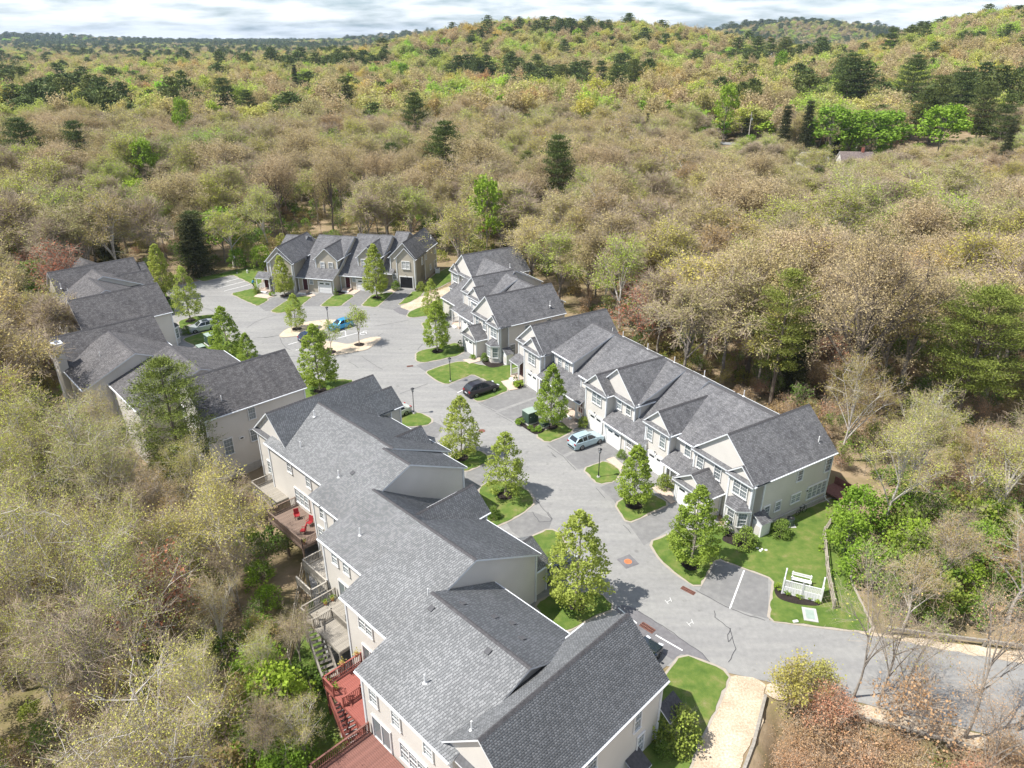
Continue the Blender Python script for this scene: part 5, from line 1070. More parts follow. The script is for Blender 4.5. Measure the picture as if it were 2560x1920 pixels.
TOPS = [('pine', 960, 262, 17, 1.25, 'solitary round dark pine in the middle of the woods beyond the far row'), ('pine', 893, 200, 18, 1.1, 'tall tiered pine left of the solitary round one'), ('pine', 35, 255, 17, 1.3, 'pine at the left edge of the picture in the distance'), ('pine2', 155, 262, 15, 1.3, 'pine second from the left edge in the distance'),
 ('pine', 1207, 292, 17, .95, 'narrow dark pine in the woods above the right end of the far row'), ('pine2', 478, 170, 19, 1.6, 'broad distant pine above the left row'), ('pine', 530, 195, 15, 1.2, 'distant pine right of the broad one'), ('spruce', 312, 124, 18, 1.0, 'distant leaning spruce left of the golden tree'), ('spruce', 634, 140, 17, 1.0, 'small dark spruce in the left distance'),
 ('pine', 1033, 125, 20, 1.3, 'dark pine on the slope below the hill, left of three'), ('pine2', 1105, 112, 20, 1.2, 'dark pine on the slope below the hill, middle of three'), ('pine', 1160, 118, 18, 1.4, 'dark pine on the slope below the hill, right of three'), ('pine', 1215, 140, 18, 1.5, 'wide dark pine under the middle hill'), ('pine2', 1300, 132, 18, 1.4, 'dark pine in the dense clump under the middle hill, left'), ('pine', 1335, 140, 19, 1.4, 'dark pine in the dense clump under the middle hill, centre'), ('pine2', 1372, 128, 19, 1.3, 'dark pine in the dense clump under the middle hill, right'),
 ('spruce', 1400, 245, 12, .7, 'small dark spruce alone in the woods right of the middle'), ('pine', 1640, 78, 24, 1.3, 'tall pine left of the tallest ones at the upper right'), ('pine2', 1668, 84, 23, 1.2, 'tall pine in the row of pines at the upper right'), ('pine', 1700, 80, 24, 1.3, 'tall pine beside the far bright green tree'), ('pine', 1770, 66, 24, 1.2, 'tall pine left of the tallest one on the skyline'), ('pine2', 1812, 50, 26, 1.3, 'tallest pine breaking the skyline at the upper right'), ('pine', 1845, 118, 24, 1.6, 'broad dark pine below the tallest one'), ('pine2', 1930, 62, 22, 1.3, 'broad pine on the right-hand skyline'), ('pine', 1990, 46, 20, 1.2, 'slanting pine on the right-hand ridge'),
 ('pine', 1985, 120, 23, 1.3, 'tiered pine on the right slope'), ('pine2', 2040, 165, 22, 1.4, 'pine in the right-hand stand, left'), ('pine', 2090, 150, 22, 1.4, 'pine in the right-hand stand, second'), ('pine', 2140, 178, 20, 1.2, 'broad pale pine in the right-hand stand, third'), ('pine2', 2185, 205, 18, 1.1, 'pine in the right-hand stand at the picture edge'), ('pine', 2010, 190, 19, 1.3, 'pine in front of the right-hand stand'), ('spruce', 2190, 265, 14, 1.0, 'very dark conifer at the right picture edge'),
 ('green', 1692, 112, 19, .9, 'bright green tree between tall pines at the upper right'), ('green', 388, 215, 17, .75, 'tall bright green tree in the left distance'), ('green', 602, 215, 12, .7, 'small bright green tree left of the middle distance'), ('green', 1050, 388, 14, .8, 'bright green tree in the middle woods'), ('green', 1255, 175, 12, 1.5, 'low flat bright green clump under the middle hill'), ('green', 870, 138, 15, 1.1, 'bright yellow green tree below the left end of the hill'), ('green', 300, 305, 13, 1.0, 'green tree among bare crowns at the left'), ('green', 1070, 165, 11, .9, 'round bright green tree below the hill'),
 ('tan', 1455, 280, 16, 1.1, 'golden tan oak just left of the far road'), ('tan', 1640, 335, 16, 1.2, 'broad golden oak below the far road'), ('tan', 600, 330, 17, 1.15, 'broad pale oak left of centre behind the far row'), ('tan', 725, 318, 18, 1.15, 'broad pale oak left behind the far row, right of its neighbour'), ('tan', 880, 330, 16, 1.0, 'pale oak right of the twin oaks behind the far row'), ('tan', 620, 180, 17, 1.3, 'wide pale crown in the left middle distance'), ('tan', 1700, 195, 18, 1.3, 'large pale oak between the spruces and the far houses')]
_old = {'solitary round dark pine in the middle of the woods beyond the far row', 'tall tiered pine left of the solitary round one', 'pine at the left edge of the picture in the distance', 'pine second from the left edge in the distance', 'narrow dark pine in the woods above the right end of the far row', 'isolated bright green tree in the distant woods left of the middle'}
HAND = [h_ for h_ in HAND if h_[5] not in _old]; TG = []
for k_, px_, py_, h_, w_, l_ in TOPS:
    if k_ != 'tan': h_ *= 1.3; w_ *= .88
    q_ = by_top(px_ * 1.15732, py_ * 1.15732, h_)
    if q_: HAND.append((k_, q_[0], q_[1], h_ / {'pine': 17, 'pine2': 15, 'spruce': 13, 'green': 14, 'tan': 17}[k_], w_ * h_ / 17, l_)); TG.append((q_[0], q_[1], 4.2 * w_ * h_ / 17 + 1, min(45, 9 + math.hypot(*q_) * .075)))
used = []
for kind, x, y, fh, fw, lab in HAND:
    z = gz(x, y) - .1
    if kind == 'PINEBIG': ms = pine(141, 18, 7.6, 6.0, 8, 7, 8, 85, .26, .07, 'needle_light', csz=.40, flat=.42); nm, cat = 'pine_tree', 'pine'; s_ = (1, 1, 1)
    elif kind == 'PINEMID': ms = pine(142, 18.5, 4.0, 6, 8, 5, 7, 60, .26, .06, 'needle_mid', csz=.36, flat=.42); nm, cat = 'pine_tree', 'pine'; s_ = (1, 1, 1)
    elif kind == 'PINELEFT': ms = pine(143, 16.6, 4.6, 2.5, 10, 6, 7, 70, .24, .06, 'needle_mid', csz=.33, flat=.42); nm, cat = 'pine_tree', 'pine'; s_ = (1, 1, 1)
    elif kind == 'TANBIG': ms = deciduous(144, 22, 9.8, 7, 16, 11, 6, 22, .15, 6, leaf='leaf_tan', bark='barkdark', spread=.55, tw=.025, trunk_r=.42); nm, cat = 'oak_tree', 'oak'; s_ = (1, 1, 1)
    elif kind == 'FG': ms = deciduous(145, 13.5, 5.6, 3.8, 9, 10, 6, 16, .12, 5, leaf='leaf_near', bark='barkpale', spread=.42, tw=.02, trunk_r=.2); nm, cat = 'budding_tree', 'deciduous tree'; s_ = (1, 1, 1)
    else: ms = KINDS[kind]; nm, cat = NM[kind], KW[kind][1]; s_ = (fw, fw, fh)
    tree_thing(nm, ms, (x, y, z), x * 1.3 + y, s_, label=lab, cat=cat); used.append((x, y, 3.0 if y < 130 else 4.5))
U_ = np.array(used); BIGV = [(55.4, 79.25, 8, 17), (34.2, 85, 3.2, 8), (-36.8, 68.6, 4.5, 12), (42.5, 80.5, 7.0, 7), (-25.5, 51, 4.5, 9), (108, 290, 8, 40), (122, 290, 9, 45), (137, 291, 10, 45), (147, 300, 8, 45), (170, 301, 11, 45), (96, 338, 6, 60), (276, 838, 16, 110), (104, 322, 10, 40), (232, 700, 10, 60), (-55, 172, 6, 12), (-42.8, 172, 6, 12)]
def free(x, y):
    if not np.all(np.hypot(U_[:, 0] - x, U_[:, 1] - y) > U_[:, 2]): return False
    for bx, by, br, bd in BIGV + TG:      # glade around and in front of each big specimen
        L = math.hypot(bx, by); al = (x * bx + y * by) / L; la = abs(x * by - y * bx) / L
        if la < br and L - bd < al < L + br * .3: return False
    return True
rg = np.random.default_rng(5)
X, Y, Z, V2 = scatter(14, 330, 5.2, 51)
order = np.argsort(np.hypot(X, Y)); ncount = 0; rest = []
for i in order:
    x, y, z = X[i], Y[i], Z[i]
    if not free(x, y): continue
    d = math.hypot(x, y); r_ = rg.uniform()
    nearroad = x > 14 and y < 56
    if d < 88: kind = 'near'
    elif rg.uniform() > .56: continue
    else: kind = 'mid' if r_ < .74 else 'tan' if r_ < .83 else 'green' if r_ < .89 else 'red' if r_ < .92 else 'mid' if d < 150 else 'pine' if r_ < .955 else 'pine2' if r_ < .985 else 'spruce'
    if nearroad and y < 38: continue
    if nearroad and r_ > .5: continue
    fh = rg.uniform(.6, 1.03) if kind != 'near' else rg.uniform(.62, 1.02); fw = fh * rg.uniform(.85, 1.2)
    if d >= 88 and kind in ('mid', 'tan', 'red'): fw *= 1.38; fh *= 1.06
    if kind in ('green', 'red'): fh *= .75; fw *= .8
    hs = float(hscale(x, y)); fh *= hs; fw *= (hs + 1) / 2
    if nearroad: fh *= .62; fw *= .7
    # keep the row of roofs and decks in view: only low trees right beside them
    if x < -8 and y < 66 and FA is not None:
        ua = (x - FA.o[0]) * FA.e[0] + (y - FA.o[1]) * FA.e[1]; va = (x - FA.o[0]) * FA.n[0] + (y - FA.o[1]) * FA.n[1]
        if 9 < ua < 55 and va > -15.5 - ua * .12: fh *= .5; fw *= .5
        elif -6 < ua <= 9 and va > -15: fh *= .85; fw *= .8
    if ncount < 268:
        ms = NEAR[rg.integers(4)] if kind == 'near' else MID[rg.integers(4)] if kind == 'mid' else KINDS[kind]
        tree_thing(NM[kind], ms, (x, y, z - .1), rg.uniform(0, 6.28), (fw, fw, fh), label=('tall ' if fh > .9 else 'low ' if fh < .66 else '') + KW[kind][0] + ' ' + zone(x, y), cat=KW[kind][1], group=('tall ' if fh > .9 else 'low ' if fh < .66 else '') + KW[kind][0] + ' ' + zone(x, y)); ncount += 1
    else: rest.append((x, y, z, kind, fh, fw))

_by = {}
for o in SC.objects:
    if o.type == 'EMPTY' and o.get('group') and o.get('category') in ('deciduous tree', 'oak', 'maple', 'pine', 'spruce'): _by.setdefault(o['label'], []).append(o)
for lb, os_ in _by.items():
    os_.sort(key=lambda o: project(o.location.x, o.location.y, 0.0)[0]); n_ = len(os_)
    nm_ = {2: ['left', 'right'], 3: ['leftmost', 'middle', 'rightmost'], 4: ['leftmost', 'second', 'third', 'rightmost'], 5: ['leftmost', 'second', 'middle', 'fourth', 'rightmost'], 6: ['leftmost', 'second', 'third', 'fourth', 'fifth', 'rightmost']}.get(n_)
    if n_ > 6 and n_ <= 13: nm_ = ['leftmost', 'second', 'third', 'fourth', 'fifth', 'sixth', 'seventh', 'eighth', 'ninth', 'tenth', 'eleventh', 'twelfth'][:n_ - 1] + ['rightmost']
    if nm_:
        for o, q_ in zip(os_, nm_): o['label'] = lb + (', ' + q_ if q_ in ('leftmost', 'rightmost', 'left', 'right', 'middle') else ', ' + q_ + ' from left')
# ------------------------------------------------------------------ the rest of the woods: one object, instanced
def variants(name, meshes):
    c = bpy.data.collections.new(name)
    for i, me in enumerate(meshes): o = bpy.data.objects.new('%02d' % i, me); c.objects.link(o)
    return c
def instancer(name, coll, pts, rot, scl, idx, **kw):
    me = bpy.data.meshes.new(name); me.vertices.add(len(pts)); me.vertices.foreach_set('co', np.asarray(pts, np.float32).ravel())
    a = me.attributes.new('rz', 'FLOAT', 'POINT'); a.data.foreach_set('value', np.asarray(rot, np.float32))
    a = me.attributes.new('sc', 'FLOAT_VECTOR', 'POINT'); a.data.foreach_set('vector', np.asarray(scl, np.float32).ravel())
    a = me.attributes.new('ix', 'INT', 'POINT'); a.data.foreach_set('value', np.asarray(idx, np.int32))
    o = link(name, me, **kw); g = bpy.data.node_groups.new(name, 'GeometryNodeTree')
    g.interface.new_socket('Geometry', in_out='INPUT', socket_type='NodeSocketGeometry'); g.interface.new_socket('Geometry', in_out='OUTPUT', socket_type='NodeSocketGeometry')
    gi = g.nodes.new('NodeGroupInput'); go = g.nodes.new('NodeGroupOutput'); ip = g.nodes.new('GeometryNodeInstanceOnPoints'); ci = g.nodes.new('GeometryNodeCollectionInfo')
    ci.inputs['Collection'].default_value = coll; ci.inputs['Separate Children'].default_value = True; ci.inputs['Reset Children'].default_value = True
    def attr(nm, ty): n = g.nodes.new('GeometryNodeInputNamedAttribute'); n.data_type = ty; n.inputs['Name'].default_value = nm; return n.outputs[0]
    ip.inputs['Pick Instance'].default_value = True
    mp = g.nodes.new('GeometryNodeMeshToPoints'); g.links.new(gi.outputs[0], mp.inputs[0]); g.links.new(mp.outputs[0], ip.inputs['Points'])
    g.links.new(ci.outputs[0], ip.inputs['Instance']); g.links.new(attr('ix', 'INT'), ip.inputs['Instance Index']); g.links.new(attr('sc', 'FLOAT_VECTOR'), ip.inputs['Scale'])
    cx = g.nodes.new('ShaderNodeCombineXYZ'); g.links.new(attr('rz', 'FLOAT'), cx.inputs[2]); g.links.new(cx.outputs[0], ip.inputs['Rotation'])
    g.links.new(ip.outputs[0], go.inputs[0]); md = o.modifiers.new('scatter', 'NODES'); md.node_group = g
    return o
def join2(ms):
    """trunk + crown meshes of a kind as one mesh for instancing"""
    bm = bmesh.new(); a, b_ = ms; me = bpy.data.meshes.new('tree'); mats = list(a.materials) + list(b_.materials)
    va = np.zeros(len(a.vertices) * 3); a.vertices.foreach_get('co', va); vb = np.zeros(len(b_.vertices) * 3); b_.vertices.foreach_get('co', vb)
    fa = np.zeros(len(a.loops), int); a.loops.foreach_get('vertex_index', fa); fb = np.zeros(len(b_.loops), int); b_.loops.foreach_get('vertex_index', fb)
    ma = np.zeros(len(a.polygons), int); mb_ = np.zeros(len(b_.polygons), int); b_.polygons.foreach_get('material_index', mb_)
    V = np.concatenate([va.reshape(-1, 3), vb.reshape(-1, 3)]); F_ = np.concatenate([fa.reshape(-1, 4), fb.reshape(-1, 4) + len(a.vertices)])
    return raw_mesh('tree', V, F_, [m_.name_full and [k for k, q in M.items() if q == m_][0] for m_ in mats], np.concatenate([ma, mb_ + len(a.materials)]))
FAR = [deciduous(151, 15, 5.0, 4, 7, 5, 3, 22, .46, 6, spread=.7, tw=.07, tl=1.3, single=True), deciduous(152, 16, 5.6, 5, 8, 5, 3, 22, .48, 5, spread=.75, tw=.07, tl=1.3, single=True), deciduous(153, 14, 4.5, 5, 7, 5, 3, 14, .42, 9, spread=.6, tw=.08, tl=1.5, single=True), deciduous(154, 16, 5.6, 5, 8, 5, 3, 22, .46, 4, leaf='leaf_tan', spread=.8, tw=.1, single=True),
       dense(155, 14, 4.8, 3, 'leaf_green', 420, 1.1, 'round', lumps=40, lump=.45, single=True), dense(156, 14, 4.8, 3, 'leaf_gold', 420, 1.0, 'round', lumps=40, lump=.45, single=True),
       pine(157, 18, 4.4, 3, 9, 6, 4, 9, .8, .34, single=True, csz=.5), pine(158, 16, 5.0, 4, 8, 6, 4, 9, .8, .34, single=True, csz=.5), pine(159, 14, 2.8, 1, 11, 6, 3, 5, .8, .25, 'needle_dark', .15, 'spruce', single=True)]
NFAR = len(FAR)
MM = [join2(m_) for m_ in MID] + [join2(KINDS[k]) for k in ('tan', 'green', 'red', 'pine', 'pine2', 'spruce')]
KI = {'tan': 4, 'green': 5, 'red': 6, 'pine': 7, 'pine2': 8, 'spruce': 9, 'near': 0}
P_, RZ_, S_, IX = [], [], [], []
for x, y, z, kind, fh, fw in rest:
    P_.append((x, y, z - .1)); RZ_.append(rg.uniform(0, 6.28)); S_.append((fw, fw, fh)); IX.append(NFAR + (int(rg.integers(4)) if kind == 'mid' else KI[kind]))
def groupnoise(x, y, s_, ph): return np.sin(x / s_ + ph) * np.cos(y / s_ * 1.3 + ph * 2) + .6 * np.sin((x + y) / s_ * 2.1 + ph * 3)
def pick(x, y, rg, con):
    g1 = groupnoise(x, y, 70 if con > .5 else 240, 1.0) + rg.normal(size=len(x)) * .38; g2 = groupnoise(x, y, 60, 4.0) + rg.normal(size=len(x)) * .5
    ix = rg.integers(0, 3, len(x)); r_ = rg.uniform(size=len(x)); ix = np.where(r_ > .78, 3, ix)
    ix = np.where((g2 > 1.15) & (r_ < .7) | (r_ < .03), 4, ix); ix = np.where((g2 < -1.5) & (r_ > .4), 5, ix)
    ix = np.where((g1 > con) | (r_ > .965), 6 + (rg.integers(0, 9, len(x)) // 4), ix); return np.clip(ix, 0, 8)
for (y0, y1, cell, sc_, seed, con) in ((330, 640, 8.3, 1.3, 61, 1.15), (640, 1300, 10.5, 1.45, 62, 1.3), (1300, 2600, 15, 1.5, 63, .8), (2600, 5600, 28, 2.6, 64, -.3)):  # farthest band mostly dark pines, put in for cloud shadow on the ridges
    X, Y, Z, V2 = scatter(y0, y1, cell, seed, margin=120, hh=15); ok = V2 < 1920; X, Y, Z = X[ok], Y[ok], Z[ok]
    ok = np.array([free(a, b_) for a, b_ in zip(X, Y)]) if y0 < 1300 else np.ones(len(X), bool); X, Y, Z = X[ok], Y[ok], Z[ok]
    # drop what the slope in front hides completely
    ix = pick(X, Y, rg, con); fh = rg.uniform(.55, 1.15, len(X)) * (1 + (sc_ - 1) * .25); fw = rg.uniform(.7, 1.25, len(X)) * sc_
    big = ix >= 6; fh = np.where(big, fh * 1.25, fh); fw = np.where(big, fw * 1.3, fw)
    for a in range(len(X)): P_.append((X[a], Y[a], Z[a] - .1)); RZ_.append(rg.uniform(0, 6.28)); S_.append((fw[a], fw[a], fh[a])); IX.append(int(ix[a]))
vc = variants('tree_variants', FAR + MM)
instancer('distant_woods', vc, P_, RZ_, S_, IX, kind='stuff', label='spring woods of budding trees and pines reaching to the horizon', cat='woods')
print('woods', len(P_), 'individual', ncount)
# undergrowth
UN = [dense(171, 2.2, 1.7, .1, 'leaf_shrub', 420, .24, 'dome', lumps=30, lump=.6, single=True), dense(172, 3.2, 1.6, .3, 'leaf_shrub', 480, .24, 'dome', lumps=30, lump=.6, single=True), deciduous(173, 4.5, 1.7, .6, 7, 5, 4, 6, .16, 4, leaf='leaf_shrub', spread=.3, tl=.4, tw=.018, single=True, trunk_r=.05),
      deciduous(174, 3.2, 1.9, .3, 9, 6, 4, 5, .13, 6, leaf='leaf_peach', spread=.3, tl=.5, tw=.018, single=True, trunk_r=.04, multi=True)]
uv_ = variants('undergrowth_variants', UN); P2, R2_, S2, I2 = [], [], [], []
for (y0, y1, cell, seed, keep) in ((16, 120, 2.5, 71, .85), (120, 260, 4.5, 72, .75)):
    X, Y, Z, V2 = scatter(y0, y1, cell, seed, margin=150, hh=3)
    for a in range(len(X)):
        if rg.uniform() > keep: continue
        x, y = X[a], Y[a]; lowright = x > 17 and y < 44
        bright = (x > 22 and y < 60) or (y > 130 and -70 < x < 20) or (-22 < x < -8 and y < 42)
        r_ = rg.uniform()
        if lowright and y < 36: ix = 3 if r_ < .8 else 2
        elif bright: ix = 0 if r_ < .35 else 1 if r_ < .75 else 2
        else: ix = 2 if r_ < .45 else 3 if r_ < .72 else 0 if r_ < .88 else 1
        s_ = rg.uniform(.6, 1.15) * (1.15 if bright else .85); P2.append((x, y, Z[a] - .05)); R2_.append(rg.uniform(0, 6.28)); S2.append((s_, s_, s_ * rg.uniform(.8, 1.2))); I2.append(ix)
instancer('undergrowth', uv_, P2, R2_, S2, I2, kind='stuff', label='tangle of leafing brush and saplings on the woodland floor', cat='undergrowth')
print('undergrowth', len(P2))
HAZE = .00006

# ------------------------------------------------------------------ lamp posts
def lamp(x, y, lab):
    t = empty('street_lamp', (x, y, .07), label=lab, cat='street lamp', group='black lantern lamp posts')
    mb = MB(); mb.cyl((0, 0, .06), .2, .14, 'concrete', 12, r2=.17); mb.build('footing', t)
    mb = MB(); mb.tube([(0, 0, .1), (0, 0, .5), (0, 0, .55), (0, 0, 3.1)], [.075, .07, .05, .045], 'blackmetal', 8); mb.build('pole', t)
    mb = MB(); mb.cyl((0, 0, 3.14), .13, .07, 'blackmetal', 8); mb.cyl((0, 0, 3.62), .26, .14, 'blackmetal', 8, r2=.05); mb.cyl((0, 0, 3.53), .22, .05, 'blackmetal', 8)
    for k in range(4): a = k * math.pi / 2; mb.bar((.12 * math.cos(a), .12 * math.sin(a), 3.16), (.19 * math.cos(a), .19 * math.sin(a), 3.52), .025, .025, 'blackmetal')
    mb.build('lantern_frame', t); mb = MB(); mb.cyl((0, 0, 3.34), .1, .34, 'clear_lens', 8, r2=.16); mb.build('lantern_glass', t)
lamp(9.56, 67.49, 'black lantern lamp post on the small lawn patch by the pale blue car'); lamp(-8.69, 92.01, 'black lantern lamp post on the lawn behind the black estate car')
lamp(-12.66, 82.42, 'black lantern lamp post beside the half hidden pale saloon car'); lamp(-30.6, 112.9, 'black lantern lamp post on the traffic island by the bright blue car'); lamp(-56.5, 143.56, 'black lantern lamp post at the back of the upper left parking lot')

# ------------------------------------------------------------------ cars
def carpaint(name, c):
    m, t, b = newmat(name); b.inputs['Base Color'].default_value = rgb(c); b.inputs['Roughness'].default_value = .28; b.inputs['Metallic'].default_value = .25; b.inputs['Coat Weight'].default_value = .8; b.inputs['Coat Roughness'].default_value = .06
    n_ = noise(t, 3, 2); t.links.new(ramp(t, n_, [(.4, [v * .96 for v in c]), (.6, [min(1, v * 1.04) for v in c])]), b.inputs['Base Color']); M[name] = m
for n_, c in (('paint_paleblue', (.42, .55, .60)), ('paint_black', (.018, .014, .018)), ('paint_silver', (.40, .44, .47)), ('paint_azure', (.02, .30, .55)), ('paint_navy', (.03, .05, .12)), ('paint_champagne', (.55, .57, .50)), ('paint_dark', (.02, .03, .045)), ('paint_white', (.6, .6, .6))): carpaint(n_, c)
CARP = {  # length, width, stations (x from front, hood/belt z, roof z or None, half width)
 'suv': (4.5, 1.82, 1.62, [(0, .62, None), (.25, .80, None), (1.15, .98, None), (1.30, 1.0, 1.02), (1.95, 1.02, 1.52), (2.4, 1.03, 1.60), (3.3, 1.05, 1.60), (3.95, 1.07, 1.50), (4.32, 1.08, 1.12), (4.42, .98, None), (4.5, .66, None)]),
 'sedan': (4.7, 1.8, 1.45, [(0, .58, None), (.25, .72, None), (1.25, .90, None), (1.40, .92, .94), (2.1, .94, 1.36), (2.6, .95, 1.43), (3.2, .96, 1.40), (3.95, .97, 1.02), (4.05, .98, None), (4.6, .94, None), (4.7, .62, None)])}
def car(x, y, ang, kind, paint, lab, name='parked_car', L=None, z=.0, rails=True, sunroof=False):
    Lc, Wd, Hc, st = CARP[kind]; sc = (L or Lc) / Lc; t = empty(name, (x, y, z), ang, label=lab, cat='car', group='parked cars'); t.scale = (sc,) * 3
    hw = Wd / 2; body = MB(); gl = MB(); X0 = Lc / 2
    ax_f, ax_r = .86, Lc - .98
    def low(xx):
        for a in (ax_f, ax_r):
            if abs(xx - a) < .40: return .20 + math.sqrt(max(0, .40 ** 2 - (xx - a) ** 2)) * 1.18
        return .22
    xs = sorted(set([s_[0] for s_ in st] + [ax_f + d for d in (-.40, -.3, -.15, 0, .15, .3, .40)] + [ax_r + d for d in (-.40, -.3, -.15, 0, .15, .3, .40)]))
    xs = [v for v in xs if 0 <= v <= Lc]
    def interp(xx):
        for a, b_ in zip(st[:-1], st[1:]):
            if a[0] <= xx <= b_[0]:
                f = (xx - a[0]) / (b_[0] - a[0]); bz = a[1] + (b_[1] - a[1]) * f; ra = a[2] if a[2] else a[1]; rb = b_[2] if b_[2] else b_[1]; return bz, ra + (rb - ra) * f
        return st[-1][1], st[-1][1]
    def ring(xx):
        bz, rz_ = interp(xx); e = min(xx, Lc - xx); w_ = hw * (1 - .16 * max(0, 1 - e / .55) ** 2); lo = low(xx); cab = max(0, rz_ - bz)
        wr = w_ - .05 - cab * .36; X_ = X0 - xx
        return [(X_, -w_ + .06, lo), (X_, -w_, max(lo, .5)), (X_, -w_ + .03, bz - .06), (X_, -w_ + .09, bz), (X_, -wr, rz_ - .03 * (cab > .1)), (X_, -wr * .8, rz_ + .02 * (cab > .1)), (X_, wr * .8, rz_ + .02 * (cab > .1)), (X_, wr, rz_ - .03 * (cab > .1)), (X_, w_ - .09, bz), (X_, w_ - .03, bz - .06), (X_, w_, max(lo, .5)), (X_, w_ - .06, lo)], cab
    rs = [ring(v) for v in xs]
    for i in range(len(xs) - 1):
        (r0, c0), (r1, c1) = rs[i], rs[i + 1]; mid = (xs[i] + xs[i + 1]) / 2; bz, rz_ = interp(mid); cab = max(c0, c1)
        slopef = abs(c1 - c0) / max(.01, xs[i + 1] - xs[i]) > .28 and cab > .12
        for k in range(11):
            q = [r0[k], r1[k], r1[k + 1], r0[k + 1]]
            if k in (3, 7) and cab > .15 and min(c0, c1) >= 0: gl.poly([(a, b_, c) for a, b_, c in q], 'carglass') if (c0 > .3 or c1 > .3) else body.poly(q, paint)
            elif k == 5 and slopef: gl.poly(q, 'carglass')
            elif k in (4, 6) and slopef: body.poly(q, paint)
            else: body.poly(q, paint)
    body.poly(rs[0][0], paint); body.poly(rs[-1][0][::-1], paint)
    mats_b = body.build('body', t); gl.build('windows', t)
    for p_ in mats_b.data.polygons: p_.use_smooth = False
    mb = MB()
    for s_ in (-1, 1):
        for xx in ((2.62, 3.32) if kind == 'suv' else (2.72,)): bz, rz_ = interp(xx); mb.bar((X0 - xx, s_ * (hw - .06), bz), (X0 - xx - .05, s_ * (hw - .05 - (rz_ - bz) * .36), rz_ - .02), .07, .03, paint)
    mb.build('pillars', t)
    for xx, s_ in ((ax_f, -1), (ax_f, 1), (ax_r, -1), (ax_r, 1)):
        w_ = MB(); w_.cyl((0, 0, 0), .335, .22, 'rubber', 20, 'Y'); wo = w_.build('wheel', t, (X0 - xx, s_ * (hw - .12), .335))
        r_ = MB(); r_.cyl((0, s_ * .1, 0), .21, .04, 'rim', 14, 'Y')
        for k in range(5): a = k * 2 * math.pi / 5; r_.bar((0, s_ * .13, 0), (.2 * math.cos(a), s_ * .13, .2 * math.sin(a)), .05, .02, 'blackmetal')
        r_.build('rim', wo)
    for s_ in (-1, 1):
        mb = MB(); mb.box((X0 - .12, s_ * (hw - .34), .70), (.2, .38, .14), 'clear_lens', s_ * -.25); mb.build('headlight', t)
        mb = MB(); mb.box((-X0 + .1, s_ * (hw - .28), .88), (.16, .3, .2), 'red_lens', s_ * .2); mb.build('taillight', t)
        mb = MB(); mb.box((X0 - 1.55, s_ * (hw + .08), 1.02), (.14, .2, .13), paint); mb.build('mirror', t)
    mb = MB(); mb.box((X0 - .02, 0, .42), (.1, Wd * .7, .16), 'rubber'); mb.build('front_bumper', t); mb = MB(); mb.box((-X0 + .02, 0, .42), (.1, Wd * .7, .18), 'rubber'); mb.build('rear_bumper', t)
    mb = MB(); mb.box((-X0 - .02, 0, .66), (.03, .5, .12), 'clear_lens'); mb.build('number_plate', t)
    if rails and kind == 'suv':
        for s_ in (-1, 1): mb = MB(); mb.bar((X0 - 2.1, s_ * .58, 1.66), (X0 - 3.8, s_ * .58, 1.64), .04, .05, 'blackmetal'); mb.build('roof_rail', t)
    if sunroof: mb = MB(); mb.box((X0 - 2.75, 0, 1.625), (.9, .8, .02), 'carglass'); mb.build('sunroof', t)
    return t
car(8.85, 74.75, R(33), 'suv', 'paint_paleblue', 'pale blue hatchback with black wheel arches on the driveway of the right row', L=4.5)
car(-4.2, 88.6, R(36), 'suv', 'paint_black', 'glossy black estate car with roof rails in the parking pad', L=4.9)
car(-51.3, 111.9, R(-144), 'suv', 'paint_silver', 'silver grey suv with a dark sunroof at the left row', L=4.6, sunroof=True)
car(-28.6, 112.9, R(226), 'suv', 'paint_azure', 'bright blue hatchback parked on the traffic island', L=4.3, rails=False)
car(-32.0, 107.7, R(42), 'suv', 'paint_navy', 'dark navy car half hidden behind the big street tree', L=4.5, rails=False)
car(-15.2, 81.6, R(224), 'sedan', 'paint_champagne', 'pale champagne saloon sticking out from behind the nearest row', L=4.8)
car(4.0, 52.0, R(46), 'sedan', 'paint_dark', 'dark car in the shade beside the tall blank side wall', L=4.6)
car(9.9, 41.2, R(48), 'suv', 'paint_dark', 'dark car whose tail shows past the corner of the nearest roof', L=4.5, rails=False)
car(-19.9, 137.0, R(-103), 'sedan', 'paint_white', 'pale car inside the open garage of the far row', L=4.3)

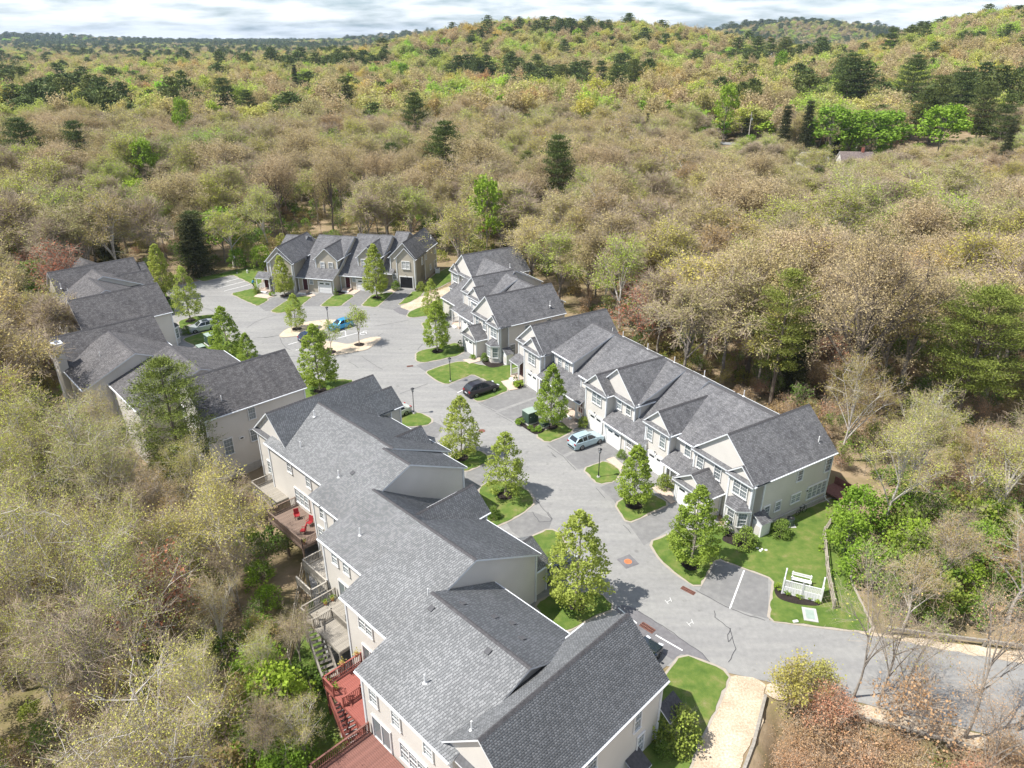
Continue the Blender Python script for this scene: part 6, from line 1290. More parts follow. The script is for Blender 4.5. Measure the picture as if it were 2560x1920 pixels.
# ------------------------------------------------------------------ person walking
def person(x, y, ang):
    t = empty('person', (x, y, .07), ang, label='person in a blue top and dark trousers bending forward beside the far porch', cat='person')
    me = bpy.data.meshes.new('body'); J = [(0, 0, .86), (0, .02, 1.08), (0, .16, 1.32), (0, .26, 1.44), (0, .30, 1.56), (-.1, 0, .82), (-.11, .06, .45), (-.11, -.06, .06), (-.11, .1, .03), (.1, 0, .82), (.12, .14, .46), (.12, .2, .06), (.12, .34, .03), (-.2, .2, 1.32), (-.24, .3, 1.06), (-.2, .5, .92), (.2, .2, 1.32), (.24, .34, 1.06), (.2, .56, .94)]
    Ed = [(0, 1), (1, 2), (2, 3), (3, 4), (0, 5), (5, 6), (6, 7), (7, 8), (0, 9), (9, 10), (10, 11), (11, 12), (2, 13), (13, 14), (14, 15), (2, 16), (16, 17), (17, 18)]
    Rr = [.15, .14, .15, .06, .1, .09, .06, .045, .04, .09, .06, .045, .04, .06, .045, .035, .06, .045, .035]
    me.from_pydata(J, Ed, []); o = link('body', me, t); md = o.modifiers.new('skin', 'SKIN'); sk = me.skin_vertices[0].data if me.skin_vertices else None
    if sk is None:
        bm = bmesh.new(); bm.from_mesh(me); bm.verts.layers.skin.verify(); bm.to_mesh(me); bm.free(); sk = me.skin_vertices[0].data
    for i, r_ in enumerate(Rr): sk[i].radius = (r_, r_)
    sk[0].use_root = True; o.modifiers.new('sub', 'SUBSURF').levels = 1
    me.materials.append(M['darkcloth'])
    mb = MB(); mb.tube([(0, .0, .95), (0, .05, 1.12), (0, .17, 1.34), (0, .22, 1.42)], [.19, .185, .2, .09], 'blueshirt', 12)
    for s_ in (-1, 1): mb.tube([(s_ * .13, .19, 1.36), (s_ * .23, .26, 1.18), (s_ * .24, .32, 1.04)], [.085, .07, .06], 'blueshirt', 8)
    mb.build('shirt', t)
    mb = MB(); mb.tube([(0, .27, 1.45), (0, .31, 1.52), (0, .34, 1.62), (0, .33, 1.68)], [.07, .1, .09, .03], 'skin', 10); mb.build('head', t)
    mb = MB(); mb.tube([(0, .27, 1.53), (0, .28, 1.62), (0, .30, 1.70)], [.105, .11, .05], 'hair', 10); mb.build('hair', t)
    for s_ in (-1, 1): mb = MB(); mb.tube([(s_ * .22, .42, 1.0), (s_ * .2, .56, .9)], [.042, .035], 'skin', 8); mb.build('forearm', t)
    mb = MB(); mb.bar((0.2, .56, .95), (0.1, 1.1, .05), .035, .035, 'greywood'); mb.build('rake_handle', t)
person(-50.17, 134.27, R(-60))

# ------------------------------------------------------------------ utility boxes, ac unit, small things
def cabinet(x, y, ang, w, d, h, lab, top='cabtop', mt='cabinet'):
    t = empty('utility_cabinet', (x, y, .07), ang, label=lab, cat='utility cabinet'); mb = MB(); mb.box((0, 0, .05), (w + .3, d + .3, .1), 'concrete'); mb.build('slab', t)
    mb = MB(); mb.box((0, 0, h / 2 + .08), (w, d, h), mt); mb.build('box', t)
    for s_ in (-1, 1): mb = MB(); mb.box((s_ * w / 4, -d / 2 - .015, h / 2 + .06), (w / 2 - .04, .03, h - .14), mt); mb.build('door', t)
    mb = MB(); mb.box((0, 0, h + .1), (w + .06, d + .08, .06), top); mb.build('lid', t)
    mb = MB(); mb.box((.12, -d / 2 - .04, h * .62), (.03, .03, .16), 'rim'); mb.box((-w * .3, -d / 2 - .035, h * .7), (.12, .01, .1), 'line'); mb.build('handle', t)
cabinet(2.3, 80.2, R(35), 1.55, 1.35, 1.5, 'tall dark green utility cabinet in the mulch bed at the kerb')
cabinet(3.95, 79.0, R(35), .9, .7, .45, 'low teal green utility box right of the tall green cabinet', 'cabinet')
cabinet(-47.6, 105.9, R(-48), 1.7, 1.5, 1.5, 'green utility cabinet with pale lid in the shade of the left row')
cabinet(-48.4, 103.6, R(-48), 1.4, 1.0, .5, 'low pale green utility box below the cabinet at the left row')
t = empty('air_conditioner', FB.w(1.0, 4.9) + (.02,), 0, label='round grey air conditioner against the end wall beside a round shrub', cat='air conditioner')
mb = MB(); mb.box((0, 0, .04), (1.0, 1.0, .08), 'concrete'); mb.build('pad', t); mb = MB(); mb.cyl((0, 0, .48), .4, .78, 'cabinet', 18); mb.build('casing', t); mb = MB(); mb.cyl((0, 0, .9), .36, .05, 'blackmetal', 18); mb.cyl((0, 0, .93), .1, .03, 'rim', 10); mb.build('fan_grille', t)
t = empty('air_conditioner', FD.w(.6, 10.6) + (.02,), 0, label='pale air conditioner against the end wall of the far row', cat='air conditioner'); mb = MB(); mb.box((0, 0, .5), (.9, .9, .9), 'trim'); mb.build('casing', t); mb = MB(); mb.cyl((0, 0, .97), .36, .04, 'blackmetal', 14); mb.build('fan_grille', t)
t = empty('fire_hydrant', (-54.4, 143.7, .07), 0, label='small white hydrant on the lawn behind the parking lot', cat='hydrant'); mb = MB(); mb.tube([(0, 0, 0), (0, 0, .5), (0, 0, .6), (0, 0, .72)], [.14, .13, .15, .04], 'white', 10); mb.cyl((0, 0, .45), .07, .42, 'white', 8, 'X'); mb.build('barrel', t)
t = empty('concrete_pad', (25.1, 46.35, .075), R(-13), label='pale concrete slab set in the lawn below the trellis', cat='slab'); mb = MB(); mb.box((0, 0, .02), (1.15, 1.6, .06), 'concrete'); mb.box((0, 0, .055), (.7, 1.1, .012), 'cabtop'); mb.build('slab', t)
t = empty('stone_marker', (23.6, 45.55, .075), .2, label='small white stone at the road edge below the trellis', cat='stone'); mb = MB(); mb.box((0, 0, .04), (.42, .22, .12), 'white'); mb.build('stone', t)
for i, (x, y) in enumerate([(23.35, 55.15), (23.75, 54.95), (23.5, 54.75), (24.1, 54.85)]):
    mb = MB(); mb.tube([(0, 0, 0), (0, 0, .08), (0, 0, .13)], [.2, .18, .08], 'white', 7); o = mb.build('stone', None, (x, y, .07), i); o.scale = (.8, .6, .7); props(o, 'pale garden stone by the mulch under the bay window, ' + ['nearest the big shrub', 'second from the shrub', 'lowest one', 'farthest out on the lawn'][i], 'stone', 'pale garden stones')

# split rail fence beside the lawn
def rail_fence(pts, lab, z=.03, step=2.6, nr=3, h=1.0, mt='railwood'):
    t = empty('rail_fence', (pts[0][0], pts[0][1], z), 0, label=lab, cat='fence'); o0 = Vector((pts[0][0], pts[0][1], 0)); P_ = []
    for a, b_ in zip(pts[:-1], pts[1:]):
        L = math.hypot(b_[0] - a[0], b_[1] - a[1]); n_ = max(1, round(L / step))
        for k in range(n_): P_.append(Vector((a[0] + (b_[0] - a[0]) * k / n_, a[1] + (b_[1] - a[1]) * k / n_, 0)) - o0)
    P_.append(Vector((pts[-1][0], pts[-1][1], 0)) - o0); pm = MB(); pm.box((0, 0, h / 2 + .06), (.15, .15, h + .12), mt); pm = pm.mesh('post')
    for p in P_: link('post', pm, t, p, random.uniform(-.1, .1))
    for a, b_ in zip(P_[:-1], P_[1:]):
        for r_ in range(nr): mb = MB(); zz = .25 + r_ * (h - .25) / max(1, nr - 1); mb.bar(a + Vector((0, 0, zz + random.uniform(-.03, .03))), b_ + Vector((0, 0, zz + random.uniform(-.03, .03))), .06, .12, mt); mb.build('rail', t)
rail_fence([(31.9, 59.0), (30.35, 57.0), (28.9, 52.6), (28.35, 50.97), (27.35, 47.1)], 'weathered split-rail fence along the right edge of the big lawn', nr=3)
rail_fence([FB.w(2.2, 15.5), FB.w(2.6, 12.0), FB.w(4.5, 9.5)], 'short split-rail fence behind the end of the right-hand row', nr=2)
rail_fence([(-20.2, 55.0), (-19.41, 49.5), (-18.47, 43.86), (-16.2, 39.6), (-15.1, 36.5), (-14.95, 33)], 'split-rail fence between the back lawn and the lower left woods', z=-2.72, nr=2)
t = empty('hot_tub_deck', FB.w(.2, 13.4) + (.0,), R(-58.5), label='small dark brown deck behind the end of the right-hand row', cat='deck')
mb = MB(); mb.box((0, 0, .5), (2.6, 2.2, .12), 'brownwood'); mb.build('platform', t); mb = MB(); mb.box((1.3, 0, .75), (.08, 2.2, 1.3), 'brownwood'); mb.box((0, 1.1, .75), (2.6, .08, 1.3), 'brownwood'); mb.build('screen', t)

# white trellis screen
t = empty('trellis_screen', (23.6, 48.95, .07), math.atan2(47.74 - 48.95, 26.49 - 23.6), label='white lattice screen with two side panels on the lawn', cat='trellis')
Wt = 3.13
def lattice(parent, a, b_, name='lattice_panel'):
    a, b_ = Vector(a), Vector(b_); L = (b_ - a).length; d = (b_ - a) / L; H_ = 1.45
    mb = MB(); n_ = int(L / .14)
    for k in range(n_ + 1): p = a + d * (L * k / n_); mb.bar(p + Vector((0, 0, .85)), p + Vector((0, 0, H_)), .025, .035, 'white')
    for k in range(6): zz = .87 + k * .11; mb.bar(a + Vector((0, 0, zz)), b_ + Vector((0, 0, zz)), .025, .035, 'white')
    o = mb.build(name, parent); o['kind'] = 'stuff'
    nb = int(L / .2)
    for k in range(nb): p = a + d * (L * (k + .5) / nb); m_ = MB(); m_.box((p.x, p.y, .46), (L / nb - .015, .035, .68), 'white', math.atan2(d.y, d.x)); m_.build('board', parent)
    for zz in (.12, .82, H_ + .03): m_ = MB(); m_.bar(a + Vector((0, 0, zz)), b_ + Vector((0, 0, zz)), .05, .1, 'white'); m_.build('rail', parent)
    for p in (a, b_): m_ = MB(); m_.box((p.x, p.y, .82), (.12, .12, 1.64), 'white'); m_.build('post', parent)
lattice(t, (0, 0, 0), (Wt / 2, 0, 0)); lattice(t, (Wt / 2 + .02, 0, 0), (Wt, 0, 0)); lattice(t, (0, .15, 0), (.1, 1.5, 0)); lattice(t, (Wt, .15, 0), (Wt + .1, 1.5, 0))
t = empty('bench', (25.6, 50.0, .07), math.atan2(-1.21, 2.89), label='white bench behind the lattice screen', cat='bench')
for k in range(3): mb = MB(); mb.box((0, k * .15, .45), (1.7, .12, .04), 'white'); mb.build('seat_slat', t)
for k in range(2): mb = MB(); mb.box((0, .42, .7 + k * .18), (1.7, .04, .12), 'white'); mb.build('back_slat', t)
for s_ in (-.75, .75): mb = MB(); mb.box((s_, .2, .22), (.1, .45, .44), 'white'); mb.box((s_, .44, .5), (.08, .06, 1.0), 'white'); mb.build('leg', t)

# timber guard rail along the entrance road, and landscape timbers
def guard(pts, lab):
    t = empty('guard_rail', (pts[0][0], pts[0][1], .0), 0, label=lab, cat='guard rail'); o0 = Vector((pts[0][0], pts[0][1], 0)); P_ = []
    for a, b_ in zip(pts[:-1], pts[1:]):
        n_ = max(1, round(math.hypot(b_[0] - a[0], b_[1] - a[1]) / 2.4))
        for k in range(n_): P_.append(Vector((a[0] + (b_[0] - a[0]) * k / n_, a[1] + (b_[1] - a[1]) * k / n_, 0)) - o0)
    P_.append(Vector((pts[-1][0], pts[-1][1], 0)) - o0)
    for p in P_: m_ = MB(); m_.box((p.x, p.y, .32), (.22, .22, .75), 'greywood'); m_.build('post', t)
    for a, b_ in zip(P_[:-1], P_[1:]): m_ = MB(); m_.bar(a + Vector((0, 0, .55)), b_ + Vector((0, 0, .55)), .16, .26, 'greywood'); m_.build('beam', t)
guard([(30.7, 44.35), (35, 43.5), (40.5, 42.45), (50, 40.2)], 'grey timber guard rail on the far side of the entrance road')
guard([(24.5, 35.9), (30, 33.9), (38, 30.9), (46, 28.2)], 'low grey timber rail on the near side of the entrance road')
t = empty('timber_wall', (18.73, 38.07, 0), 0, label='low retaining wall of grey timbers at the edge of the wood chips', cat='retaining wall')
for k in range(4): m_ = MB(); m_.bar((0, 0, .1 - k * .26), (-2.14, -4.11, .1 - k * .26), .22, .25, 'greywood'); m_.build('timber', t); m_ = MB(); m_.bar((-2.14, -4.11, .1 - k * .26), (-4.8, -8.3, .1 - k * .26), .22, .25, 'greywood'); m_.build('timber', t)

# ------------------------------------------------------------------ decks behind the nearest row (frame A)
def deck(name, lab, poly, z, mt, rails, stair=None, zb=-2.7, posts=None):
    """poly: (u0,u1,v0,v1) floor rects; rails: polyline list; stair: (top u, v, bottom u, v, width)"""
    t = empty('deck', (FA.o[0], FA.o[1], 0), R(FA.deg), label=lab, cat='deck')
    for (u0, u1, v0, v1) in poly:
        n_ = max(1, int((v1 - v0) / .145)); w_ = (v1 - v0) / n_; me = MB(); me.box((0, 0, 0), (u1 - u0, w_ - .012, .04), mt); me = me.mesh('floor_board')
        for k in range(n_): link('floor_board', me, t, ((u0 + u1) / 2, v0 + (k + .5) * w_, z + (k % 3) * .002))
        m_ = MB()
        for b in ((((u0 + u1) / 2, v0, z - .15), (u1 - u0, .05, .24)), (((u0 + u1) / 2, v1, z - .15), (u1 - u0, .05, .24)), ((u0, (v0 + v1) / 2, z - .15), (.05, v1 - v0, .24)), ((u1, (v0 + v1) / 2, z - .15), (.05, v1 - v0, .24))): m_.box(b[0], b[1], mt)
        o = m_.build('rim_joist', t); o['kind'] = 'stuff'
        for (u, v) in ((u0 + .12, v0 + .1), (u1 - .12, v0 + .1), ((u0 + u1) / 2, v0 + .1)): m_ = MB(); m_.box((u, v, (z + zb) / 2 - .1), (.14, .14, z - zb - .15), mt); m_.build('post', t)
    def rail(a, b_, name='railing'):
        a, b_ = Vector(a), Vector(b_); L = (b_ - a).length; n_ = max(1, int(L / .15))
        m_ = MB(); m_.bar(a + Vector((0, 0, .92)), b_ + Vector((0, 0, .92)), .13, .04, mt); m_.build('top_rail', t)
        m_ = MB(); m_.bar(a + Vector((0, 0, .12)), b_ + Vector((0, 0, .12)), .05, .08, mt); m_.build('bottom_rail', t)
        m_ = MB()
        for k in range(n_ + 1): p = a + (b_ - a) * (k / n_); m_.box((p.x, p.y, p.z + .5), (.04, .04, .8), mt)
        o = m_.build('balusters', t); o['kind'] = 'stuff'
        for p in (a, b_): m_ = MB(); m_.box((p.x, p.y, p.z + .45), (.11, .11, 1.05), mt); m_.build('rail_post', t)
    for l in rails:
        for a, b_ in zip(l[:-1], l[1:]): rail((a[0], a[1], z), (b_[0], b_[1], z))
    if stair:
        (ua, va, ub, vb, w_) = stair; a, b_ = Vector((ua, va, z)), Vector((ub, vb, zb + .1)); d = (b_ - a); n_ = max(3, int(abs(d.z) / .19)); dh = Vector((d.x, d.y, 0)).normalized(); s_ = Vector((-dh.y, dh.x, 0)) * w_ / 2
        for k in range(n_): p = a + d * ((k + .7) / n_); m_ = MB(); m_.box((p.x, p.y, p.z), (.29, w_, .045), mt, math.atan2(dh.y, dh.x)); m_.build('tread', t)
        for sg in (-1, 1): m_ = MB(); m_.bar(a + s_ * sg + Vector((0, 0, -.12)), b_ + s_ * sg + Vector((0, 0, -.12)), .05, .28, mt); m_.build('stringer', t); rail(a + s_ * sg, b_ + s_ * sg)
    return t
M['palewood'] = mat('pale_weathered_wood', (.42, .39, .34), .85, .18, 5)
M['redboard'] = mat('brick_red_deck', (.29, .095, .075), .7, .12, 3)
deck('deck', 'brick red deck with a straight red stair below the stepped roof', [(26.3, 31.2, -10.9, -7.55)], .0 + .25, 'redboard', [[(26.3, -7.6), (26.3, -10.9), (27.6, -10.9)], [(28.9, -10.9), (28.9, -9.4), (31.1, -9.4)]], (28.2, -10.9, 31.6, -11.5, 1.15))
deck('deck', 'dark brown deck at the bottom edge below the sliding door', [(31.9, 39.0, -15.4, -10.75)], .2, 'brownwood', [[(31.9, -10.8), (31.9, -15.4), (39.0, -15.4)], [(34.6, -15.2), (34.6, -13.4)]])
deck('deck', 'weathered brown deck with a long grey stair and a round table', [(18.6, 24.3, -8.3, -4.95)], .25, 'greywood', [[(18.6, -5.0), (18.6, -8.3)], [(20.6, -8.3), (20.6, -6.6), (24.3, -6.6)], [(18.6, -8.3), (19.2, -8.3)]], (19.9, -8.2, 25.2, -9.6, 1.2))
deck('deck', 'pale grey two-level deck between the red deck and the brown one', [(13.3, 17.6, -5.0, -2.25)], .25, 'palewood', [[(13.3, -2.3), (13.3, -5.0), (17.4, -5.0)], [(15.0, -6.6), (17.4, -6.6), (17.4, -5.0)]])
deck('deck', 'brown deck with red chairs in the shade of the trees', [(4.0, 10.7, -3.6, -.35)], .25, 'dullwood', [[(4.0, -.4), (4.0, -3.6), (10.7, -3.6), (10.7, -.4)]])
deck('deck', 'small brown deck at the far corner of the nearest row', [(-2.0, 2.2, -2.2, .35)], .2, 'greywood', [[(-2.0, .3), (-2.0, -2.2), (2.2, -2.2)]])
# deck furniture
def at(F, u, v, z): p = F.w(u, v); return (p[0], p[1], z)
def chair(u, v, z, rz, mt, lab, grp):
    t = empty('deck_chair', at(FA, u, v, z), R(FA.deg) + rz, label=lab, cat='chair', group=grp)
    mb = MB(); mb.box((0, 0, .42), (.5, .5, .07), mt); mb.build('seat', t); mb = MB(); mb.box((0, .26, .75), (.5, .07, .62), mt, 0, ('X', -.15)); mb.build('backrest', t)
    for s_ in (-1, 1):
        for q in (-.2, .2): mb = MB(); mb.box((s_ * .22, q, .2), (.04, .04, .42), 'blackmetal'); mb.build('leg', t)
        mb = MB(); mb.box((s_ * .27, 0, .62), (.05, .45, .04), mt); mb.build('armrest', t)
for u, v, r_, lab in ((6.3, -1.6, 1.2, 'red cushioned chair on the shaded red deck, leftmost'), (8.2, -1.3, .3, 'red cushioned chair against the house wall'), (8.9, -2.4, -.8, 'red cushioned chair by the corner rail of the red deck'), (9.9, -1.1, 2.0, 'red cushioned chair nearest the planters')): chair(u, v, .27, r_, 'redcloth', lab, 'red deck chairs')
chair(21.6, -5.6, .27, .4, 'greywood', 'grey chair behind the round table on the brown deck', 'grey deck chairs'); chair(23.6, -6.0, .27, -1.4, 'greywood', 'grey chair right of the round table on the brown deck', 'grey deck chairs')
t = empty('round_table', at(FA, 22.6, -5.9, .27), 0, label='round patio table with a furled parasol on the brown deck', cat='table')
mb = MB(); mb.cyl((0, 0, .72), .55, .04, 'carglass', 20); mb.build('tabletop', t)
for k in range(4): a = k * math.pi / 2 + .7; mb = MB(); mb.bar((.12 * math.cos(a), .12 * math.sin(a), .7), (.42 * math.cos(a), .42 * math.sin(a), .02), .04, .04, 'blackmetal'); mb.build('leg', t)
t = empty('parasol', at(FA, 22.2, -5.5, .27), 0, label='furled pale parasol standing through the patio table', cat='parasol'); mb = MB(); mb.tube([(0, 0, 0), (0, 0, 2.3)], [.03, .03], 'greywood', 6); mb.build('pole', t); mb = MB(); mb.tube([(0, 0, .9), (0, 0, 1.3), (0, 0, 2.25)], [.08, .14, .04], 'siding', 8); mb.build('canopy', t)
def planter(u, v, z, lab, m_='leaf_green', mt='terracotta'):
    t = empty('potted_plant', at(FA, u, v, z), 0, label=lab, cat='potted plant', group='potted plants on the decks'); mb = MB(); mb.tube([(0, 0, 0), (0, 0, .28)], [.12, .17], mt, 10); mb.build('pot', t); rg_ = np.random.default_rng(int(u * 10))
    P_ = rg_.normal(size=(60, 3)) * (.13, .13, .12) + (0, 0, .42); link('leaves', raw_mesh('leaves', *leaf_quads(P_, .1, rg_), [m_]), t)
for u, v, lab in ((18.9, -6.2, 'leafy pot on the left rail of the brown deck'), (18.9, -5.5, 'taller leafy pot on the left rail of the brown deck'), (27.2, -10.5, 'small pot on the floor of the brick red deck'), (30.9, -8.2, 'dark pot against the wall on the brick red deck'), (10.3, -3.2, 'pot of greenery at the corner of the shaded red deck')): planter(u, v, .28, lab)
for u, v, lab in ((26.4, -8.0, 'yellow flower pot on the far rail of the brick red deck'), (26.4, -9.3, 'yellow flower box on the long rail of the brick red deck')): planter(u, v, 1.2, lab, 'leaf_gold')
# bicycle leaning on the end wall of the right-hand row
t = empty('bicycle', FB.w(.35, 7.4) + (.05,), R(-58.5 + 90), label='dark bicycle leaning against the end wall of the right-hand row', cat='bicycle')
for xx in (-.5, .5):
    mb = MB(); pts = [(xx + .33 * math.cos(a), 0, .33 + .33 * math.sin(a)) for a in np.linspace(0, 2 * math.pi, 17)]; mb.tube(pts, [.022] * 17, 'rubber', 5, False)
    for a in np.linspace(0, math.pi, 5)[:-1]: mb.bar((xx - .32 * math.cos(a), 0, .33 - .32 * math.sin(a)), (xx + .32 * math.cos(a), 0, .33 + .32 * math.sin(a)), .008, .008, 'rim')
    mb.build('wheel', t)
mb = MB()
for a, b_ in (((-.5, 0, .33), (-.1, 0, .3)), ((-.1, 0, .3), (-.25, 0, .85)), ((-.25, 0, .8), (-.5, 0, .33)), ((-.23, 0, .75), (.35, 0, .8)), ((-.1, 0, .3), (.35, 0, .72)), ((.33, 0, .95), (.5, 0, .33))): mb.bar(a, b_, .035, .035, 'blackmetal')
mb.build('frame', t); mb = MB(); mb.box((-.27, 0, .9), (.24, .12, .05), 'rubber'); mb.build('saddle', t); mb = MB(); mb.bar((.33, -.25, .98), (.33, .25, .98), .03, .03, 'blackmetal'); mb.build('handlebar', t)

# ------------------------------------------------------------------ distant road, houses, utility pole
def hz(x, y, dz=.25): return gz(x, y) + dz
RD = [(62, 345), (80, 336), (92, 329), (108, 322), (128, 314), (150, 303), (180, 292)]
mb = MB()
for a, b_ in zip(RD[:-1], RD[1:]):
    n_ = 4
    for k in range(n_):
        p = Vector((a[0] + (b_[0] - a[0]) * k / n_, a[1] + (b_[1] - a[1]) * k / n_)); q = Vector((a[0] + (b_[0] - a[0]) * (k + 1) / n_, a[1] + (b_[1] - a[1]) * (k + 1) / n_)); d = (q - p).normalized(); nn = Vector((-d.y, d.x)) * 4
        mb.poly([(p.x - nn.x, p.y - nn.y, hz(p.x, p.y, .35)), (q.x - nn.x, q.y - nn.y, hz(q.x, q.y, .35)), (q.x + nn.x, q.y + nn.y, hz(q.x, q.y, .35)), (p.x + nn.x, p.y + nn.y, hz(p.x, p.y, .35))], 'asphalt')
mb.build('road', kind='structure')
M['housewhite'] = siding('house_white', (.72, .71, .68)); M['houseroof'] = shingle('house_roof', (.22, .21, .20), (.34, .33, .31)); M['houseroof2'] = shingle('house_roof_brown', (.16, .13, .12), (.24, .20, .18)); M['brick'] = mat('chimney_brick', (.30, .11, .08), .9, .2, 6)
def house(x, y, ang, w, d, ze, zr, lab, roofm='houseroof', chim=False, wallm='housewhite'):
    z = gz(x, y) - .2; t = empty('house', (x, y, z), R(ang), label=lab, cat='house', group='distant houses among the trees')
    mb = MB(); hw, hd = w / 2, d / 2
    for q in ([(-hw, -hd), (hw, -hd)], [(hw, hd), (-hw, hd)]): mb.poly([(q[0][0], q[0][1], 0), (q[1][0], q[1][1], 0), (q[1][0], q[1][1], ze), (q[0][0], q[0][1], ze)], wallm)
    for s_ in (-1, 1): mb.poly([(s_ * hw, -hd, 0), (s_ * hw, hd, 0), (s_ * hw, hd, ze), (s_ * hw, 0, zr - .1), (s_ * hw, -hd, ze)], wallm)
    mb.build('wall', t); mb = MB(); o_ = .4; zz = ze - (zr - ze) * o_ / hd
    for s_ in (-1, 1):
        q = [(-hw - o_, s_ * (hd + o_), zz), (hw + o_, s_ * (hd + o_), zz), (hw + o_, 0, zr), (-hw - o_, 0, zr)]; mb.poly(q, roofm, [(0, 0), (w, 0), (w, hd), (0, hd)]); lo = [(a, b_, c - .2) for a, b_, c in q]; mb.poly(lo, 'trim')
        for i in range(4): j = (i + 1) % 4; mb.poly([q[i], q[j], lo[j], lo[i]], 'trim')
    r_ = mb.build('roof', t)
    if chim: mb = MB(); mb.box((w * .2, 0, zr + .3), (.9, .8, 2.2), 'brick'); mb.build('chimney', r_)
    fm, gm_, _ = window_mesh(.9, 1.3, 1, 0)
    for k in range(3): f = link('window', fm, t, (-hw + w * (k + .5) / 3, -hd - .05, ze * .55)); link('pane', gm_, f)
house(112, 279, 15, 9, 7, 2.8, 5.2, 'low grey roofed house beside the far road, left one'); house(127, 277, -8, 11, 8, 3, 6, 'dark roofed house with a brick chimney by the far road', 'houseroof2', True)
house(163, 263, 20, 12, 8, 4.5, 7, 'white house partly hidden by trees at the right'); house(276, 838, -20, 20, 14, 6, 13, 'large pale roofed house on the wooded slope far away'); house(232, 700, 10, 14, 9, 4, 8, 'small brown roofed house below the large pale one', 'houseroof2')
house(58, 330, 20, 12, 8, 3, 6.5, 'pale blue grey house half hidden left of the far road'); house(-105, 520, 10, 12, 9, 4, 8.5, 'single grey roof showing among the trees left of the middle')
t = empty('utility_pole', (103.5, 331.5, gz(103.5, 331.5)), .3, label='tall wooden utility pole beside the distant road', cat='utility pole'); mb = MB(); mb.tube([(0, 0, 0), (0, 0, 13.4)], [.22, .14], 'barkpale', 8); mb.build('pole', t); mb = MB(); mb.box((0, 0, 12.2), (2.4, .14, .14), 'barkpale'); mb.build('crossarm', t); mb = MB(); mb.cyl((.4, -.3, 10.6), .3, .9, 'cabtop', 10); mb.build('transformer', t)

# ------------------------------------------------------------------ bare birches and brush at the lower right
BIR = [deciduous(201, 12.5, 3.6, 3.5, 7, 8, 5, 1, .12, 4, bark='bark', leaf='leaf_near', spread=.35, tl=.9, tw=.014, trunk_r=.11), deciduous(202, 13, 4.4, 3, 8, 8, 5, 5, .09, 4, bark='bark', leaf='leaf_peach', spread=.35, tl=.8, tw=.014, trunk_r=.14)]
for k, (x, y, i, s_, lab) in enumerate([(25.2, 38.0, 0, .95, 'bare pale birch rising over the entrance road, left stem'), (26.6, 37.1, 0, .85, 'bare pale birch rising over the entrance road, right stem'), (27.9, 36.6, 0, .7, 'short bare birch beside the pair at the road edge'), (31.5, 34.6, 1, .95, 'leaning bare tree with pink buds at the lower right'), (35.5, 35.2, 1, .9, 'bare tree with pink buds furthest right on the road edge'), (31, 31.5, 1, .75, 'low spreading bare tree in the lower right corner'),
                                          (37, 48.5, 0, .7, 'bare grey tree beyond the timber guard rail')]):
    tree_thing('bare_tree', BIR[i], (x, y, gz(x, y) - .1), k * 1.9, s_, label=lab, cat='deciduous tree')
BR = [deciduous(211, 3.4, 2.0, .3, 10, 7, 5, 14, .08, 4, leaf='leaf_peach', spread=.28, tl=.45, tw=.016, trunk_r=.04, multi=True), deciduous(212, 4.2, 2.1, .4, 10, 7, 5, 9, .14, 4, leaf='leaf_gold', spread=.3, tl=.4, tw=.016, trunk_r=.04, multi=True)]
k = 0
for (x, y, i, s_, lab) in [(19.9, 37.0, 1, .95, 'yellow green bush at the corner of the wood chips'), (22.0, 37.3, 1, .8, 'yellow and orange bush left of the birches')] + [(x_, y_, 0, .85 + .1 * ((i_ * 7) % 4), 'peach coloured brush in the lower right corner') for i_, (x_, y_) in enumerate([(19.6, 34.5), (21.8, 34.6), (24.0, 33.9), (18.6, 32.3), (20.9, 32.2), (23.2, 31.6), (25.6, 31.4), (27.8, 31.0), (22, 29.8), (24.6, 29.4), (27, 28.8), (19.5, 30), (17.4, 30.2), (29.8, 31.2), (32.0, 30.0), (30.0, 28.2), (34.2, 30.6), (36.6, 29.0), (33.6, 27.5), (25.9, 33.6), (17.8, 28.2), (20.6, 27.6), (23.4, 27), (26.4, 26.6), (38.8, 28.2), (29, 26), (22.6, 35.6), (32.2, 32.2), (36.0, 31.8)])]:
    tree_thing('bush', BR[i], (x, y, gz(x, y) - .05), k * 2.3, s_, label=lab, cat='bush', group='peach coloured brush at the lower right' if i == 0 else 'yellow bushes at the wood chips'); k += 1
GS = dense(221, 5.5, 2.6, .3, 'leaf_green', 3200, .22, 'dome', lumps=70, lump=.5)
for x, y, s_, lab in ((-17.5, 37.2, 1.1, 'large bright green shrub beside the lower left rail fence'), (-19.5, 40.6, .9, 'bright green shrub behind the large one at the rail fence'), (-15.2, 32.5, .8, 'bright green shrub at the bottom edge left of the brown deck'), (31.5, 54.8, .8, 'yellow green shrub beyond the rail fence, upper'), (33.8, 57.6, .95, 'big yellow green shrub behind the end of the right row'), (31.0, 50.5, .75, 'bright green shrub beyond the rail fence, middle'), (36.5, 52.5, .9, 'green shrub deeper in the right-hand brush'), (33, 46.8, .6, 'bright green shrub beyond the guard rail'), (39, 48.5, .7, 'bright green shrub right of the bare birches'), (44, 47.5, .65, 'green shrub behind the guard rail at the right edge'), (43, 53, .8, 'yellow green shrub in the right-hand brush, upper'), (38.5, 58, .9, 'tall green shrub between the lawn and the huge pine'), (47, 57, .8, 'green shrub near the right picture edge'), (-52.5, 147.5, .9, 'bright green shrub behind the parking lot lamp'), (-57.5, 147.5, .8, 'green shrub left of the parking lot lamp'), (-47.5, 148.0, .8, 'green shrub behind the left end of the far row')):
    tree_thing('shrub', GS, (x, y, gz(x, y) - .05), x, s_, label=lab, cat='shrub', group='big green shrubs at the wood edge')

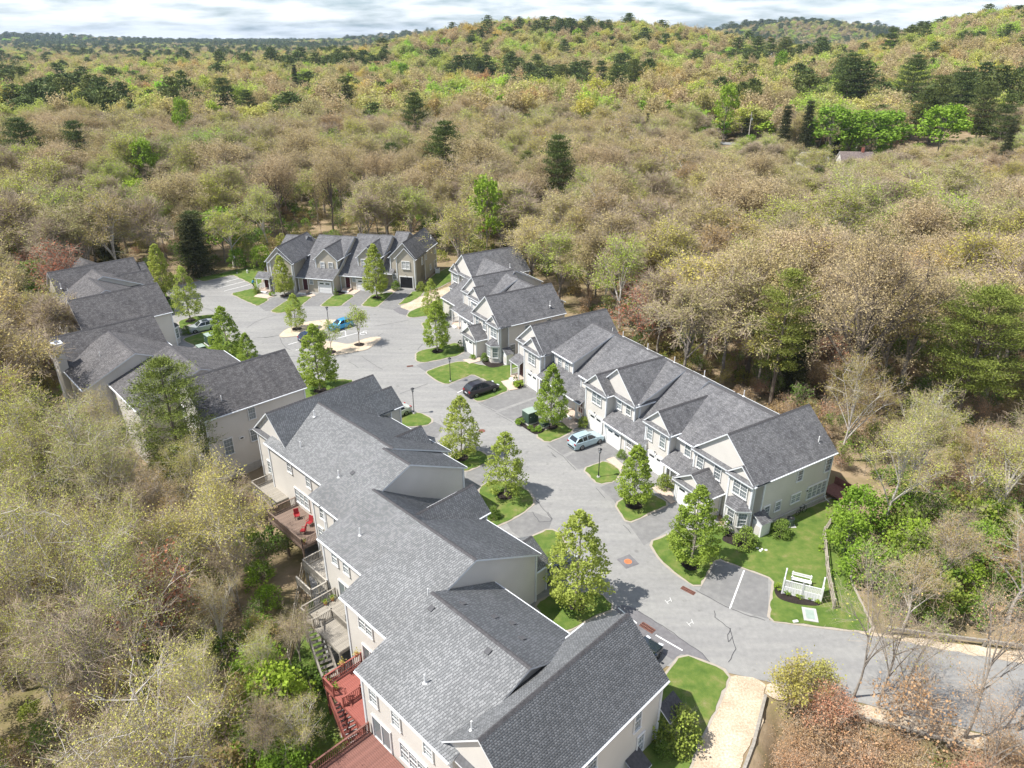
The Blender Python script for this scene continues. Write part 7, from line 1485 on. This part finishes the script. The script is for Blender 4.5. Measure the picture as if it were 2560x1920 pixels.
# ------------------------------------------------------------------ air between the camera and the far hills
hm = bpy.data.materials.new('haze'); hm.use_nodes = True; ht = hm.node_tree; ht.nodes.clear(); pv = ht.nodes.new('ShaderNodeVolumePrincipled'); ho = ht.nodes.new('ShaderNodeOutputMaterial')
pv.inputs['Color'].default_value = (.62, .78, 1.0, 1); pv.inputs['Density'].default_value = HAZE; pv.inputs['Anisotropy'].default_value = .1; ht.links.new(pv.outputs[0], ho.inputs['Volume']); M['haze'] = hm
zmin, zmax = float(GZ.min()) - 1.5, max(float(GZ.max()) + 62, CAMH + 8)
mb = MB(); X0_, X1_, Y0_, Y1_ = gx[0] - 40, gx[-1] + 40, gy[0] - 40, gy[-1] + 40
mb.box(((X0_ + X1_) / 2, (Y0_ + Y1_) / 2, (zmin + zmax) / 2), (X1_ - X0_, Y1_ - Y0_, zmax - zmin), 'haze'); mb.build('haze', kind='stuff', label='thin blue air fading the far hills', cat='haze')

# low trees and saplings crowding up to the rear decks
for k, (u, v, s_, i, lab) in enumerate([(-3.5, -7.5, .66, 0, 'olive sapling tree near the far corner deck'), (2.5, -8.0, .6, 2, 'olive tree reaching to the shaded deck'), (6.5, -9.0, .62, 1, 'olive tree in front of the deck with red chairs'), (11.0, -10.5, .55, 3, 'thin twiggy tree below the pale two-level deck'), (15.5, -14.0, .52, 0, 'small olive tree left of the brown deck stairs'), (20, -18, .55, 2, 'small pale tree at the rail fence'), (8, -13.5, .62, 1, 'olive tree behind the one in front of the red chairs'), (1, -13, .7, 3, 'twiggy tree beside the white-limbed yellow tree')]):
    x, y = FA.w(u, v); tree_thing('budding_tree', NEAR[i], (x, y, gz(x, y) - .1), k * 1.1, s_, label=lab, cat='deciduous tree')
for k, (u, v, s_) in enumerate([(4, -6, .5), (9, -7.5, .45), (12.5, -8.5, .42), (16, -11, .5), (22, -13.5, .45), (-6, -5, .5), (26, -17, .55), (0, -6.5, .4)]):
    x, y = FA.w(u, v); tree_thing('shrub', GS, (x, y, gz(x, y) - .05), k, (s_ * 1.2, s_ * 1.2, s_), label='green brush under the trees behind the nearest row, ' + ['below the red chairs', 'left of the two-level deck', 'under the two-level deck', 'left of the long grey stair', 'beside the fence foot', 'at the far corner', 'left of the red stair', 'under the shaded deck'][k], cat='shrub')
os_ = sorted([o for o in SC.objects if o.get('label') == 'peach coloured brush in the lower right corner'], key=lambda o: (round((40 - o.location.y) / 2.6), o.location.x))
rows = {}
for o in os_: rows.setdefault(round((40 - o.location.y) / 2.6), []).append(o)
rn = ['nearest the road', 'second rank from the road', 'third rank from the road', 'fourth rank from the road', 'fifth rank from the road', 'sixth rank from the road']; on = ['leftmost', 'second from left', 'third from left', 'fourth from left', 'fifth from left', 'sixth from left', 'seventh from left', 'eighth from left']
for i, k in enumerate(sorted(rows)):
    for j, o in enumerate(sorted(rows[k], key=lambda o: o.location.x)): o['label'] = 'peach coloured brush at the lower right, ' + rn[min(i, 5)] + ', ' + on[min(j, 7)]

for k, (x, y, s_) in enumerate([(118, 302, 1.1), (127, 300, 1.0), (136, 305, 1.2), (146, 296, 1.1), (157, 292, 1.2), (166, 284, 1.1), (104, 298, 1.0), (140, 286, 1.0), (151, 281, 1.1), (120, 288, .9), (178, 290, 1.2), (96, 305, 1.0)]):
    tree_thing('shrub', GS, (x, y, gz(x, y) - .05), k, s_ * 1.25, label='distant bright green bush near the far road, ' + ['below the first maple', 'between the first two maples', 'behind the second maple', 'below the third maple', 'between the third and last maple', 'below the last maple', 'left of the spruces', 'in front of the second maple', 'in front of the third maple', 'in front of the first maple', 'right of the last maple', 'by the utility pole'][k], cat='bush', group='bright bushes by the far road')
